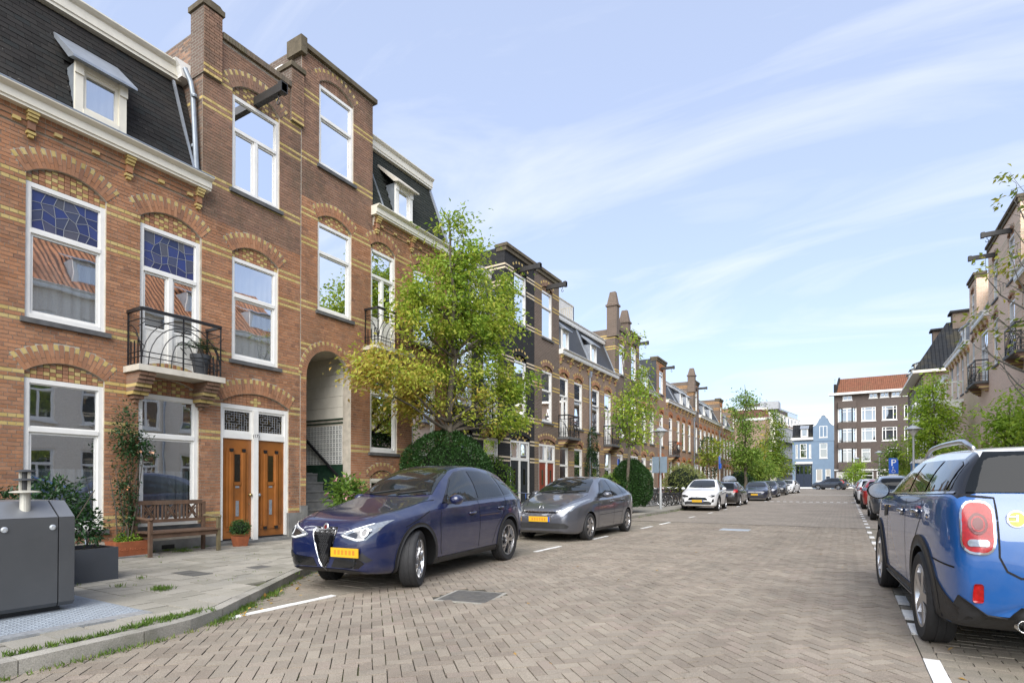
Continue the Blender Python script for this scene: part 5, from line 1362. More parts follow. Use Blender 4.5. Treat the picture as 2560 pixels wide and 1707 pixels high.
# further row behind the blue house: brown flank, dark red mansard, roof terraces
a9 = R(9); FP = Frame((-11.4, 107, .74), (math.sin(a9), math.cos(a9), 0), (math.cos(a9), -math.sin(a9), 0))
FQ = Frame((-11.4, 107, .74), (-1, 0, 0), (0, -1, 0))
AR = thing("apartment_row", "distant brown apartment row with dark red mansard roof and roof terraces, behind the blue house", "building", (-11.4, 107, .74))
m = MB(FQ); m.box(0, 9, -1, 0, -.8, z(12.7)); m.build("wall", "brick_far", AR)
m = MB(FP); m.box(0, 26, -6, 0, -.8, z(12.0)); m.build("street_wall", "grey_render", AR)
m = MB(FQ); m.box(-1.05, -.02, -.5, .02, -.8, z(12.5)); m.build("pale_wall", "pale_render", AR)
m = MB(FQ); m.add([(0,.1,z(13.1)),(9,.1,z(13.1)),(9,-1.2,z(14.8)),(.85,-1.2,z(14.8))], [(0,1,2,3)]); m.build("roof", "shingle_red", AR)
m = MB(FP); m.add([(0,.1,z(12.3)),(26,.1,z(12.3)),(26,-1.0,z(14.6)),(0.6,-1.0,z(14.6))], [(0,1,2,3)]); m.build("roof", "shingle_red", AR)
m = MB(FQ); m.box(-.1, 9, -.2, .15, z(12.75), z(13.12)); m.box(.6, 9, -1.6, -1.0, z(14.75), z(15.0)); m.build("cornice", "paint_white", AR)
m = MB(FP); m.box(.4, 26, -1.4, -.95, z(14.55), z(14.85)); m.box(0, 26, -.1, .16, z(12.05), z(12.3)); m.build("cornice", "limestone", AR)
m = MB(FP)
for k in range(9): m.box(1.5+k*2.5, 2.6+k*2.5, -.6, .14, z(12.5), z(14.2))
m.build("dormer", "paint_white", AR)
m = MB(FP)
for k in range(9): m.box(1.7+k*2.5, 2.4+k*2.5, .14, .15, z(12.8), z(13.9))
m.build("pane", "glass_lead_dark", AR)
m = MB(FQ); m.box(1.0, 4.5, -6, -2, z(14.8), z(15.4)); m.box(-1.2, 1.8, -6, -2.2, z(14.8), z(16.2)); m.build("roof_room", "grey_render", AR)
m = MB(FP); m.box(5, 9, -6, -2.5, z(14.7), z(16.4)); m.box(10, 14, -6, -2.2, z(14.7), z(16.1)); m.box(15, 22, -6, -2.4, z(14.7), z(16.3)); m.build("roof_room", "brick_apartment", AR)
m = MB(FP)
for k in range(40): m.box(.6+k*.6, .63+k*.6, -1.1, -1.06, z(14.85), z(15.8))
m.box(.6, 24.6, -1.1, -1.05, z(15.78), z(15.84)); m.build("terrace_railing", "slate_far", AR)
m = MB(FP)
for zf in (3.2, 6.2, 9.2):
    m.box(0, 26, 0, 1.0, z(zf)-.12, z(zf))
    for k in range(14): m.box(k*1.9, k*1.9+.06, .95, 1.0, z(zf), z(zf)+1.0)
    m.box(0, 26, .95, 1.0, z(zf)+.95, z(zf)+1.0)
m.build("gallery", "slate_far", AR)
# ================================================================== cars
def pchip(pts):
    xs = [p[0] for p in pts]; ys = [p[1] for p in pts]; n = len(xs)
    h = [xs[i+1]-xs[i] for i in range(n-1)]; dl = [(ys[i+1]-ys[i])/h[i] for i in range(n-1)]
    m = [0]*n; m[0] = dl[0]; m[-1] = dl[-1]
    for i in range(1, n-1):
        if dl[i-1]*dl[i] > 0:
            w1, w2 = 2*h[i]+h[i-1], h[i]+2*h[i-1]; m[i] = (w1+w2)/(w1/dl[i-1]+w2/dl[i])
    def f(x):
        if x <= xs[0]: return ys[0]
        if x >= xs[-1]: return ys[-1]
        for i in range(n-1):
            if x <= xs[i+1]: break
        t = (x-xs[i])/h[i]
        return ys[i]*(1+2*t)*(1-t)**2 + h[i]*m[i]*t*(1-t)**2 + ys[i+1]*t*t*(3-2*t) + h[i]*m[i+1]*t*t*(t-1)
    return f

plain("tyre", (.018,.018,.019), .75, var=.2, scale=20, objc=True, bmp=.1)
plain("rim_silver", (.55,.55,.56), .28, metal=1, var=.06, objc=True)
plain("rim_dark", (.05,.05,.052), .4, metal=.6, var=.1, objc=True)
plain("plastic_black", (.022,.022,.023), .55, var=.15, scale=12, objc=True)
plain("gloss_black", (.006,.006,.007), .12, var=.05, coat=.5, objc=True)
plain("chrome", (.48,.48,.49), .14, metal=1, var=.03, objc=True)
plain("wheel_well", (.006,.006,.006), .95)
plain("lamp_clear", (.27,.29,.31), .1, metal=.4, var=.25, scale=30, coat=1, objc=True)
plain("lamp_dark", (.03,.032,.036), .1, metal=.3, var=.1, coat=1, objc=True)
plain("lamp_white", (.85,.86,.86), .15, var=.02, coat=1)
plain("lamp_red", (.30,.004,.004), .25, var=.25, scale=40, coat=.25, objc=True)
plain("lamp_red_dark", (.11,.003,.003), .2, var=.2, coat=.25, objc=True)
plain("lamp_amber", (.55,.22,.03), .15, coat=1)
plain("plate_yellow", (.62,.36,.015), .45, var=.04)
plain("plate_blue", (.03,.09,.4), .45)
plain("plate_ink", (.14,.09,.02), .6)
plain("seam", (.004,.004,.005), .8)
plain("steel_pipe", (.45,.44,.42), .2, metal=1)
def auto_glass(name, base, rough=.02, spec=.75):
    m, t, b = new_mat(name); b.inputs["Base Color"].default_value = rgba(base); b.inputs["Roughness"].default_value = rough
    b.inputs["Specular IOR Level"].default_value = spec
auto_glass("car_glass", (.012,.015,.015)); auto_glass("car_glass_tint", (.018,.021,.024), spec=.42); auto_glass("car_glass_rear", (.012,.014,.016), spec=.16)
plain("mirror_silver", (.30,.34,.42), .1, metal=1, var=.03, objc=True)
plain("seat_grey", (.05,.05,.055), .9)

SEC = 6
def catmull(P, k):
    out = []; n = len(P)
    for i in range(n-1):
        a, b, c, d = P[max(i-1,0)], P[i], P[i+1], P[min(i+2,n-1)]
        for j in range(k):
            t = j/k
            out.append(tuple(.5*(2*b[q]+(c[q]-a[q])*t+(2*a[q]-5*b[q]+4*c[q]-d[q])*t*t+(3*b[q]-a[q]-3*c[q]+d[q])*t**3) for q in (0,1)))
    out.append(P[-1]); return out

class Car:
    def __init__(s, S):
        s.S = S; s.L = S["L"]; zm = S.get("zmap"); s.f = {k: pchip([(a, zm(b)) for a, b in S[k]] if zm and k in ("top","belt","bot") else S[k]) for k in ("top","belt","wid","rw","bot")}
        L = s.L; base = [i/70 for i in range(71)]
        st = sorted(set([round(L*(.5-.5*math.cos(PI*t))*.55 + L*t*.45, 4) for t in base] + [p[0] for p in S["top"]]))
        st = [st[0]] + [b for a, b in zip(st, st[1:]) if b-a > .012]
        rings = []
        for x in st:
            w, b, tp, rw, bo = (s.f[k](x) for k in ("wid","belt","top","rw","bot"))
            b = min(b, tp-.01); rw = min(rw, w*.93); h = tp-b; zc = bo+.48*(b-bo)
            P = [(0,bo),(w*.78,bo),(w*.93,bo+.035),(w*.975,bo+.13),(w,zc),(w*.995,bo+.74*(b-bo)),(w*.975,b-.05),(w*.945,b),
                 ((w*.945+rw)/2+.03*min(1,h*2), b+h*.46),(rw+.012,b+h*.84),(rw*.90,b+h*.945),(rw*.55,b+h*.988),(0,tp)]
            rings.append(catmull(P, 3))
        mb = MB(); n = len(rings[0]); vs = []
        for x, rg in zip(st, rings):
            full = [(u, z) for u, z in rg] + [(-u, z) for u, z in reversed(rg[1:-1])]
            vs += [(u, x-L/2, z) for u, z in full]
        m = 2*n-2; fs = []
        for i in range(len(st)-1):
            for j in range(m): fs.append((i*m+j, i*m+(j+1)%m, (i+1)*m+(j+1)%m, (i+1)*m+j))
        c0 = len(vs); vs.append((0, -L/2-.012, (s.f["top"](0)+s.f["bot"](0))/2)); c1 = len(vs); vs.append((0, L/2+.008, (s.f["top"](L)+s.f["bot"](L))/2))
        k = (len(st)-1)*m
        fs += [(c0, (j+1)%m, j) for j in range(m)] + [(c1, k+j, k+(j+1)%m) for j in range(m)]
        s.v, s.fc = vs, fs
        s.bvh = BVHTree.FromPolygons([Vector(v) for v in vs], fs)
        s.st, s.m, s.n = st, m, n
    def body_mesh(s, name, paint, roof=None, roofS=None):
        me = bpy.data.meshes.new(name); me.from_pydata(s.v, [], s.fc); link_mats(me, [paint, "wheel_well"] + ([roof, "gloss_black"] if roof else []))
        if roof:
            for i, p in enumerate(me.polygons):
                r_, j = divmod(i, s.m)
                if i < (len(s.st)-1)*s.m and roofS[0] <= s.st[r_] <= roofS[1]:
                    q = min(j, s.m-1-j)
                    if q >= (25 if s.st[r_] < 3.86 else 28): p.material_index = 2
                if i < (len(s.st)-1)*s.m and s.S["bandS"][0] <= s.st[r_] <= s.S["bandS"][1]:
                    q = min(j, s.m-1-j)
                    if 21 <= q and p.material_index != 2 and (q < 27 or s.st[r_] > 3.8): p.material_index = 3
        bm = bmesh.new(); bm.from_mesh(me); bmesh.ops.recalc_face_normals(bm, faces=bm.faces); bm.to_mesh(me); bm.free()
        o = bpy.data.objects.new("tmp_body", me); COL.objects.link(o)
        cb = MB(); S = s.S
        for x in S["axles"]:
            for sg in (-1, 1):
                r = S["arch"]; cx = sg*(S["W"]/2-.17); c = Vector((cx-sg*.22, x-s.L/2, S["r"]+S.get("lift",0)))
                cb.lathe([(r, 0), (r, .6)] if sg > 0 else [(r, 0), (r, .6)], c, 40, (sg,0,0))
        co = bpy.data.objects.new("tmp_cut", cb.mesh("tmp_cut", "wheel_well")); COL.objects.link(co)
        md = o.modifiers.new("b", 'BOOLEAN'); md.operation = 'DIFFERENCE'; md.object = co; md.solver = 'EXACT'; md.material_mode = 'TRANSFER'
        dg = bpy.context.evaluated_depsgraph_get(); dg.update()
        m2 = bpy.data.meshes.new_from_object(o.evaluated_get(dg), depsgraph=dg)
        bpy.data.objects.remove(o); bpy.data.objects.remove(co)
        m2.name = name
        m2.polygons.foreach_set("use_smooth", [True]*len(m2.polygons)); m2.set_sharp_from_angle(angle=R(38))
        return m2
    def hit(s, axis, a, b):
        L = s.L
        if axis[0] != 'z' and s.S.get("zmap"): b = s.S["zmap"](b)
        if axis[0] == 'x': sg = 1 if axis[1] == '+' else -1; o, d = Vector((sg*5, a-L/2, b)), Vector((-sg,0,0))
        elif axis[0] == 'y': sg = 1 if axis[1] == '+' else -1; o, d = Vector((a, sg*9, b)), Vector((0,-sg,0))
        else: o, d = Vector((a, b-L/2, 5)), Vector((0,0,-1))
        h = s.bvh.ray_cast(o, d)
        if h[0] is None:
            q = s.bvh.find_nearest(o + d*(5 if axis[0] != 'y' else 9-L/2)); return q[0], q[1]
        return h[0], h[1]
    def panel(s, axis, poly, mat, off=.004, size=.06, thick=None):
        """a thin panel lying on the body: polygon seen along an axis, laid onto the surface"""
        bm = bmesh.new(); f = bm.faces.new([bm.verts.new((p[0], p[1], 0)) for p in poly]); f.normal_update()
        bmesh.ops.triangulate(bm, faces=[f])
        for _ in range(5):
            es = [e for e in bm.edges if e.calc_length() > size]
            if not es: break
            bmesh.ops.subdivide_edges(bm, edges=es, cuts=1, use_grid_fill=False); bmesh.ops.triangulate(bm, faces=bm.faces[:])
        vs = []; bm.verts.ensure_lookup_table()
        for v in bm.verts:
            p, n = s.hit(axis, v.co.x, v.co.y); ax = {"x+":Vector((1,0,0)),"x-":Vector((-1,0,0)),"y+":Vector((0,1,0)),"y-":Vector((0,-1,0))}.get(axis, Vector((0,0,1)))
            if n.dot(ax) < 0: n = -n
            vs.append(p + n*off)
        fs = [[v.index for v in f.verts] for f in bm.faces]; bm.verts.index_update()
        flip = axis in ("x-", "y+"); s_ = MB()
        fs = [[v.index for v in f.verts] for f in bm.faces]
        if thick:
            bes = [e for e in bm.edges if len(e.link_faces) == 1]; k = len(vs); inner = []
            for v in bm.verts:
                p, n = s.hit(axis, v.co.x, v.co.y); inner.append(p - n*.002)
            vs = vs + inner
            fs += [[e.verts[0].index, e.verts[1].index, e.verts[1].index+k, e.verts[0].index+k] for e in bes]
        bm.free(); s_.add(vs, fs); s_.m = mat; return s_
    def ribbon(s, axis, pts, w, off=.0025):
        q = []
        for (a, b) in zip(pts, pts[1:]):
            l = math.hypot(b[0]-a[0], b[1]-a[1]); k = max(1, int(l/.05))
            q += [(a[0]+(b[0]-a[0])*i/k, a[1]+(b[1]-a[1])*i/k) for i in range(k)]
        q.append(pts[-1]); mb = MB(); vs = []
        for i, p in enumerate(q):
            a, b = q[max(i-1,0)], q[min(i+1,len(q)-1)]; dx, dy = b[0]-a[0], b[1]-a[1]; l = math.hypot(dx,dy) or 1; nx, ny = -dy/l*w/2, dx/l*w/2
            for sg in (-1, 1):
                h, n = s.hit(axis, p[0]+sg*nx, p[1]+sg*ny); ax = {"x+":Vector((1,0,0)),"x-":Vector((-1,0,0)),"y+":Vector((0,1,0)),"y-":Vector((0,-1,0))}.get(axis, Vector((0,0,1)))
                if n.dot(ax) < 0: n = -n
                vs.append(h + n*off)
        mb.add(vs, [(2*i, 2*i+1, 2*i+3, 2*i+2) for i in range(len(q)-1)]); return mb

def merge(*mbs):
    o = MB()
    for m in mbs: o.add(m.v, m.f)
    return o
def ring_poly(c, r0, r1, a0, a1, n=18):
    return [(c[0]+r1*math.cos(a0+(a1-a0)*i/n), c[1]+r1*math.sin(a0+(a1-a0)*i/n)) for i in range(n+1)] + [(c[0]+r0*math.cos(a1-(a1-a0)*i/n), c[1]+r0*math.sin(a1-(a1-a0)*i/n)) for i in range(n+1)]
def rrect(a, b, c, d, r, n=4):
    P = []
    for (cx, cy, t0) in ((b-r,d-r,0),(a+r,d-r,PI/2),(a+r,c+r,PI),(b-r,c+r,1.5*PI)):
        P += [(cx+r*math.cos(t0+PI/2*i/n), cy+r*math.sin(t0+PI/2*i/n)) for i in range(n+1)]
    return P

WHEELS = {}
def wheel_meshes(r, w, style):
    k = (r, w, style)
    if k in WHEELS: return WHEELS[k]
    rr = r*.72; t = MB()
    t.lathe([(rr-.01,-w*.44),(rr+.012,-w*.47),(r*.93,-w*.5),(r*.985,-w*.42),(r,-w*.33),(r-.006,-.032),(r,-.028),(r,.028),(r-.006,.032),(r,w*.33),(r*.985,w*.42),(r*.93,w*.5),(rr+.012,w*.47),(rr-.01,w*.44)], (0,0,0), 40, (1,0,0), caps=False, xdir=(0,0,1))
    m = MB(); m.lathe([(rr,-w*.40),(rr-.02,-w*.2),(rr-.025,w*.25),(rr,w*.42),(rr-.006,w*.455),(rr-.022,w*.43),(rr-.03,w*.25)], (0,0,0), 36, (1,0,0), caps=False, xdir=(0,0,1))
    n = {"y5": 5, "s7": 7, "s5": 5, "s10": 10}[style]; f = w*.40
    m.lathe([(.07,f-.10),(.07,f-.02),(.055,f),(.001,f+.004)], (0,0,0), 16, (1,0,0), caps=False, xdir=(0,0,1))
    for i in range(n):
        a = 2*PI*i/n + .3
        def P(rad, ang, x): return Vector((x, rad*math.sin(ang), rad*math.cos(ang)))
        if style == "y5":
            m.bar(P(.04,a,f-.02), P(rr*.52,a,f-.005), .055, .04, (1,0,0))
            for s in (-1, 1): m.bar(P(rr*.46,a,f-.01), P(rr*.97,a+s*.24,f-.02), .032, .035, (1,0,0))
        else:
            wd = {"s7": .05, "s5": .075, "s10": .032}[style]
            m.bar(P(.04,a,f-.02), P(rr*.97,a,f-.015), wd, .04, (1,0,0))
    b = MB(); b.lathe([(.001,-.02),(rr-.03,-.02)], (0,0,0), 28, (1,0,0), caps=False); b.lathe([(.05,.03),(rr*.72,.03),(rr*.72,.0)], (0,0,0), 24, (1,0,0), caps=False)
    WHEELS[k] = (t.mesh("tyre", "tyre", True, 40), m.mesh("rim", "rim_dark" if style == "s5d" else "rim_silver", True, 35), b.mesh("brake_disc", "rim_dark"))
    return WHEELS[k]

def add_wheels(root, S, steer=0):
    for i, x in enumerate(S["axles"]):
        for sg in (-1, 1):
            ts, rm, bd = wheel_meshes(S["r"], S.get("tw",.225), S.get("rim","s5"))
            w = mkobj("wheel", ts, root); w.location = (sg*(S["W"]/2-S.get("tw",.225)/2-S.get("tuck",.015)), x-S["L"]/2, S["r"]-.004)
            rz = (0 if sg > 0 else PI) + (steer if i == 0 else 0)
            w.rotation_euler = (0, 0, rz); w["_local"] = 1
            for nm, me in (("rim", rm), ("brake_disc", bd)):
                c = mkobj(nm, me, w)

def finish(mb, name, mat, par, smooth=True):
    o = mb.build(name, mat, par); 
    if smooth: o.data.polygons.foreach_set("use_smooth", [True]*len(o.data.polygons))
    return o
def plate(root, S, y, z, w=.52, h=.11, front=True, x=0, tilt=0):
    m = MB(); sg = -1 if front else 1
    m.box(x-w/2, x+w/2, y-.008, y+.008, z-h/2, z+h/2); p = m.build("number_plate", "plate_yellow", root)
    b = MB(); yy = y+sg*.009; b.box(x-w/2*(1), x-w/2+.045, min(yy,y), max(yy,y), z-h/2, z+h/2)
    if front: b.v = [(2*x - v[0], v[1], v[2]) for v in b.v]
    b.build("plate_band", "plate_blue", p)
    return p

def make_car(name, label, S, paint, loc, rz, group=None, steer=0, roofpaint=None, detail=1, scale=(1,1,1)):
    C = S.setdefault("_car", None) or Car(S); S["_car"] = C
    root = thing(name, label, "car", loc, group, local=True, rz=rz); root.scale = scale
    key = "_body_" + paint + str(roofpaint)
    if key not in S: S[key] = C.body_mesh("body", paint, roofpaint, S.get("roofS"))
    body_ = mkobj("body", S[key], root)
    if "_parts" not in S: S["_parts"] = S["decals"](C, S)
    for nm, mat, mesh_or, kids in S["_parts"]:
        o = mkobj(nm, mesh_or[paint] if isinstance(mesh_or, dict) else mesh_or, root)
        if mat == "PAINT":
            o.data = o.data.copy(); o.data.materials.clear(); o.data.materials.append(MATS[paint])
        for kn, kme in kids: 
            o["_local"] = 1; mkobj(kn, kme, o)
    add_wheels(root, S, steer)
    return root

def decals_common(C, S):
    out = []
    def put(nm, mat, mb, kids=(), smooth=True):
        me = mb.mesh(nm, mat if mat != "PAINT" else "gloss_black", smooth); out.append((nm, mat, me, kids))
    C.put = put
    bo = S["side_windows"]
    for ax in ("x+", "x-"):
        for i, poly in enumerate(bo):
            put("side_window", "car_glass_tint" if i else "car_glass", C.panel(ax, poly, None, .008))
        # black surround round all side glass
        put("window_trim", "gloss_black", C.panel(ax, S["dlo"], None, .0025))
        for pl in S["seams"]: put("panel_gap", "seam", C.ribbon(ax, pl, .011))
        for (a, z) in S["handles"]:
            m = MB(); p, n = C.hit(ax, a, z); sg = 1 if ax == "x+" else -1
            m.tube([p+Vector((sg*.004,-.095,0)), p+Vector((sg*.035,-.075,.004)), p+Vector((sg*.038,.075,.008)), p+Vector((sg*.004,.095,.006))], .017, 8)
            put("door_handle", S.get("handle_mat", "PAINT"), m)
            m = C.panel(ax, [(a+.075*math.cos(t), z-.002+.036*math.sin(t)) for t in [2*PI*i/14 for i in range(14)]], None, .003); put("handle_cup", "gloss_black", m)
        if S.get("arch_trim"):
            at = S["arch_trim"]; k = S.get("zlin", 1)
            for x in S["axles"]:
                c = (x, S["r"]+S.get("lift", 0)); p = C.panel(ax, [(a, b/k) for a, b in ring_poly(c, S["arch"]-.008, S["arch"]+at, -.42, PI+.42, 26)], None, .016, .12, thick=True)
                put("arch_trim", "plastic_black", p)
        p = C.panel(ax, S["sill"], None, .010, .15, thick=True); put("sill_trim", S.get("sill_mat", "plastic_black"), p)
        # mirror
        a, z = S["mirror"]; p, n = C.hit(ax, a, z); sg = 1 if ax == "x+" else -1
        m = MB(); c = p+Vector((sg*.17, -.01, .05))
        for t in range(1):
            m.lathe([(.02,-.085),(.075,-.07),(.098,-.02),(.102,.03),(.096,.055),(.085,.062)], c, 18, (0,1,0))
            mw, mh = S.get("mirror_size", (1.15, .78))
            m.v = [(c.x+(v[0]-c.x)*mw, v[1], c.z+(v[2]-c.z)*mh) for v in m.v]
        gl = MB(); gl.lathe([(.001,.064),(.086,.064)], c, 18, (0,1,0), caps=False); gl.v = [(c.x+(v[0]-c.x)*mw, v[1], c.z+(v[2]-c.z)*mh) for v in gl.v]
        arm = MB(); arm.bar(p+Vector((-sg*.02,0,0)), c+Vector((-sg*.03,0,-.03)), .06, .035)
        put("mirror", S.get("mirror_mat", "PAINT"), m, [("mirror_glass", gl.mesh("mirror_glass", "mirror_silver")), ("mirror_arm", arm.mesh("mirror_arm", "plastic_black"))])
    put("windscreen", "car_glass", C.panel("z", S["windscreen"], None, .006))
    if S.get("rear_window"): put("rear_window", "car_glass_rear", C.panel(S.get("rw_axis", "z"), S["rear_window"], None, .009))
    for ax, pl in S.get("gaps", ()): put("panel_gap", "seam", C.ribbon(ax, pl, .010))
    w = MB()
    for (x0, x1) in ((-.55, .0), (.05, .58)):
        s0 = S["cowl"]; pts = []
        for t in range(7):
            x = x0+(x1-x0)*t/6; h, n = C.hit("z", x, s0+.05+.10*(t/6)); pts.append(h+Vector((0,0,.018)))
        w.tube(pts, .010, 5)
    put("wiper", "plastic_black", w)
    return out
def mirror_poly(p): return [(-a, b) for a, b in reversed(p)]

# ---------------------------------------------------------------- blue SUV
def dec_suv(C, S):
    out = decals_common(C, S); put = C.put
    # shield grille
    g = [(-.175,.80),(.175,.80),(.185,.76),(.14,.60),(.075,.42),(.0,.33),(-.075,.42),(-.14,.60),(-.185,.76)]
    k = [(a*1.22, .575+(z-.58)*1.13) for a, z in g]
    hx = MB()
    for i in range(-4, 5):
        for j in range(12):
            x = i*.036+(.018 if j % 2 else 0); z = .40+j*.034
            if abs(x) < .13*(max(0, z-.36)/.42)**.7-.012:
                p, n = C.hit("y-", x, z); q = [p+Vector((.015*math.cos(t), -.012, .015*math.sin(t))) for t in [PI/6+PI/3*u for u in range(7)]]; hx.tube(q, .0035, 4)
    put("grille_surround", "chrome", C.panel("y-", k, None, .006, thick=True)); put("grille", "gloss_black", C.panel("y-", g, None, .011, .06), [("grille_mesh", hx.mesh("grille_mesh", "plastic_black"))])
    p, n = C.hit("y-", 0, .82); bd = MB(); bd.lathe([(.052,0),(.052,.010),(.044,.014),(.001,.015)], p+Vector((0,-.004,0)), 22, (0,-1,.25)); b2 = MB(); b2.lathe([(.040,.0152),(.001,.0158)], p+Vector((0,-.004,0)), 18, (0,-1,.25), caps=False)
    b3 = MB(); b3.lathe([(.026,.0160),(.001,.0164)], p+Vector((0,-.004,0)), 14, (0,-1,.25), caps=False)
    put("badge", "chrome", bd, [("badge_field", b2.mesh("badge_field", "lamp_clear")), ("badge_cross", b3.mesh("badge_cross", "lamp_red_dark"))])
    for sg in (-1, 1):
        M = (lambda P: P) if sg > 0 else mirror_poly
        H = [(.30,.735),(.36,.70),(.56,.665),(.70,.675),(.80,.79),(.845,.90),(.80,.895),(.60,.83),(.42,.775)]
        I = [(.42,.735),(.57,.69),(.69,.695),(.75,.775),(.60,.79),(.50,.765)]
        lr = merge(C.ribbon("y-", M([(.34,.728),(.46,.705),(.57,.682),(.68,.69)]), .018, .013), C.ribbon("y-", M([(.40,.765),(.58,.815),(.72,.86)]), .014, .013))
        e = [(.665+.05*math.cos(t), .765+.055*math.sin(t)) for t in [2*PI*i/18 for i in range(18)]]; e2 = [(.665+.033*math.cos(t), .765+.037*math.sin(t)) for t in [2*PI*i/18 for i in range(18)]]
        put("headlight", "lamp_clear", C.panel("y-", M(H), None, .005, .05), [("lamp_housing", C.panel("y-", M(I), None, .008, .05).mesh("lamp_housing", "lamp_dark", True)), ("lamp_ring", C.panel("y-", M(e), None, .011, .04).mesh("lamp_ring", "lamp_white", True)), ("lamp_lens", C.panel("y-", M(e2), None, .014, .04).mesh("lamp_lens", "lamp_dark", True)), ("light_strip", lr.mesh("light_strip", "lamp_white"))])
        A = [(.13,.34),(.60,.34),(.68,.40),(.60,.47),(.20,.445)]
        put("air_intake", "gloss_black", C.panel("y-", M(A), None, .005, .06))
        A2 = [(.56,.47),(.70,.41),(.76,.44),(.66,.53)]; put("intake_trim", "plastic_black", C.panel("y-", M(A2), None, .008, .06))
    put("lower_lip", "plastic_black", C.panel("y-", [(-.66,.255),(.66,.255),(.70,.30),(.3,.325),(-.3,.325),(-.70,.30)], None, .006, .1))
    p, n = C.hit("y-", .36, .535); m = MB(); m.box(.17,.66,p.y-.045,p.y-.03,.475,.585); b3 = MB(); [b3.box(.23+i*.066,.27+i*.066,p.y-.0455,p.y-.045,.505,.56) for i in range(6)]; put("number_plate", "plate_yellow", m, [("plate_smudge", b3.mesh("plate_smudge", "lamp_amber"))], smooth=False)
    for sg in (-1, 1):
        M = (lambda P: P) if sg > 0 else mirror_poly
        put("tail_light", "lamp_red", C.panel("y+", M([(.42,.93),(.80,.93),(.84,1.0),(.70,1.03),(.42,1.01)]), None, .006, .05))
        ax = "x+" if sg > 0 else "x-"; put("tail_light", "lamp_red", C.panel(ax, [(4.42,.93),(4.6,.90),(4.62,.98),(4.45,1.02)], None, .005, .05))
    return out
SUV = dict(L=4.69, W=1.90, r=.372, arch=.425, axles=(.90,3.72), tw=.245, rim="y5", arch_trim=.045, cowl=1.60, tuck=.02,
    top=[(0,.74),(.05,.84),(.15,.905),(.4,.975),(.8,1.04),(1.35,1.12),(1.60,1.17),(2.05,1.43),(2.4,1.58),(2.7,1.645),(3.1,1.665),(3.6,1.635),(4.0,1.54),(4.3,1.38),(4.5,1.20),(4.62,1.06),(4.69,.92)],
    belt=[(0,.66),(.06,.76),(.3,.86),(.8,.95),(1.5,1.02),(2.0,1.045),(3,1.075),(4,1.11),(4.4,1.09),(4.6,.99),(4.69,.86)],
    wid=[(0,.60),(.05,.70),(.15,.79),(.35,.875),(.6,.92),(.95,.945),(1.4,.925),(2.2,.925),(3.2,.935),(3.75,.95),(4.1,.93),(4.4,.86),(4.6,.77),(4.69,.68)],
    rw=[(0,.42),(.2,.60),(.8,.72),(1.4,.76),(1.7,.74),(2.4,.62),(2.8,.59),(3.4,.575),(4.0,.55),(4.4,.56),(4.69,.5)],
    bot=[(0,.33),(.1,.27),(.5,.23),(1.4,.23),(4.2,.25),(4.55,.33),(4.69,.46)],
    side_windows=[[(1.93,1.105),(2.06,1.25),(2.28,1.42),(2.50,1.51),(2.76,1.545),(2.80,1.12)],[(2.90,1.125),(2.88,1.55),(3.3,1.55),(3.62,1.505),(3.70,1.15)],[(3.76,1.155),(3.69,1.49),(3.86,1.44),(3.98,1.36),(4.04,1.25),(4.02,1.18)]],
    dlo=[(1.80,1.07),(2.0,1.24),(2.25,1.43),(2.48,1.535),(2.78,1.575),(3.3,1.578),(3.66,1.525),(3.92,1.44),(4.06,1.32),(4.12,1.20),(4.06,1.14),(3.5,1.115),(2.8,1.09)],
    seams=[[(1.72,1.04),(1.66,.80),(1.68,.45),(1.72,.36)],[(2.86,1.09),(2.87,.75),(2.84,.36)],[(3.75,1.12),(3.72,.92),(3.42,.62),(3.30,.36)],[(1.35,.98),(.62,.80)]],
    handles=[(2.62,.90),(3.55,.95)], sill=[(1.36,.25),(3.28,.25),(3.28,.34),(1.36,.33)], mirror=(1.98,1.075), mirror_size=(1.05,.72),
    windscreen=[(-.72,1.70),(-.4,1.63),(0,1.605),(.4,1.63),(.72,1.70),(.60,2.30),(.52,2.42),(0,2.47),(-.52,2.42),(-.60,2.30)],
    rear_window=[(-.5,4.02),(.5,4.02),(.58,4.40),(-.58,4.40)], decals=dec_suv,
    gaps=[("z", [(-.80,1.42),(-.74,1.0),(-.60,.45),(-.42,.20)]), ("z", [(.80,1.42),(.74,1.0),(.60,.45),(.42,.20)])])

def remap_s(S, f):
    for k in ("top", "belt", "wid", "rw", "bot"): S[k] = [(f(a), b) for a, b in S[k]]
    S["side_windows"] = [[(f(a), b) for a, b in p] for p in S["side_windows"]]; S["seams"] = [[(f(a), b) for a, b in p] for p in S["seams"]]
    for k in ("dlo", "handles"): S[k] = [(f(a), b) for a, b in S[k]]
    for k in ("windscreen", "rear_window"): S[k] = [(a, f(b)) for a, b in S[k]]
    S["mirror"] = (f(S["mirror"][0]), S["mirror"][1]); S["cowl"] = f(S["cowl"])
_sm = pchip([(0,0),(.9,0),(1.5,-.20),(2.2,-.26),(3.4,-.22),(4.1,-.08),(4.69,0)])
remap_s(SUV, lambda a: round(a+_sm(a), 4))

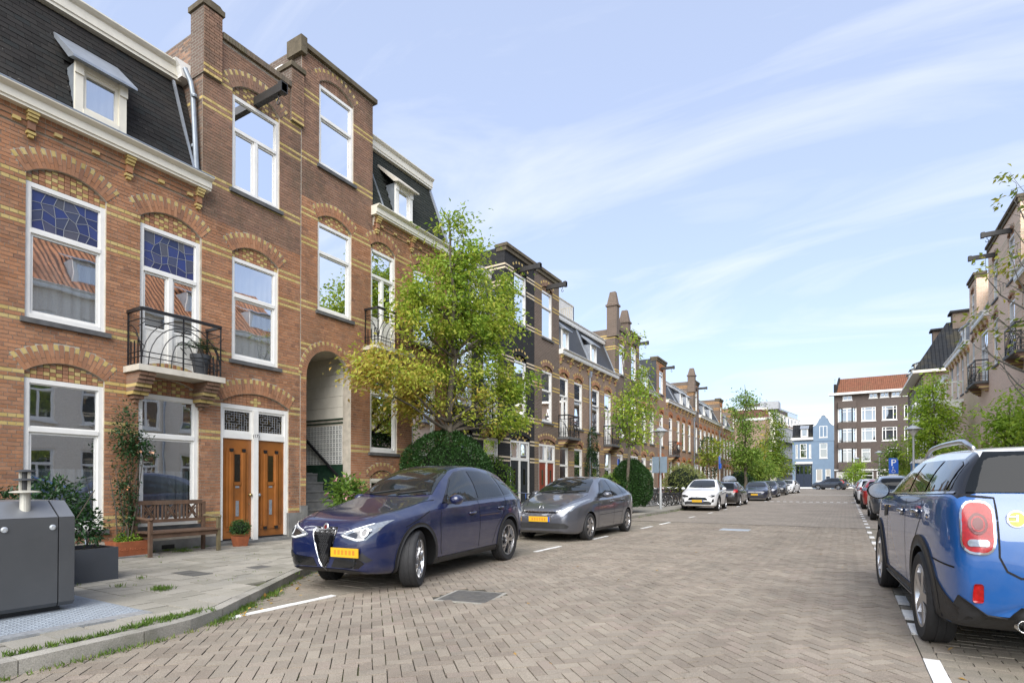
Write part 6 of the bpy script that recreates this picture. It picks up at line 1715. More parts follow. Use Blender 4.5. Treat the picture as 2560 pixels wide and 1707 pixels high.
# ---------------------------------------------------------------- grey hatchback with the wedge nose
def dec_prius(C, S):
    out = decals_common(C, S); put = C.put
    for sg in (-1, 1):
        M = (lambda P: P) if sg > 0 else mirror_poly
        H = [(.44,.665),(.62,.655),(.70,.70),(.80,.93),(.775,.945),(.62,.84),(.50,.76)]
        I = [(.50,.69),(.62,.675),(.67,.72),(.70,.80),(.60,.77)]
        put("headlight", "lamp_clear", C.panel("y-", M(H), None, .005, .05), [("lamp_housing", C.panel("y-", M(I), None, .008, .05).mesh("lamp_housing", "lamp_white", True))])
        ax = "x+" if sg > 0 else "x-"
        put("tail_light", "lamp_red", C.panel("y+", M([(.60,.68),(.74,.70),(.76,.98),(.62,1.0)]), None, .006, .05))
    put("grille", "gloss_black", C.panel("y-", [(-.40,.64),(.40,.64),(.44,.665),(.42,.69),(0,.67),(-.42,.69),(-.44,.665)], None, .006, .05))
    put("grille_bar", "chrome", C.panel("y-", [(-.42,.685),(0,.665),(.42,.685),(.42,.70),(0,.68),(-.42,.70)], None, .009, .05))
    put("air_intake", "plastic_black", C.panel("y-", [(-.62,.31),(.62,.31),(.66,.36),(.58,.43),(-.58,.43),(-.66,.36)], None, .006, .06))
    p, n = C.hit("y-", 0, .76); bd = MB(); bd.lathe([(.05,0),(.056,.006),(.05,.012),(.044,.006)], p, 20, (0,-1,.4), caps=False)
    b2 = MB(); b2.lathe([(.030,.004),(.034,.009),(.030,.012)], p, 18, (0,-1,.4), caps=False); put("badge", "chrome", bd, [("badge_loop", b2.mesh("badge_loop", "chrome"))])
    p, n = C.hit("y-", 0, .50); m = MB(); m.box(-.26,.26,p.y-.03,p.y-.015,.455,.57); b = MB(); b.box(.215,.26,p.y-.031,p.y-.03,.455,.57); b3 = MB()
    for i in range(6): b3.box(-.19+i*.062,-.15+i*.062,p.y-.0312,p.y-.030,.485,.54)
    put("number_plate", "plate_yellow", m, [("plate_band", b.mesh("plate_band","plate_blue")), ("plate_smudge", b3.mesh("plate_smudge","lamp_amber"))], smooth=False)
    return out
PRI = dict(L=4.45, W=1.73, r=.312, arch=.355, axles=(.90,3.60), tw=.19, rim="s7", cowl=1.12, tuck=.012,
    top=[(0,.62),(.04,.72),(.14,.79),(.35,.865),(.7,.955),(1.0,1.025),(1.12,1.06),(1.5,1.25),(1.9,1.41),(2.2,1.475),(2.5,1.49),(2.8,1.475),(3.2,1.425),(3.7,1.33),(4.1,1.21),(4.28,1.13),(4.38,.98),(4.45,.80)],
    belt=[(0,.56),(.06,.66),(.3,.77),(.7,.86),(1.2,.925),(2,.95),(3,.985),(3.8,1.03),(4.2,1.02),(4.38,.90),(4.45,.72)],
    wid=[(0,.52),(.05,.62),(.15,.70),(.35,.79),(.6,.835),(.95,.862),(3.6,.862),(4.0,.83),(4.25,.77),(4.45,.62)],
    rw=[(0,.38),(.2,.52),(.7,.64),(1.1,.70),(1.4,.67),(2.0,.56),(2.6,.545),(3.4,.53),(4.1,.53),(4.45,.45)],
    bot=[(0,.26),(.1,.2),(.5,.17),(4.1,.19),(4.35,.28),(4.45,.4)],
    side_windows=[[(1.62,.99),(1.80,1.16),(2.02,1.30),(2.28,1.385),(2.42,1.395),(2.42,1.005)],[(2.50,1.01),(2.50,1.398),(2.85,1.385),(3.2,1.325),(3.25,1.04)],[(3.32,1.045),(3.28,1.305),(3.55,1.235),(3.85,1.12),(3.75,1.075)]],
    dlo=[(1.42,.96),(1.75,1.16),(2.0,1.32),(2.28,1.41),(2.5,1.42),(2.9,1.405),(3.3,1.33),(3.6,1.245),(3.95,1.11),(3.8,1.05),(3.2,1.01),(2.4,.98)],
    seams=[[(1.42,.95),(1.38,.70),(1.42,.26)],[(2.46,.98),(2.47,.6),(2.46,.27)],[(3.28,1.02),(3.30,.85),(3.10,.55),(3.02,.28)]],
    handles=[(2.28,.86),(3.12,.89)], sill=[(1.30,.19),(3.20,.19),(3.20,.25),(1.30,.25)], sill_mat="plastic_black", mirror=(1.66,.985), mirror_size=(1.1,.72),
    windscreen=[(-.66,1.22),(-.35,1.14),(0,1.12),(.35,1.14),(.66,1.22),(.55,1.80),(.48,1.98),(0,2.03),(-.48,1.98),(-.55,1.80)],
    rear_window=[(-.46,3.2),(.46,3.2),(.50,4.05),(-.50,4.05)], decals=dec_prius,
    gaps=[("z", [(-.70,1.08),(-.64,.7),(-.46,.30),(-.40,.14)]), ("z", [(.70,1.08),(.64,.7),(.46,.30),(.40,.14)]), ("x+", [(1.45,.56),(3.15,.58)]), ("x-", [(1.45,.56),(3.15,.58)])])

# ---------------------------------------------------------------- small SUV seen from behind, blue with white roof
def dec_mini(C, S):
    out = decals_common(C, S); put = C.put
    for ax in ("x+", "x-"):
        put("belt_strip", "chrome", C.ribbon(ax, [(1.55,1.012),(2.4,1.022),(3.4,1.036),(4.12,1.052)], .020, .008))
        s = C.panel(ax, [(1.30,.20),(3.0,.20),(3.0,.26),(1.30,.26)], None, .03, .2, thick=True); put("side_step", "rim_silver", s)
        m = C.panel(ax, [(1.25,.78),(1.5,.80),(1.5,.90),(1.22,.88)], None, .006, .1); put("side_scuttle", "plastic_black", m)
        r = MB(); sg = 1 if ax == "x+" else -1
        pts = []
        for i in range(15):
            a = 1.95+i*.13; h, n = C.hit("z", sg*.585, a); e = min(1, min(i, 14-i)/2.2); pts.append(h+Vector((0,0,.012+.065*e)))
        r.tube(pts, .022, 8); put("roof_rail", "rim_silver", r)
    for sg in (-1, 1):
        M = (lambda P: P) if sg > 0 else mirror_poly
        O = rrect(.585,.79,.69,1.0,.075); G = rrect(.598,.778,.703,.987,.064); I = rrect(.625,.75,.735,.775,.018)
        e = [(.688+.058*math.cos(t), .865+.062*math.sin(t)) for t in [2*PI*i/22 for i in range(22)]]; e2 = [(.688+.042*math.cos(t), .865+.046*math.sin(t)) for t in [2*PI*i/22 for i in range(22)]]
        e3 = [(.688+.033*math.cos(t), .865+.036*math.sin(t)) for t in [2*PI*i/22 for i in range(22)]]
        put("tail_light", "chrome", C.panel("y+", M(O), None, .012, .02), [("tail_lens", C.panel("y+", M(G), None, .018, .025).mesh("tail_lens", "lamp_red", True)), ("lens_ring", C.panel("y+", M(e), None, .024, .04).mesh("lens_ring", "lamp_red_dark", True)), ("lens_bulb", C.panel("y+", M(e2), None, .027, .04).mesh("lens_bulb", "lamp_red", True)), ("lens_core", C.panel("y+", M(e3), None, .030, .04).mesh("lens_core", "lamp_red_dark", True)), ("reversing_lamp", C.panel("y+", M(I), None, .024, .04).mesh("reversing_lamp", "lamp_clear", True))])
        put("reflector", "lamp_red", C.panel("y+", M(rrect(.665,.725,.41,.52,.015)), None, .012, .05, thick=True))
        put("exhaust", "steel_pipe", (lambda m: (m.lathe([(.045,-.2),(.045,.02),(.036,.02),(.034,-.15)], (sg*.42, C.L/2-.02, .345), 16, (0,1,0), caps=False), m)[1])(MB()))
    put("bumper_cladding", "plastic_black", C.panel("y+", [(-.80,.24),(.80,.24),(.83,.34),(.80,.44),(.64,.345),(.52,.335),(.44,.40),(-.44,.40),(-.52,.335),(-.64,.345),(-.80,.44),(-.83,.34)], None, .012, .08, thick=True))
    for ax in ("x+", "x-"): put("bumper_cladding", "plastic_black", C.panel(ax, [(3.78,.24),(4.28,.27),(4.22,.36),(4.05,.44),(3.84,.55)], None, .012, .08, thick=True))
    put("tailgate_gap", "seam", merge(C.ribbon("y+", [(-.78,1.035),(-.57,1.02),(-.565,.68),(-.52,.60),(-.44,.565),(0,.55),(.44,.565),(.52,.60),(.565,.68),(.57,1.02),(.78,1.035)], .013)))
    p, n = C.hit("y+", .455, .90); e = MB(); e.lathe([(.062,0),(.062,.006),(.055,.010),(.001,.010)], p, 26, (0,1,.12))
    e2 = MB(); e2.lathe([(.050,.0105),(.001,.0105)], p, 24, (0,1,.12), caps=False)
    e3 = MB(); y_ = p.y+.0125
    for z in (.018,-.018): e3.box(p.x+.005, p.x+.058, y_-.002, y_, p.z+z-.006, p.z+z+.006)
    e3.box(p.x-.01, p.x+.005, y_-.002, y_, p.z-.032, p.z+.032)
    put("badge", "lamp_white", e, [("badge_field", e2.mesh("badge_field", "plug_lime")), ("badge_plug", e3.mesh("badge_plug", "lamp_white"))])
    p, n = C.hit("y+", .34, .665); q = MB(); q.tube([p+Vector((.045*math.cos(t), .008, .022*math.sin(t))) for t in [R(a) for a in range(60, 260, 20)]], .006, 5); put("letter", "chrome", q)
    p, n = C.hit("y+", 0, .84); hb = MB(); hb.box(-.26,.26,p.y-.01,p.y+.03,1.05,1.085); put("tailgate_handle", "chrome", hb); m = MB(); m.box(-.26,.26,p.y+.005,p.y+.02,.86,.98); put("number_plate", "plate_yellow", m, smooth=False)
    return out
plain("plug_lime", (.45,.45,.10), .4)
MINI = dict(zmap=lambda z: z*1.187 if z < 1.04 else 1.235+(z-1.04)*.745, zlin=1.187, L=4.31, W=1.84, r=.372, arch=.425, axles=(.80,3.47), tw=.225, rim="s5", arch_trim=.085, cowl=1.27, tuck=-.01, roofS=(2.02,4.06), bandS=(1.62,4.17), sill_mat="plastic_black",
    top=[(0,.70),(.04,.84),(.12,.93),(.35,1.0),(.8,1.04),(1.18,1.07),(1.28,1.11),(1.65,1.34),(1.95,1.48),(2.3,1.54),(2.8,1.557),(3.4,1.545),(3.8,1.52),(3.98,1.49),(4.05,1.42),(4.12,1.22),(4.18,1.06),(4.23,.99),(4.28,.90),(4.31,.76)],
    belt=[(0,.62),(.05,.76),(.2,.87),(.5,.94),(1.2,1.0),(2,1.015),(3.2,1.035),(4.0,1.05),(4.17,1.02),(4.23,.94),(4.31,.70)],
    wid=[(0,.58),(.05,.70),(.15,.79),(.35,.865),(.6,.90),(.85,.915),(3.5,.915),(3.85,.90),(4.05,.875),(4.18,.84),(4.26,.80),(4.31,.73)],
    rw=[(0,.46),(.2,.60),(.8,.70),(1.2,.74),(1.5,.72),(2.0,.655),(3,.64),(3.8,.62),(4.05,.62),(4.18,.66),(4.31,.55)],
    bot=[(0,.28),(.15,.22),(.5,.2),(3.9,.21),(4.15,.25),(4.31,.34)],
    side_windows=[[(1.78,1.035),(1.95,1.19),(2.12,1.355),(2.30,1.405),(2.62,1.415),(2.64,1.04)],[(2.72,1.045),(2.70,1.415),(3.35,1.405),(3.40,1.055)],[(3.47,1.06),(3.43,1.40),(3.88,1.375),(3.98,1.33),(4.0,1.08)]],
    dlo=[(1.70,1.02),(1.95,1.22),(2.12,1.385),(2.4,1.43),(3.9,1.395),(4.0,1.36),(4.05,1.06)],
    seams=[[(1.52,1.0),(1.48,.75),(1.50,.28)],[(2.68,1.03),(2.70,.6),(2.68,.28)],[(3.42,1.04),(3.44,.86),(3.10,.62),(3.0,.30)],[(3.86,.62),(4.22,.60)]],
    handles=[(2.50,.88),(3.28,.90)], handle_mat="chrome", mirror=(1.72,1.00), mirror_mat="gloss_black", mirror_size=(1.25,.95),
    sill=[(1.18,.21),(3.10,.21),(3.10,.32),(1.18,.30)],
    windscreen=[(-.70,1.36),(-.35,1.29),(0,1.27),(.35,1.29),(.70,1.36),(.60,1.86),(0,1.92),(-.60,1.86)],
    rear_window=[(-.74,1.055),(.74,1.055),(.66,1.30),(.58,1.45),(-.58,1.45),(-.66,1.30)], rw_axis="y+", decals=dec_mini)

# ---------------------------------------------------------------- plain hatchback, plain small SUV (farther cars)
def dec_plain(C, S):
    out = decals_common(C, S); put = C.put; z = S["zf"]
    for sg in (-1, 1):
        M = (lambda P: P) if sg > 0 else mirror_poly
        put("headlight", "lamp_dark" if S.get("slit") else "lamp_clear", C.panel("y-", M([(.42,.64*z),(.60,.62*z),(.74,.66*z),(.76,.73*z),(.62,.74*z),(.44,.69*z)]), None, .006, .06))
        put("tail_light", "lamp_red", C.panel("y+", M(S["tail"]), None, .008, .06))
        ax = "x+" if sg > 0 else "x-"
        put("tail_light", "lamp_red", C.panel(ax, [(S["L"]-.30,.80*z),(S["L"]-.12,.80*z),(S["L"]-.12,.93*z),(S["L"]-.24,.95*z)], None, .006, .06))
        put("fog_vent", "plastic_black", C.panel("y-", M([(.62,.40*z),(.72,.42*z),(.72,.56*z),(.66,.54*z)]), None, .006, .06))
    put("grille", "gloss_black", C.panel("y-", [(-.46,.50*z),(.46,.50*z),(.40,.60*z),(.30,.635*z),(-.30,.635*z),(-.40,.60*z)], None, .006, .06))
    put("air_intake", "plastic_black", C.panel("y-", [(-.60,.30*z),(.60,.30*z),(.62,.40*z),(.5,.45*z),(-.5,.45*z),(-.62,.40*z)], None, .006, .06))
    p, n = C.hit("y-", 0, .645*z); b = MB(); b.lathe([(.04,0),(.055,.006),(.04,.012)], p, 14, (0,-1,.2), caps=False); put("badge", "chrome", b)
    for ax, yy, zz in (("y-", -1, .46*z), ("y+", 1, S["tail_plate"])):
        p, n = C.hit(ax, 0, zz); m = MB(); y0 = p.y+yy*.02; m.box(-.26,.26,min(y0,y0+yy*.015),max(y0,y0+yy*.015),zz-.055,zz+.055)
        b = MB(); x0 = .215 if yy < 0 else -.26; y1 = y0+yy*.016; b.box(x0,x0+.045,min(y0,y1),max(y0,y1),zz-.055,zz+.055); put("number_plate", "plate_yellow", m, [("plate_band", b.mesh("plate_band", "plate_blue"))], smooth=False)
    return out
def hatch(L, W, H, z=1.0, clr=0, **k):
    sx = L/4.2; zf = lambda v: v*z+clr
    def X(pts): return [(a*sx, zf(b)) for a, b in pts]
    d = dict(L=L, W=W, r=.315*z**.5, arch=.362*z**.5, axles=(.86*sx, 3.42*sx), tw=.2, rim="s5", cowl=1.18*sx, zf=z, tuck=.012,
        top=X([(0,.60),(.04,.70),(.15,.77),(.35,.84),(.7,.92),(1.08,.985),(1.18,1.02),(1.6,1.25),(1.92,1.39),(2.3,1.455),(2.9,1.46),(3.4,1.42),(3.68,1.37),(3.80,1.30),(3.95,1.10),(4.06,.97),(4.15,.88),(4.2,.70)]),
        belt=X([(0,.54),(.05,.64),(.3,.75),(.7,.83),(1.2,.89),(2,.915),(3,.945),(3.7,.975),(4.0,.92),(4.12,.84),(4.2,.64)]),
        wid=[(a*sx, b*W/1.75) for a, b in [(0,.55),(.05,.65),(.15,.73),(.35,.81),(.6,.85),(.9,.873),(3.4,.873),(3.8,.84),(4.0,.80),(4.12,.74),(4.2,.64)]],
        rw=[(a*sx, b*W/1.75) for a, b in [(0,.42),(.2,.55),(.7,.66),(1.1,.71),(1.4,.68),(2.0,.58),(2.8,.565),(3.5,.55),(3.8,.56),(4.05,.6),(4.2,.5)]],
        bot=X([(0,.25),(.1,.2),(.5,.17),(3.9,.19),(4.1,.27),(4.2,.38)]),
        side_windows=[X(p) for p in ([(1.68,.945),(1.85,1.12),(2.05,1.28),(2.3,1.355),(2.46,1.365),(2.46,.955)],[(2.54,.96),(2.54,1.367),(3.0,1.355),(3.15,1.33),(3.22,.985)],[(3.29,.99),(3.23,1.315),(3.42,1.25),(3.56,1.12),(3.52,1.01)])],
        dlo=X([(1.52,.925),(1.82,1.13),(2.02,1.30),(2.3,1.38),(2.6,1.39),(3.05,1.375),(3.36,1.31),(3.55,1.19),(3.64,1.04),(3.55,.975),(2.5,.945)]),
        seams=[X(p) for p in ([(1.45,.91),(1.42,.66),(1.45,.25)],[(2.50,.94),(2.52,.6),(2.50,.26)],[(3.26,.97),(3.28,.8),(3.0,.52),(2.92,.27)])],
        handles=X([(2.34,.82),(3.12,.85)]), sill=X([(1.24,.19),(3.05,.19),(3.05,.25),(1.24,.25)]), mirror=(1.70*sx, zf(.94)), mirror_size=(1.0,.72),
        windscreen=[(a, b*sx) for a, b in [(-.64,1.28),(-.35,1.21),(0,1.19),(.35,1.21),(.64,1.28),(.55,1.74),(.48,1.92),(0,1.96),(-.48,1.92),(-.55,1.74)]],
        rear_window=[(a, zf(b)) for a, b in [(-.60,1.0),(.60,1.0),(.54,1.30),(.48,1.34),(-.48,1.34),(-.54,1.30)]], rw_axis="y+", decals=dec_plain,
        tail=[(a, zf(b)) for a, b in [(.56,.78),(.78,.80),(.78,.97),(.60,.97)]], tail_plate=zf(.62))
    d.update(k); return d
HATCH = hatch(4.2, 1.75, 1.46)
SEDAN = hatch(4.45, 1.80, 1.44, slit=True)
CROSS = hatch(4.18, 1.78, 1.58, z=1.06, clr=.03, slit=True, arch_trim=.05, r=.345, arch=.395)
TALL = hatch(4.45, 1.80, 1.68, z=1.12, clr=.03, tail=[(.66,1.0),(.78,1.0),(.74,1.38),(.64,1.40)], r=.345, arch=.395)

for nm, c, mt_ in (("paint_navy",(.0025,.008,.050),.0),("paint_graphite",(.10,.105,.125),.5),("paint_blue",(.006,.082,.29),.0),("paint_car_white",(.75,.76,.77),.0),("paint_black",(.010,.010,.012),.1),("paint_deep_blue",(.012,.016,.045),.3),("paint_slate",(.045,.055,.075),.5),("paint_red",(.33,.012,.010),.2),("paint_silver",(.42,.44,.46),.7),("paint_white_roof",(.80,.80,.79),.0)):
    paint_mat(nm, c, metal=mt_, flake=.05 if mt_ else 0, rough=.32)
CL = "cars parked along the left kerb"; CR = "cars parked along the right kerb"
def park(name, label, S, paint, x, y, rz, group, **k):
    return make_car(name, label, S, paint, (x, y, gz(y)+.008), rz, group, **k)
# left kerb, noses towards the camera (local front is -y)
park("parked_car", "dark blue sporty SUV with shield grille, nearest on the left, front wheel turned out", SUV, "paint_navy", -6.04, 7.40, R(6.5), CL, steer=R(24), scale=(.88,1.05,1.05))
park("parked_car", "grey wedge-nosed hatchback parked behind the dark blue SUV", PRI, "paint_graphite", -6.50, 14.62, R(1.6), CL, scale=(1.09,1.13,1.10))
park("parked_car", "white small SUV facing the camera with slit headlights on the left", CROSS, "paint_car_white", -6.62, 31.6, R(3), CL, scale=(1.06,1.06,1.05))
park("parked_car", "black hatchback seen from behind with a grey roof box, behind the white SUV", HATCH, "paint_black", -6.55, 38.6, R(180), CL, scale=(1.05,1.06,1.04))
park("parked_car", "dark blue low hatchback facing the camera in front of the black roof-box car", SEDAN, "paint_deep_blue", -6.1, 48.5, R(3), CL, scale=(1.05,1.05,1.04))
park("parked_car", "near-black hatchback, third from the end of the left row", HATCH, "paint_deep_blue", -6.3, 58.0, R(2), CL, scale=(1.04,1.04,1.04))
park("parked_car", "black estate facing the camera, second from the end of the left row", SEDAN, "paint_black", -6.2, 65.5, R(2), CL, scale=(1.04,1.04,1.04))
park("parked_car", "white hatchback half hidden at the far end of the left row", HATCH, "paint_car_white", -5.75, 72.0, R(-8), CL, scale=(1.04,1.04,1.04))
# right kerb, tails towards the camera
park("parked_car", "bright blue compact SUV with white roof and roof rails, large at the right edge", MINI, "paint_blue", 1.37, 7.87, R(183.4), CR, roofpaint="paint_white_roof", scale=(.96,1.13,1.08))
park("parked_car", "slate blue tall hatchback with high red tail lights just ahead of the bright blue SUV", TALL, "paint_slate", 1.72, 24.9+2.5, R(180), CR, scale=(1.04,1.04,1.04))
park("parked_car", "red hatchback parked in front of the slate blue one", CROSS, "paint_red", 1.62, 35.6+1.8, R(180), CR, scale=(1.02,1.04,1.02))
park("parked_car", "white hatchback between the red car and the silver one", CROSS, "paint_car_white", 1.5, 45.0, R(180), CR, scale=(1.04,1.04,1.04))
park("parked_car", "silver estate with pale roof, fifth in the right row", TALL, "paint_silver", 1.5, 53.0, R(180), CR)
park("parked_car", "black car at the far end of the right row", HATCH, "paint_black", 1.5, 61.0, R(180), CR, scale=(1.04,1.04,1.04))
park("parked_car", "grey estate car standing crosswise before the brown apartment block", TALL, "paint_slate", -1.9, 91.0, R(68+180), None)
# roof box on the black hatchback: rests on it
m = MB(); n = 12; vs = []
for i in range(n+1):
    t = i/n; w = .42*(math.sin(PI*min(1,max(0,t*.94+.03))))**.35; h = .34*(math.sin(PI*(t*.9+.06)))**.5
    for a in range(9):
        q = PI*a/8; vs.append((w*math.cos(q), -1.0+2.0*t, h*math.sin(q)**.7))
m.add(vs, [(i*9+a, i*9+a+1, (i+1)*9+a+1, (i+1)*9+a) for i in range(n) for a in range(8)]); m.add([vs[i] for i in range(9)], [tuple(range(9))]); m.add(vs[-9:], [tuple(reversed(range(9)))])
o = m.build("roof_box", "zinc", smooth=True); o.location = (-6.55, 38.7, gz(38.6)+1.56); tag(o, "grey roof box strapped on the black hatchback", "roof box")
# ================================================================== trees, shrubs, weeds
import numpy as np
plain("bark", (.10,.085,.065), .9, var=.3, scale=9, bmp=.5, bscale=25)
plain("bark_grey", (.15,.14,.12), .9, var=.3, scale=9, bmp=.4, bscale=25)
leaf_mat("leaf_street", [(0,(.06,.15,.025)),(.3,(.14,.28,.035)),(.5,(.25,.38,.045)),(.7,(.40,.48,.06)),(.86,(.56,.54,.10)),(1,(.50,.34,.08))])
leaf_mat("leaf_yellow", [(0,(.07,.14,.02)),(.35,(.16,.25,.03)),(.6,(.30,.34,.04)),(.85,(.48,.40,.04)),(1,(.55,.38,.03))])
leaf_mat("leaf_lime", [(0,(.15,.29,.035)),(.4,(.32,.48,.05)),(.75,(.48,.60,.07)),(1,(.58,.62,.10))])
leaf_mat("leaf_hedge", [(0,(.02,.055,.014)),(.5,(.04,.10,.022)),(.8,(.065,.14,.028)),(1,(.10,.17,.04))], trans=.15, rough=.4)
leaf_mat("leaf_dark", [(0,(.014,.04,.014)),(.5,(.03,.08,.022)),(.8,(.055,.12,.03)),(1,(.10,.15,.04))], trans=.2, rough=.38)
leaf_mat("leaf_olive", [(0,(.08,.18,.03)),(.5,(.21,.32,.05)),(.8,(.35,.40,.08)),(1,(.48,.44,.12))])
leaf_mat("leaf_variegated", [(0,(.10,.16,.04)),(.4,(.24,.28,.08)),(.7,(.45,.44,.17)),(1,(.55,.52,.28))])
leaf_mat("grass", [(0,(.06,.13,.02)),(.5,(.13,.22,.035)),(.8,(.21,.27,.05)),(1,(.30,.27,.08))], trans=.3)
leaf_mat("petal_pink", [(0,(.55,.18,.22)),(1,(.75,.42,.45))], trans=.3)
leaf_mat("petal_orange", [(0,(.65,.22,.08)),(1,(.75,.45,.30))], trans=.3)
leaf_mat("leaf_fallen", [(0,(.20,.10,.03)),(.5,(.32,.19,.05)),(1,(.42,.28,.07))], trans=.1)

def leaves_mesh(name, P, D, size, mat, hue, rng, droop=.3, aspect=.48, fold=.18, flat=0.0):
    """one small folded blade per point: P points, D outward directions"""
    n = len(P); P = np.asarray(P, float); D = np.asarray(D, float)
    sz = size*rng.uniform(.65, 1.25, n)
    d = D + rng.normal(0, .75, (n, 3)); d[:, 2] -= droop; d /= np.linalg.norm(d, axis=1, keepdims=True)+1e-9
    up = rng.normal(0, .6, (n, 3)); up[:, 2] += 1+flat; s = np.cross(d, up); s /= np.linalg.norm(s, axis=1, keepdims=True)+1e-9
    nn = np.cross(s, d)
    L = sz[:, None]; Wd = L*aspect
    a = P; b = P + d*L*.45 + s*Wd*.5 + nn*L*fold*.5; c = P + d*L - nn*L*.12; e = P + d*L*.45 - s*Wd*.5 + nn*L*fold*.5
    V = np.stack([a, b, c, e], 1).reshape(-1, 3)
    me = bpy.data.meshes.new(name); me.vertices.add(4*n); me.vertices.foreach_set("co", V.ravel().astype(np.float32))
    idx = np.arange(n)*4; F = np.stack([idx, idx+1, idx+2, idx, idx+2, idx+3], 1).reshape(-1, 3)
    me.loops.add(6*n); me.loops.foreach_set("vertex_index", F.ravel().astype(np.int32))
    me.polygons.add(2*n); me.polygons.foreach_set("loop_start", np.arange(2*n, dtype=np.int32)*3); me.polygons.foreach_set("loop_total", np.full(2*n, 3, np.int32))
    me.update(calc_edges=True); me.validate()
    at = me.attributes.new("hue", 'FLOAT', 'POINT'); at.data.foreach_set("value", np.repeat(np.asarray(hue, float), 4).astype(np.float32))
    link_mats(me, mat); return me

def tree(name, label, loc, trunk_h, crown, mat, nl, size, seed, hue=None, lean=(0,0), r0=.13, nb=16, group=None, stems=None, bark="bark", clump=.55, per=None, cat="tree", droop=.35, twigs=True):
    """tapered trunk, limbs reaching into the crown lobes, leaves gathered in clumps at twig ends.
    crown: list of (dx,dy,z, rx,ry,rz, weight) lobes"""
    rng = np.random.default_rng(seed); rn = random.Random(seed)
    T = thing(name, label, cat, loc, group, local=True)
    mb = MB(); x, y = lean; zt = max(c[2]+c[5]*.6 for c in crown)
    def curve(a, b, n=6, w=.12):
        a, b = Vector(a), Vector(b); l = (b-a).length
        off = Vector((rn.gauss(0,1), rn.gauss(0,1), rn.gauss(0,.3)))*l*w
        return [a.lerp(b, i/n) + off*math.sin(PI*i/n) + Vector((rn.gauss(0,.012), rn.gauss(0,.012), 0))*l for i in range(n)]+[b]
    trunk = curve((0,0,-.1), (x*trunk_h, y*trunk_h, trunk_h), 5, .03)
    mb.tube(trunk, [r0*(1.25-.45*i/5) for i in range(6)], 9)
    top = trunk[-1]; lead = curve(top, (x*zt, y*zt, zt), 7, .05); mb.tube(lead, [r0*.78*(1-.85*i/7) for i in range(8)], 7)
    nodes = []
    tw = sum(c[6] for c in crown)
    for c in crown:
        k = max(1, int(nb*c[6]/tw+.5))
        for j in range(k):
            v = Vector((rn.gauss(0,1), rn.gauss(0,1), rn.gauss(0,.8))); v.normalize(); v *= rn.uniform(.35,.95)
            e = Vector((c[0]+v.x*c[3], c[1]+v.y*c[4], c[2]+v.z*c[5]))
            h = max(trunk_h*.82, min(zt*.9, e.z - (Vector((e.x,e.y,0)).length)*rn.uniform(.5,1.0)))
            b = trunk[-1] if h <= trunk_h else lead[min(7, int((h-trunk_h)/(zt-trunk_h)*7))]
            if h < trunk_h: b = trunk[4].lerp(trunk[5], .6)
            pts = curve(b, e, 7, .1); rr = r0*.42*min(1, .5+(e-b).length*.12)
            mb.tube(pts, [rr*(1-.8*i/7) for i in range(8)], 6, caps=False); nodes += [(p, .5) for p in pts[3:]]
            if twigs:
                for q in range(5):
                    s0 = pts[rn.randint(3,7)]; t = s0+Vector((rn.gauss(0,.5), rn.gauss(0,.5), rn.gauss(.05,.35)))*(.35*(c[3]+c[5])/2+.15)
                    p2 = curve(s0, t, 3, .1); mb.tube(p2, [rr*.28*(1-.7*i/3) for i in range(4)], 4, caps=False); nodes += [(p, 1) for p in p2[1:]]
    mb.build("trunk", bark, T, smooth=True)
    # leaves
    P = []; D = []; H = []
    per = per or max(10, nl//260); ncl = max(8, nl//per)
    for i in range(ncl):
        u = rn.random()*tw
        for c in crown:
            u -= c[6]
            if u <= 0: break
        if rn.random() < .45 and nodes:
            o = nodes[rn.randrange(len(nodes))][0]
        else:
            v = Vector((rn.gauss(0,1), rn.gauss(0,1), rn.gauss(0,1))); v.normalize(); v *= rn.uniform(.25,1)**.5
            o = Vector((c[0]+v.x*c[3], c[1]+v.y*c[4], c[2]+v.z*c[5]))
        cl = clump*rn.uniform(.5,1.2); hh = rn.gauss(0, .10)
        q = rng.normal(0, 1, (per, 3))*np.array([cl*.5, cl*.5, cl*.34]); 
        pp = q + np.array(o); out = pp - np.array([x*pp[:,2].mean(), y*pp[:,2].mean(), pp[:,2].mean()-.3]); out[:,2] *= .3
        out /= np.linalg.norm(out, axis=1, keepdims=True)+1e-6
        P.append(pp); D.append(out); H.append(np.full(per, hh) + (np.array([hue(p) for p in pp]) if hue else 0))
    P = np.concatenate(P); D = np.concatenate(D); H = np.concatenate(H)
    o = mkobj("crown", leaves_mesh("crown", P, D, size, mat, H, rng, droop), T, kind="stuff")
    return T

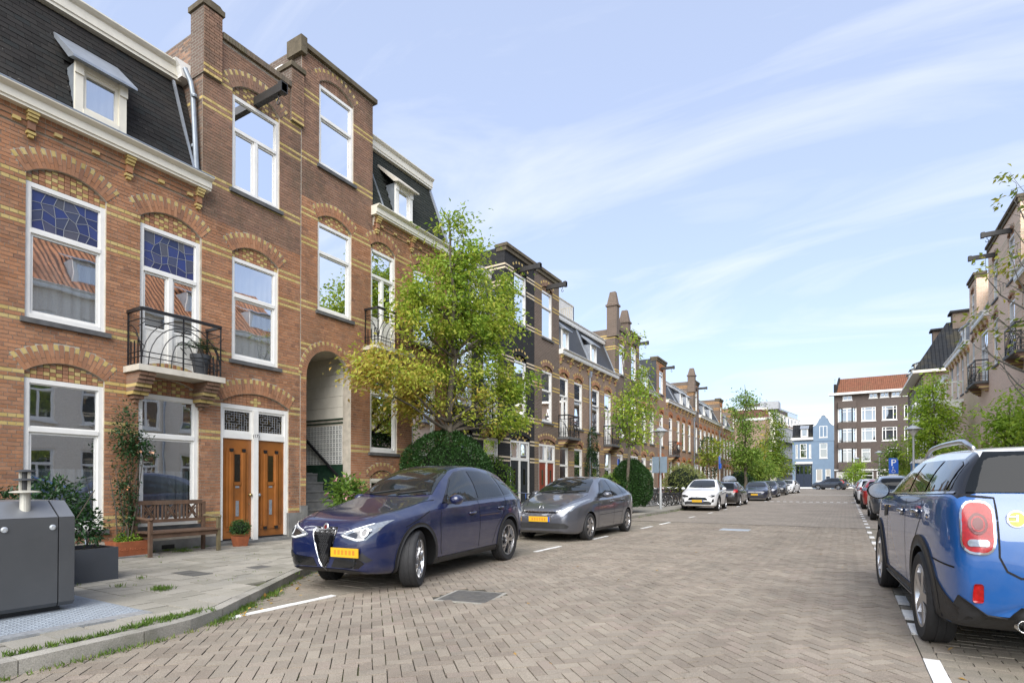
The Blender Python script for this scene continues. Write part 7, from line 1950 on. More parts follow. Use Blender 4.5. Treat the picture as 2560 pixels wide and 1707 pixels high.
def shrub(name, label, loc, lobes, mat, n, size, seed, core="leaf_core", cat="bush", group=None, stems=0, flowers=None, hue=0.0, surf=.82, droop=.1):
    rng = np.random.default_rng(seed); rn = random.Random(seed)
    T = thing(name, label, cat, loc, group, local=True)
    vol = sum(l[3]*l[4]+l[4]*l[5] for l in lobes); P = []; D = []
    for l in lobes:
        k = int(n*(l[3]*l[4]+l[4]*l[5])/vol)
        v = rng.normal(0, 1, (k, 3)); v /= np.linalg.norm(v, axis=1, keepdims=True)
        v = v[v[:,2] > -.75]
        ba = .35 if surf > .9 else 1.0
        bumpy = 1 + ba*(.09*np.sin(v[:,0]*9+l[0]*5)+.07*np.sin(v[:,1]*11+2)+.06*np.sin(v[:,2]*10+v[:,0]*6))
        rad = (surf + (1-surf)*rng.random(len(v)))*bumpy
        P.append(np.array(l[:3]) + v*np.array(l[3:6])*rad[:,None]); D.append(v)
    P = np.concatenate(P); D = np.concatenate(D); keep = P[:,2] > .02; P, D = P[keep], D[keep]
    mkobj("foliage", leaves_mesh("foliage", P, D, size, mat, np.full(len(P), hue)+rng.normal(0,.07,len(P)), rng, droop), T, kind="stuff")
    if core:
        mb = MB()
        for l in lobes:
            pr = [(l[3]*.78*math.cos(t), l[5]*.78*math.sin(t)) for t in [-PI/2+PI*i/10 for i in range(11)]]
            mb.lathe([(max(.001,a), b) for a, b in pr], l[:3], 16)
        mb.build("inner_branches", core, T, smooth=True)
    if stems:
        mb = MB()
        for i in range(stems):
            l = lobes[rn.randrange(len(lobes))]; a = Vector((l[0]*.4+rn.gauss(0,.06), l[1]*.4+rn.gauss(0,.06), 0)); b = Vector((l[0]+rn.gauss(0,l[3]*.5), l[1]+rn.gauss(0,l[4]*.5), l[2]+rn.uniform(-.2,.8)*l[5]))
            mb.tube([a, a.lerp(b,.5)+Vector((rn.gauss(0,.04),rn.gauss(0,.04),0)), b], [.014,.010,.005], 5)
        mb.build("stems", "bark", T)
    if flowers:
        fm, fn, fs = flowers; l = lobes[0]; ii = rng.choice(len(P), fn, False); q = np.repeat(P[ii], 4, 0)+rng.normal(0,.02,(fn*4,3))+np.repeat(D[ii],4,0)*.06
        mkobj("flowers", leaves_mesh("flowers", q, np.repeat(D[ii],4,0), fs, fm, rng.random(len(q)), rng, 0, .8), T, kind="stuff")
    return T
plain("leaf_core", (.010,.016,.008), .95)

ST = "street trees along the left pavement"; RT = "young trees on the right side of the street"
# broad tree in front of the black house
tree("street_tree", "broad street tree with yellowing lower branches rising from the clipped dome hedge", (-9.9, 13.0, .12), 3.1,
     [(.1,.4,6.5,1.0,1.2,1.4,2.6),(.2,.8,5.0,.9,1.2,.9,1.7),(-.2,-1.7,4.35,.8,1.15,.6,1.8),(-.3,-2.6,4.1,.4,.55,.35,.5),(0,-1.35,6.1,.5,.6,1.0,1.1),(0,-1.3,7.3,.25,.3,.7,.4),(0,.4,8.0,.7,.9,.8,1.2),(0,.3,8.9,.35,.5,.4,.35),
      (.4,2.1,6.4,.7,.9,1.1,1.5),(.4,2.3,7.5,.45,.6,.6,.6),(.6,2.4,4.6,.6,.8,.6,.9),(.7,2.2,3.3,.5,.7,.45,.6),(.3,.6,3.8,.8,1.0,.4,.5)],
     "leaf_street", 23000, .132, 4, hue=lambda p: .36 + max(0, min(.40, (5.6-p[2])*.14 - p[1]*.10)) - max(0, (p[2]-7)*.03), r0=.14, nb=40, group=ST, clump=.56, per=80)
tree("street_tree", "slim young tree with sparse yellow-green leaves by the nearest lamp post", (-8.1, 23.6, .14), 2.9,
     [(.1,.2,3.6,.7,.7,.7,1.2),(.0,.6,5.0,.7,.9,.7,1.1),(.1,1.2,6.0,.4,.7,.7,.6),(0,.5,7.6,.25,.3,1.0,.4),(.2,1.4,4.6,.5,.7,.4,.5),(-.1,-.4,4.4,.5,.5,.6,.6)], "leaf_street", 2900, .16, 9, hue=lambda p: .35, r0=.075, nb=14, group=ST, clump=.5)
tree("street_tree", "tall dense green street tree on the left before the end of the row", (-8.8, 61, gz(61)+.1), 2.4, [(0,0,5.2,1.9,1.9,2.6,2),(0,0,8.3,1.3,1.3,2.3,1.2),(.3,.6,3.6,2.1,2.1,1.2,1),(0,0,10.4,.6,.6,1.3,.4)], "leaf_olive", 4600, .28, 21, hue=lambda p: .12, r0=.16, nb=16, group=ST, clump=1.0)
tree("street_tree", "yellow and green street tree at the far end in front of the blue house", (-8.4, 78, gz(78)+.1), 1.6, [(-.2,0,4.2,1.7,1.7,2.2,1.5),(.7,.3,6.6,1.3,1.3,2.6,1.3),(.9,.3,9.0,.7,.7,1.6,.5),(1.3,0,3.2,1.4,1.4,1.6,1)], "leaf_yellow", 5200, .32, 22, hue=lambda p: .10+(.45 if p[0] < -.1 else 0), r0=.14, nb=14, group=ST, clump=.9)
tree("street_tree", "thin young tree with a bare dark trunk beside the vine-topped pole, left row", (-9.6, 47, gz(47)+.1), 3.0, [(0,0,3.4,.8,.8,.6,1),(.2,.6,4.4,.7,.7,.5,.6)], "leaf_yellow", 900, .22, 23, hue=lambda p: .3, r0=.06, nb=8, group=ST, clump=.6)
tree("street_tree", "low yellow-leaved tree between the two tall far trees on the left", (-9.6, 70, gz(70)+.1), 1.4, [(0,0,3.4,2.0,1.6,1.8,1.5),(1.4,0,2.5,1.6,1.2,1.4,1)], "leaf_olive", 3000, .3, 25, hue=lambda p: .25, r0=.09, nb=10, group=ST, clump=.9)
# right side
tree("young_tree", "sunlit lime-green young tree behind the roof rail of the bright blue car", (4.2, 38.5, .2), 2.6, [(0,0,4.4,1.1,1.1,1.3,2),(-.1,.2,5.9,.7,.8,1.0,1.2),(-.5,.6,3.4,.9,1.0,.8,1),(.1,0,7.0,.3,.35,.5,.3),(.9,-1.5,3.2,.7,.8,.8,.6)], "leaf_lime", 5600, .19, 31, hue=lambda p: .25, r0=.08, nb=16, group=RT, clump=.6)
tree("young_tree", "lower lime-green tree at the right edge before the pink houses", (4.3, 22.5, .16), 1.3, [(.2,-.3,3.2,.8,.8,.8,2),(.4,-1.4,3.0,.8,.9,.9,1.2),(0,.7,2.5,.6,.6,.6,.8)], "leaf_lime", 4200, .15, 32, hue=lambda p: .2, r0=.07, nb=14, group=RT, clump=.5)
tree("young_tree", "nearly bare tree with a few yellow leaves in front of the hoist beams", (4.5, 19.0, .16), 3.0, [(-.9,.2,5.3,1.0,1.2,1.0,1.2),(-.6,.2,7.2,.9,1.0,.9,1.0),(-.4,.2,9.0,.8,.8,.5,.6)], "leaf_yellow", 380, .15, 33, hue=lambda p: .35, r0=.08, nb=30, group=RT, clump=.35, bark="bark_grey")
for k, (x, y, h, lab) in enumerate(((3.6, 60, 3.8, "small olive tree left of the parking sign at the end of the street"), (4.6, 68, 2.6, "yellow bush-like tree behind the far lamp post on the right"), (1.0, 83, 3.0, "pale green tree in front of the dark brown apartment block"))):
    tree("young_tree", lab, (x, y, gz(y)+.1), h*.4, [(0,0,h*.72,1.2,1.0,h*.42,1.5),(.2,0,h*1.1,.6,.6,h*.3,.6)], ["leaf_olive","leaf_yellow","leaf_lime"][k], 1500, .24, 40+k, hue=lambda p: .2, r0=.06, nb=8, group=RT, clump=.7)

# clipped round hedges and shrubs
HG = "bushes in front of the left houses"
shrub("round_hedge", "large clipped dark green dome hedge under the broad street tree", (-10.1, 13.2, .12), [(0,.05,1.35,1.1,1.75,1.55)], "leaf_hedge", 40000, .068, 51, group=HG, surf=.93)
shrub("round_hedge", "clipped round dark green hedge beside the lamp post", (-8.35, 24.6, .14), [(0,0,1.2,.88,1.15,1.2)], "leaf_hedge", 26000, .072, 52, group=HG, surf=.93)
shrub("laurel_bush", "yellow-green bush pressed against the round hedge by the lamp", (-9.0, 24.0, .14), [(0,-.2,.95,.6,.8,.85)], "leaf_olive", 1800, .10, 53, group=HG, hue=.1)
shrub("laurel_bush", "glossy mid green bush between the domed hedge and the two parked bicycles", (-10.6, 16.4, .13), [(0,0,1.5,.7,.7,.75),(.1,.2,.8,.6,.6,.7)], "leaf_olive", 3200, .11, 54, group=HG, hue=-.05, stems=6)
shrub("variegated_bush", "pale yellow variegated bush behind the white small SUV", (-9.1, 37.0, .2), [(0,0,1.3,1.3,1.9,1.25),(.3,1.5,1.0,1.0,1.3,1.0)], "leaf_variegated", 5200, .13, 55, group=HG, hue=.1)
shrub("climbing_ivy", "dark ivy climbing the wall beside the downpipe of the brown house", (-11.2, 26.8, .14), [(0,0,1.6,.25,.7,1.6),(0,.1,3.3,.2,.4,.9)], "leaf_dark", 3000, .10, 56, group=HG, core=None)
shrub("laurel_bush", "dark shrub under the second far balcony of the left row", (-10.6, 29.0, .14), [(0,0,.9,.6,1.3,1.0),(.2,1.4,.7,.5,1.0,.8)], "leaf_dark", 3200, .11, 57, group=HG)
shrub("climbing_ivy", "ball of dark ivy on a tall pole in front of the orange houses", (-9.9, 49, .2), [(0,0,4.2,.8,.9,1.0),(0,0,2.6,.6,.7,1.2)], "leaf_dark", 2200, .16, 58, group=HG, core=None, stems=3)
shrub("laurel_bush", "row of dark green bushes at the foot of the far left trees", (-9.9, 66, .3), [(0,0,1.2,1.0,5,1.3),(.4,9,1.2,1.0,5,1.4)], "leaf_dark", 5000, .22, 59, group=HG)
shrub("laurel_bush", "glossy dark shrub with pale leaf backs at the right edge", (4.2, 20.3, .12), [(.3,0,1.2,.7,.8,1.25),(.4,1.0,1.1,.7,.8,1.1)], "leaf_dark", 5200, .11, 60, hue=.15)
shrub("laurel_bush", "bushy greenery below the lime-green young tree on the right", (4.2, 27.5, .15), [(0,0,.6,.8,2.5,.8),(.2,4,.6,.8,2.5,.8)], "leaf_olive", 3600, .12, 61, hue=.05)
shrub("laurel_bush", "yellow bushes behind the slate blue car on the right", (3.9, 42, .2), [(0,0,1.0,.9,4,1.2),(.3,9,1.2,1.0,5,1.3)], "leaf_yellow", 4200, .18, 62, hue=.1)
# planting by the first house
shrub("planter_shrub", "dark glossy laurel shrub growing in the grey planter boxes behind the bin", (-8.95, 3.05, .12), [(-.1,.22,1.0,.38,.42,.42),(.0,-.5,.95,.38,.55,.34),(-.35,-1.2,.95,.38,.6,.30),(.12,.46,.70,.26,.28,.28)], "leaf_dark", 5400, .075, 63, stems=14, hue=.03, core=None, surf=.45)
shrub("climbing_rose", "climbing rose with a few orange blooms between the two ground floor windows", (-11.15, 5.12, .30), [(0,0,1.9,.16,.30,.75),(0,.22,1.75,.2,.28,.35),(0,-.02,1.0,.14,.24,.6),(0,.02,.5,.10,.18,.4)], "leaf_dark", 2600, .062, 64, core=None, surf=.2, stems=12, hue=.12, flowers=("petal_orange", 5, .06))
shrub("oleander", "pink flowering oleander at the foot of the porch steps", (-10.55, 9.75, .12), [(0,0,1.05,.42,.55,.5),(.05,.3,.75,.4,.5,.5)], "leaf_olive", 1700, .13, 65, core=None, surf=.25, stems=12, hue=-.08, flowers=("petal_pink", 60, .075))

# weeds, moss and grass along the kerb and in the pavement joints
def grass_patch(spots, seed):
    rng = np.random.default_rng(seed); P = []; D = []; H = []
    for (x, y, z, r, n, h) in spots:
        q = rng.normal(0, r, (n, 2)); P.append(np.column_stack([x+q[:,0], y+q[:,1], np.full(n, z)])); D.append(np.column_stack([q[:,0]*2, q[:,1]*2, np.full(n, 1.6)])); H.append(np.full(n, h))
    return leaves_mesh("grass", np.concatenate(P), np.concatenate(D), .058, "grass", np.concatenate(H), rng, -.3, .14, .1)
rg = random.Random(77); sp = []
for i in range(230):                             # the kerb's foot
    y = rg.uniform(1.4, 9) if rg.random() < .8 else rg.uniform(9, 24); sp.append((kx(y)+.03+abs(rg.gauss(0,.03)), y, .0, .022, rg.randint(2, 9), rg.uniform(.1,.7)))
for i in range(26): y = rg.uniform(3.3, 4.6); sp.append((kx(y)+.05, y, 0, .05, 26, rg.uniform(0,.4)))
for i in range(60):                              # behind the kerb stones near the bin
    y = rg.uniform(1.6, 3.3); sp.append((kx(y)-.19+rg.gauss(0,.015), y, KZ-.01, .018, rg.randint(5,16), rg.uniform(0,.35)))
for i in range(22): sp.append((-5.62+rg.gauss(0,.05), 2.95+rg.gauss(0,.16), KZ-.01, .03, 14, .2))
sp += [(-7.22, 3.72, KZ, .05, 170, .1), (-7.30, 3.70, KZ, .03, 60, .3), (-8.3, 4.0, KZ, .03, 18, .4), (-11.0, 6.05, KZ, .07, 120, .15), (-7.9, 3.55, KZ, .03, 25, .4)]
for i in range(34): sp.append((rg.uniform(-11.2,-6.8), 3.2+rg.random()*3.5, KZ-.025, .02, rg.randint(2,5), rg.uniform(.2,.6)))
for i in range(26): sp.append((XL+.05, rg.uniform(5.2, 7.0), KZ, .03, 8, rg.uniform(.2,.6)))
for i in range(120): y = rg.uniform(17.5, 34); sp.append((kx(y)+rg.gauss(-.1,.12), y, gz(y)+.02, .06, 14, rg.uniform(0,.4)))
o = mkobj("grass", grass_patch([(x, y, z, r, n, h) for (x, y, z, r, n, h) in sp if not (x < -11.4)], 5)); tag(o, "tufts of grass and weeds along the kerb and between the slabs", "grass", kind="stuff")
rng_ = np.random.default_rng(8); n = 70
pl_ = np.column_stack([rng_.uniform(-7.4,-6.0,n), rng_.uniform(3.6,8,n), np.full(n,.018)]); pl_[:,0] = [kx(y)+abs(random.gauss(0,.18))+.03 for y in pl_[:,1]]
ex = np.column_stack([rng_.uniform(-5,2,26), rng_.uniform(3,14,26), np.full(26,.02)])
pl_ = np.concatenate([pl_, ex]); o = mkobj("fallen_leaves", leaves_mesh("fallen_leaves", pl_, np.tile([1,0,0.02],(len(pl_),1)), .065, "leaf_fallen", rng_.random(len(pl_)), rng_, -.25, .6, .1, 3)); tag(o, "scattered brown fallen leaves in the gutter and on the paving", "fallen leaves", kind="stuff")
# ================================================================== street furniture and small things
plain("bin_paint", (.075,.078,.082), .42, var=.06, scale=3, dirt=.18, dirtc=(.13,.13,.13), metal=.2)
plain("bin_paint_skylit", (.20,.21,.225), .38, var=.06, metal=.4, dirt=.15, dirtc=(.26,.26,.26))  # paler copy of the bin paint, with sky light on the top painted in
plain("galv", (.36,.40,.44), .5, metal=.35, var=.1, scale=7, dirt=.2, dirtc=(.18,.18,.18))
plain("galv_light", (.55,.57,.58), .4, metal=.6, var=.2, scale=25)
plain("pale_metal", (.55,.53,.46), .45, metal=.3, var=.1, dirt=.3, dirtc=(.3,.28,.22))
plain("planter_grey", (.052,.058,.068), .5, var=.08, dirt=.2, dirtc=(.10,.10,.09))
plain("terracotta", (.33,.10,.04), .8, var=.15, scale=9, bmp=.2, dirt=.25, dirtc=(.22,.12,.07))
plain("teak", (.105,.060,.036), .75, var=.3, scale=7, bmp=.25, bscale=40, dirt=.5, dirtc=(.16,.12,.085))
plain("teak_moss", (.13,.105,.055), .8, var=.3, scale=7, bmp=.25)
plain("pot_grey", (.05,.055,.062), .7, var=.1)
plain("lamp_post_grey", (.42,.44,.45), .45, metal=.3, var=.08, dirt=.15, dirtc=(.25,.25,.24))
plain("lamp_bowl", (.62,.62,.58), .25, var=.05, coat=.5)
plain("sign_blue", (.015,.10,.50), .4); plain("sign_white", (.80,.80,.79), .4); plain("sign_back", (.22,.29,.36), .5, metal=.3, var=.08)
plain("toilet_blue", (.02,.16,.42), .45, var=.08); plain("bike_black", (.02,.02,.022), .4); plain("bike_blue", (.03,.07,.22), .35); plain("bike_white", (.6,.6,.58), .35); plain("bike_grey", (.2,.21,.22), .4, metal=.5)
plain("cast_iron", (.105,.10,.092), .7, var=.25, scale=12, dirt=.5, dirtc=(.17,.155,.125))
plain("rubber", (.02,.02,.02), .8)

# grey underground-container inlet on its checker plate
P = thing("waste_container", "large grey steel waste container with sloped lid, front left", "waste container", (-7.55, 1.6, .12))
m = MB(); prof = [(-6.93,.18),(-6.90,.22),(-6.90,1.085),(-7.14,1.245),(-7.94,1.245),(-8.18,1.085),(-8.18,.18)]
m.prism([(a, z) for a, z in prof], .2, 2.535, 1); m.build("body", "bin_paint", P)
m = MB(); m.prism(prof, 2.545, 2.68, 1); m.build("end_panel", "bin_paint", P)
m = MB()
for y0, y1 in ((.2,2.533),(2.547,2.678)):
    m.add([(-6.899,y0,1.088),(-6.899,y1,1.088),(-7.141,y1,1.2495),(-7.141,y0,1.2495),(-7.94,y1,1.2495),(-7.94,y0,1.2495)], [(0,1,2,3),(3,2,4,5)])
m.build("lid", "bin_paint_skylit", P)  # same coat as the body, lightened here to imitate light from the sky
for y in (.75, 2.11, 2.49):
    m = MB(); m.lathe([(.028,0),(.028,.012),(.016,.018),(.001,.018)], (-6.902, y, .985), 14, (1,0,0)); 
    m.build("bolt", "galv_light", P)
m = MB(); m.box(-8.1,-7.02,.3,2.6,.12,.18); m.build("base", "plastic_black", P)
P = thing("vent_post", "pale metal post with three dark discs standing on the lid of the grey container", "post", (-7.03, 2.31, 1.17))
m = MB(); m.lathe([(.044,1.12),(.042,1.34)], (-7.03,2.31,0), 14); m.build("shaft", "pale_metal", P)
m = MB(); m.lathe([(.034,1.34),(.034,1.55)], (-7.03,2.31,0), 14); m.build("core", "plastic_black", P)
m = MB()
for k in range(3):
    a = 2*PI*k/3+.5; m.box(-7.03+.036*math.cos(a)-.012, -7.03+.036*math.cos(a)+.012, 2.31+.036*math.sin(a)-.012, 2.31+.036*math.sin(a)+.012, 1.34, 1.55)
m.build("strut", "pale_metal", P)
for z, r in ((1.345,.125),(1.465,.095),(1.55,.08)):
    m = MB(); m.lathe([(.03,z+.016),(r*.7,z+.010),(r,z),(r,z-.008),(.03,z-.006)], (-7.03,2.31,0), 22); m.build("disc", "slate_far" if z > 1.4 else "pale_metal", P, angle=40)
P = thing("checker_plate", "galvanised checker plate around the foot of the grey container", "floor plate", (-7.1, 1.5, .12))
m = MB(); m.box(-8.3,-6.20,-.5,3.02,.08,.124); m.build("plate", "galv", P)
m = MB(); m.box(-6.20,-6.05,-.5,3.02,.08,.127); m.build("edge_strip", "galv_light", P)
m = MB(); rr_ = random.Random(2)
for i in range(60):
    for j in range(52):
        x = -6.22-(j+.5)*.04; y = 3.0-(i+.5)*.04
        if x > -6.9 or y > 2.68 or x < -8.18:
            s = 1 if (i+j) % 2 else -1; m.obox((x,y,.1245), (.011,.011*s,0), (-.003*s,.003,0), (0,0,.0016))
m.build("tread_pattern", "galv", P, kind="stuff")

# planter boxes
for (x0,x1,y0,y1,z1,lab) in ((-9.30,-8.62,3.30,3.86,.56,"low dark grey planter box at the corner of the pavement"),(-9.05,-8.45,2.4,3.27,.62,"taller dark grey planter box half hidden by the container")):
    P = thing("planter_box", lab, "planter", ((x0+x1)/2,(y0+y1)/2,.12))
    m = MB(); t = .03
    m.box(x0,x1,y0,y0+t,.12,z1); m.box(x0,x1,y1-t,y1,.12,z1); m.box(x0,x0+t,y0+t,y1-t,.12,z1); m.box(x1-t,x1,y0+t,y1-t,.12,z1); m.build("box", "planter_grey", P)
    m = MB(); m.box(x0+t,x1-t,y0+t,y1-t,.2,z1-.05); m.build("earth", "soil", P)
# terracotta trough with herbs
P = thing("terracotta_trough", "terracotta trough with swirl relief, left of the bench", "planter", (-11.15, 5.15, .12))
m = MB(); m.add([(-11.33,4.90,.14),(-10.99,4.90,.14),(-10.99,5.42,.14),(-11.33,5.42,.14),(-11.36,4.86,.40),(-10.95,4.86,.40),(-10.95,5.46,.40),(-11.36,5.46,.40),(-11.31,4.91,.40),(-11.0,4.91,.40),(-11.0,5.41,.40),(-11.31,5.41,.40),(-11.31,4.91,.34),(-11.0,4.91,.34),(-11.0,5.41,.34),(-11.31,5.41,.34)],
    [(3,2,1,0),(0,1,5,4),(1,2,6,5),(2,3,7,6),(3,0,4,7),(4,5,9,8),(5,6,10,9),(6,7,11,10),(7,4,8,11),(8,9,13,12),(9,10,14,13),(10,11,15,14),(11,8,12,15)]); m.build("trough", "terracotta", P)
m = MB(); m.box(-11.31,-11.0,4.91,5.41,.33,.345); m.build("earth", "soil", P)
m = MB()
for k in range(6):
    y = 4.95+k*.085; m.tube([(-10.968+.0, y+.03*math.cos(a)*(a/6), .27+.03*math.sin(a)*(a/6)) for a in [i*.5 for i in range(13)]], .006, 4)
m.build("relief", "terracotta", P)
m = MB(); m.box(-11.4,-10.88,4.80,5.55,.10,.145); tag(m.build("paving_block", "bluestone"), "low stone slab under the terracotta trough", "stone slab")
shrub("herbs", "fresh green herbs growing in the terracotta trough", (-11.15,5.16,.36), [(0,0,.05,.15,.25,.15)], "leaf_lime", 900, .05, 71, core=None, surf=.3, hue=-.15, cat="plant")
# bench
P = thing("garden_bench", "weathered wooden garden bench with three lattice panels in the back, under the window", "bench", (-10.9, 6.2, .12))
Y0, Y1, XB, XF = 5.26, 6.52, -11.14, -10.62
for (y, x, h, nm, mt_) in ((Y0,XF,.66,"leg","teak"),(Y1,XF,.66,"leg","teak_moss"),(Y0,XB,.98,"leg","teak"),(Y1,XB,.98,"leg","teak")):
    m = MB(); m.box(x-.032,x+.032,y-.028,y+.028,.12,.12+h-.02); m.build(nm, mt_, P)
for k in range(5): m = MB(); x = XB+.06+k*.115; m.box(x-.045,x+.045,Y0-.02,Y1+.02,.535,.56); m.build("seat_slat", "teak", P)
m = MB(); m.box(XF-.02,XF+.012,Y0+.03,Y1-.03,.45,.53); m.box(XB-.01,XB+.02,Y0+.03,Y1-.03,.45,.53); m.build("seat_rail", "teak", P)
for y in (Y0,Y1):
    m = MB(); m.tube([(XB,y,.80),(XB+.2,y,.80),(XF-.05,y,.775),(XF+.05,y,.80),(XF+.07,y,.78)], [.026,.026,.03,.03,.02], 8); m.build("armrest", "teak_moss" if y == Y1 else "teak", P)
m = MB(); m.box(XB-.02,XB+.02,Y0+.03,Y1-.03,1.035,1.115); m.box(XB-.02,XB+.02,Y0+.03,Y1-.03,.70,.76); m.build("back_rail", "teak", P)
w3 = (Y1-Y0-.06)/3
for k in range(3):
    a = Y0+.03+k*w3; 
    for q in (0.04, .10, w3-.10, w3-.04):
        m = MB(); m.box(XB-.010,XB+.010,a+q-.015,a+q+.015,.76,1.035); m.build("back_slat", "teak", P)
    m = MB(); c0, c1, z0, z1 = a+.125, a+w3-.125, .76, 1.035
    for d in (-.1, 0, .1):
        m.bar((XB-.006,c0,z0+.05+d if d >= 0 else z0),(XB-.006,c1 if d <= 0 else c1,min(z1, z1+d*.6)), .014, .030, (1,0,0)); m.bar((XB+.008,c1,max(z0,z0+d*.6)),(XB+.008,c0,min(z1,z1+d*.6)), .014, .030, (1,0,0))
    m.build("lattice_panel", "teak", P)
# small box plant in pot
P = thing("clay_pot", "small square terracotta pot beside the wooden doors", "pot", (-10.95, 7.2, .12))
m = MB(); m.add([(-11.05,7.10,.12),(-10.85,7.10,.12),(-10.85,7.30,.12),(-11.05,7.30,.12),(-11.08,7.07,.33),(-10.82,7.07,.33),(-10.82,7.33,.33),(-11.08,7.33,.33)], [(3,2,1,0),(4,5,6,7),(0,1,5,4),(1,2,6,5),(2,3,7,6),(3,0,4,7)]); m.build("pot", "terracotta", P)
shrub("box_ball", "clipped little box ball in the small terracotta pot", (-10.95,7.2,.36), [(0,0,.14,.19,.19,.17)], "leaf_hedge", 1500, .035, 72, cat="plant", hue=.25)
# palm in pot on the balcony
P = thing("plant_pot", "dark grey round pot on the iron balcony", "pot", (-11.1, 6.42, 3.585))
m = MB(); m.lathe([(.11,3.59),(.165,3.92),(.185,3.92),(.19,4.0),(.165,4.0),(.15,3.95)], (-11.1,6.42,0), 22); m.build("pot", "pot_grey", P, angle=35)
m = MB(); m.lathe([(.16,3.955),(.001,3.965)], (-11.1,6.42,0), 18, caps=False); m.build("earth", "soil", P)
P = thing("sago_palm", "small sago palm with arching fronds in the grey balcony pot", "plant", (-11.1, 6.42, 3.96), local=True)
m = MB(); m.lathe([(.05,0),(.07,.06),(.05,.16),(.001,.18)], (0,0,0), 10); m.build("trunk", "bark", P)
rp = random.Random(4); rng_ = np.random.default_rng(4)
for k in range(17):
    a = 2*PI*k/17*3.1; l = rp.uniform(.34,.46); up = rp.uniform(.25,1.1); mm = MB(); pts = [Vector((math.cos(a)*l*t*math.cos(up*(1-t*.9)), math.sin(a)*l*t*math.cos(up*(1-t*.9)), .15+l*t*math.sin(up)*(1-.75*t*t))) for t in [i/9 for i in range(10)]]
    mm.tube(pts, .005, 4); sd_ = Vector((-math.sin(a), math.cos(a), 0))
    for i in range(2, 10):
        for s in (-1, 1):
            p = pts[i]; d = (pts[i]-pts[i-1]).normalized(); w = .11*(1-.6*abs(i/9-.5)); q = p+sd_*s*w+d*.05-Vector((0,0,.012)); mm.add([p-d*.008, p+d*.008, q], [(0,1,2)]); p2 = p-d*.015; q2 = q-d*.015; mm.add([p2-d*.006, p2+d*.006, q2], [(0,1,2)])
    mm.build("frond", "leaf_dark", P)
# manhole cover in the lane
P = thing("drain_cover", "square cast iron inspection cover in the herringbone paving", "manhole cover", (-4.06, 5.80, .0), local=True, rz=0)
m = MB(); m.box(-.36,.36,-.36,.36,-.05,.010); m.build("frame", "kerb", P)
m = MB(); m.box(-.31,.31,-.31,.31,-.04,.014); m.build("lid", "cast_iron", P)
m = MB()
for i in range(20):
    for j in range(20):
        s = 1 if (i+j) % 2 else -1; m.obox((-.285+i*.03,-.285+j*.03,.0145), (.009,.009*s,0), (-.003*s,.003,0), (0,0,.002))
m.build("tread_pattern", "cast_iron", P, kind="stuff")
P.rotation_euler = (0,0,R(12))
P = thing("drain_cover", "pale steel cover plate lying farther up the lane", "manhole cover", (-2.95, 18.4, .0), local=True)
m = MB(); m.box(-.42,.42,-.34,.34,-.03,.02); m.build("lid", "galv_light", P)

# lamp posts
def lamp(name, label, x, y, h, sign=None, s=1.0):
    z0 = gz(y)+(.12 if x < -7.6 or x > 2.6 else 0); T = thing(name, label, "street lamp", (x, y, z0), "street lamps with saucer shades", local=True)
    m = MB(); m.lathe([(.075*s,0),(.075*s,.9),(.06*s,.95),(.045*s,h-.45*s),(.05*s,h-.42*s)], (0,0,0), 12); m.build("post", "lamp_post_grey", T, angle=40)
    m = MB(); m.lathe([(.06*s,h-.42*s),(.22*s,h-.20*s),(.26*s,h-.10*s),(.001,h-.09*s)], (0,0,0), 20, caps=False); m.build("bowl", "lamp_bowl", T, smooth=True)
    m = MB(); m.lathe([(.001,h+.12*s),(.12*s,h+.105*s),(.22*s,h+.02*s),(.40*s,h-.07*s),(.41*s,h-.095*s),(.25*s,h-.08*s),(.001,h-.075*s)], (0,0,0), 26, caps=False); m.build("hat", "lamp_post_grey", T, smooth=True)
    return T
lamp("street_lamp", "nearest grey street lamp beside the round hedge on the left", -8.15, 28.5, 4.05)
lamp("street_lamp", "tallest of the lamps at the right, behind the blue car", 3.05, 36.0, 4.2)
lamp("street_lamp", "right-hand lamp left of the parking sign", 2.75, 64, 4.1)
lamp("street_lamp", "far lamp in front of the dark apartment block", 1.2, 84, 4.2)
P = thing("sign_board", "blue-grey backs of two panels on the nearest left lamp post", "sign", (-8.15, 28.35, 2.2))
for k in (-1, 1):
    m = MB(); m.box(-8.15+k*.20-.175, -8.15+k*.20+.175, 28.33, 28.36, 2.0, 2.82); m.build("panel", "sign_back", P)
P = thing("parking_sign", "blue disabled parking sign with white P and wheelchair symbol", "sign", (2.78, 46, gz(46)+.12), local=True)
m = MB(); m.lathe([(.03,0),(.03,2.95)], (0,0,0), 8); m.build("post", "lamp_post_grey", P)
m = MB(); m.box(-.27,.27,-.035,-.02,1.9,2.95); pan = m.build("panel", "sign_blue", P)
m = MB(); m.box(-.27,.27,-.034,-.019,1.58,1.85); m.build("lower_plate", "sign_white", P)
t_ = text("P", .62, (0,-.037,2.62), (R(90),0,0), "sign_white", P, "letter")
m = MB(); m.tube([(-.03,-.037,2.30),(-.03,-.037,2.14),(.06,-.037,2.13),(.10,-.037,2.0)], .016, 5); m.tube([(.09*math.cos(a)-.01,-.037,2.06+.09*math.sin(a)) for a in [R(q) for q in range(110, 340, 20)]], .012, 5); m.lathe([(.028,0),(.028,.004)], (-.03,-.037,2.34), 10, (0,-1,0)); m.build("wheelchair_symbol", "sign_white", P)
P = thing("road_sign", "thin pole with a small blue sign seen edge-on behind the black hatchback", "sign", (-7.75, 42, gz(42)+.1), local=True)
m = MB(); m.lathe([(.035,0),(.035,3.3)], (0,0,0), 8); m.build("post", "lamp_post_grey", P)
m = MB(); m.box(-.02,.02,-.25,.25,2.3,3.2); m.box(.05,.10,-.2,.2,2.35,2.7); m.build("panel", "sign_blue", P)
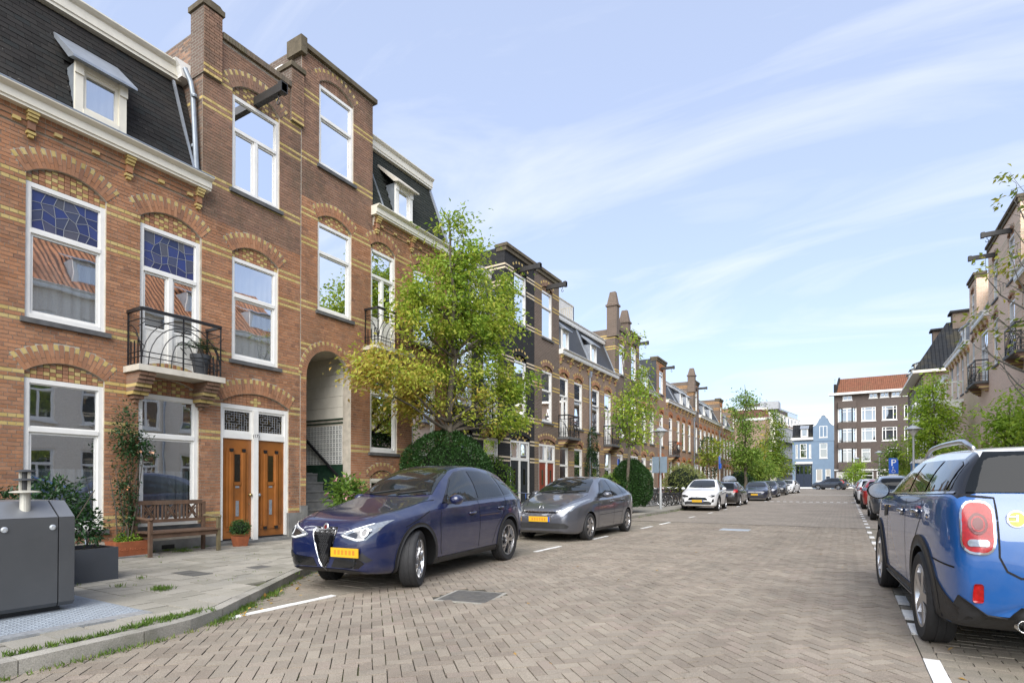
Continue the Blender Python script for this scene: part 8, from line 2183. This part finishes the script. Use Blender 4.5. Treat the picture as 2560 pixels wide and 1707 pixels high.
P = thing("portable_toilet", "blue portable toilet cabin behind the right lamp post", "toilet cabin", (3.5, 39.0, .16))
m = MB(); m.box(3.2,4.35,38.4,39.5,.16,2.6); m.build("cabin", "toilet_blue", P)
m = MB(); m.prism([(3.15,2.6),(4.4,2.6),(4.3,2.76),(3.75,2.85),(3.25,2.76)], 38.35, 39.55); m.build("roof", "sign_white", P)
m = MB()
for k in range(8): m.box(3.27+k*.13, 3.32+k*.13, 38.385, 38.40, .3, 2.4)
m.build("rib", "toilet_blue", P)

# bicycles
def bicycle(name, label, frame, basket=False, group=None):
    T = thing(name, label, "bicycle", (0,0,0), group, local=True); r = .34
    for y in (-.54, .54):
        m = MB(); m.tube([(0, y+r*math.cos(a), r+r*math.sin(a)) for a in [2*PI*i/28 for i in range(29)]], .018, 6, caps=False); w = m.build("wheel", "rubber", T); w["_local"] = 1
        m = MB(); m.tube([(0, y+(r-.025)*math.cos(a), r+(r-.025)*math.sin(a)) for a in [2*PI*i/28 for i in range(29)]], .010, 5, caps=False)
        for i in range(14): a = 2*PI*i/14; m.bar((.02*(1 if i % 2 else -1), y, r), (0, y+(r-.03)*math.cos(a), r+(r-.03)*math.sin(a)), .003, .003)
        m.build("rim", "chrome", w)
        m = MB(); m.tube([(0, y+(r+.03)*math.cos(a), r+(r+.03)*math.sin(a)) for a in [R(q) for q in range(10, 175, 12)]], .014, 5); m.build("mudguard", "bike_black", T)
    m = MB(); bb, st, hd, hb = (0,-.02,.29), (0,.20,.84), (0,-.40,.86), (0,-.43,.72)
    for a, b in ((bb,st),(bb,hb),((0,.14,.66),hb),(bb,(0,.54,.34)),((0,.17,.74),(0,.54,.34)),(hd,hb)): m.tube([a, b], .017, 6)
    m.tube([hb, (0,-.50,.5), (0,-.54,.34)], .014, 6); m.tube([hd, (0,-.38,1.02)], .014, 6); m.build("frame", frame, T)
    m = MB(); m.tube([(-.29,-.16,1.0),(-.27,-.30,1.04),(-.1,-.38,1.03),(.1,-.38,1.03),(.27,-.30,1.04),(.29,-.16,1.0)], .013, 6); m.build("handlebar", "chrome", T)
    m = MB(); m.prism([(-.03,.04),(.03,.04),(.09,.26),(.07,.32),(-.07,.32),(-.09,.26)], .87, .93, 2); m.tube([st,(0,.21,.88)], .013, 5); m.build("saddle", "bike_black", T)
    m = MB(); m.box(-.06,.06,.24,.72,.70,.715); m.bar((.05,.68,.70),(.03,.56,.36),.012,.012); m.bar((-.05,.68,.70),(-.03,.56,.36),.012,.012); m.build("luggage_rack", "bike_black", T)
    m = MB(); m.lathe([(.07,.0),(.07,.01),(.001,.01)], (.03,-.02,.29), 14, (1,0,0)); m.bar((.06,-.02,.29),(.06,.12,.18),.02,.015); m.bar((-.06,-.02,.29),(-.06,-.16,.40),.02,.015); m.box(.04,.14,.09,.16,.16,.18); m.build("crank", "bike_grey", T)
    m = MB(); m.box(-.06,.06,-.49,-.45,.80,.88); m.build("lamp", "chrome", T)
    if basket: m = MB(); m.add([(-.15,-.78,.72),(.15,-.78,.72),(.15,-.50,.72),(-.15,-.50,.72),(-.2,-.84,1.0),(.2,-.84,1.0),(.2,-.46,1.0),(-.2,-.46,1.0)], [(3,2,1,0),(0,1,5,4),(1,2,6,5),(2,3,7,6),(3,0,4,7)]); m.build("basket", "bike_grey", T)
    return T
def put_bike(T, x, y, rz, lean, lab, c=True):
    o = copy_tree(T) if c else T; o.location = (x, y, gz(y)+.12); o.rotation_euler = (0, lean, rz); o["label"] = lab; return o
b0 = bicycle("bicycle", "blue framed bicycle parked behind the grey hatchback, nearer the blue SUV", "bike_blue"); put_bike(b0, -8.6, 14.6, R(75), R(4), b0["label"], False)
b1 = bicycle("bicycle", "white framed bicycle parked beside the blue bicycle before the red doors", "bike_white"); put_bike(b1, -8.5, 15.9, R(68), R(-5), b1["label"], False)
b2 = bicycle("bicycle", "", "bike_black"); b3 = bicycle("bicycle", "", "bike_grey", basket=True)
BG = "bicycles in the rack behind the white SUV"; rk = random.Random(6)
for k in range(9):
    first = k in (0, 4); src = b3 if k == 4 else b2
    o = put_bike(src, -9.35+rk.uniform(-.1,.1), 31.0+k*.62, R(90 if k % 2 else -90)+rk.uniform(-.15,.15), rk.uniform(-.12,.12), "grey bicycle with front basket in the rack behind the white small SUV" if k == 4 else ["first","second","third","fourth","fifth","sixth","seventh","eighth","ninth"][k] + " bicycle from the near end of the crowded rack, black framed", not first)
    o["group"] = BG
b5 = copy_tree(b0); b5.location = (-10.75, 3.5, .12); b5.rotation_euler = (0, R(-6), R(2)); b5["label"] = "bicycle half hidden behind the planter shrub under the window"
P = thing("bicycle_rack", "low steel rack holding the crowded bicycles on the left pavement", "bicycle rack", (-9.3, 33.5, .2))
for k in range(9):
    m = MB(); y = 31.0+k*.62; m.tube([(-9.6,y-.12,.2),(-9.6,y-.12,.75),(-9.6,y+.12,.75),(-9.6,y+.12,.2)], .02, 6); m.build("hoop", "galv_light", P)
m = MB(); m.box(-9.65,-9.55,30.5,36.4,.2,.26); m.build("rail", "galv_light", P)
# pot of orange flowers on the far balcony and a dark pot behind the blue SUV's nose
P = thing("flower_box", "small orange flower box hanging on the far balcony rail", "flower box", (XL+.55, 42.9, 4.45)); m = MB(); m.box(XL+.50,XL+.68,42.5,43.3,4.4,4.6); m.build("box", "terracotta", P)
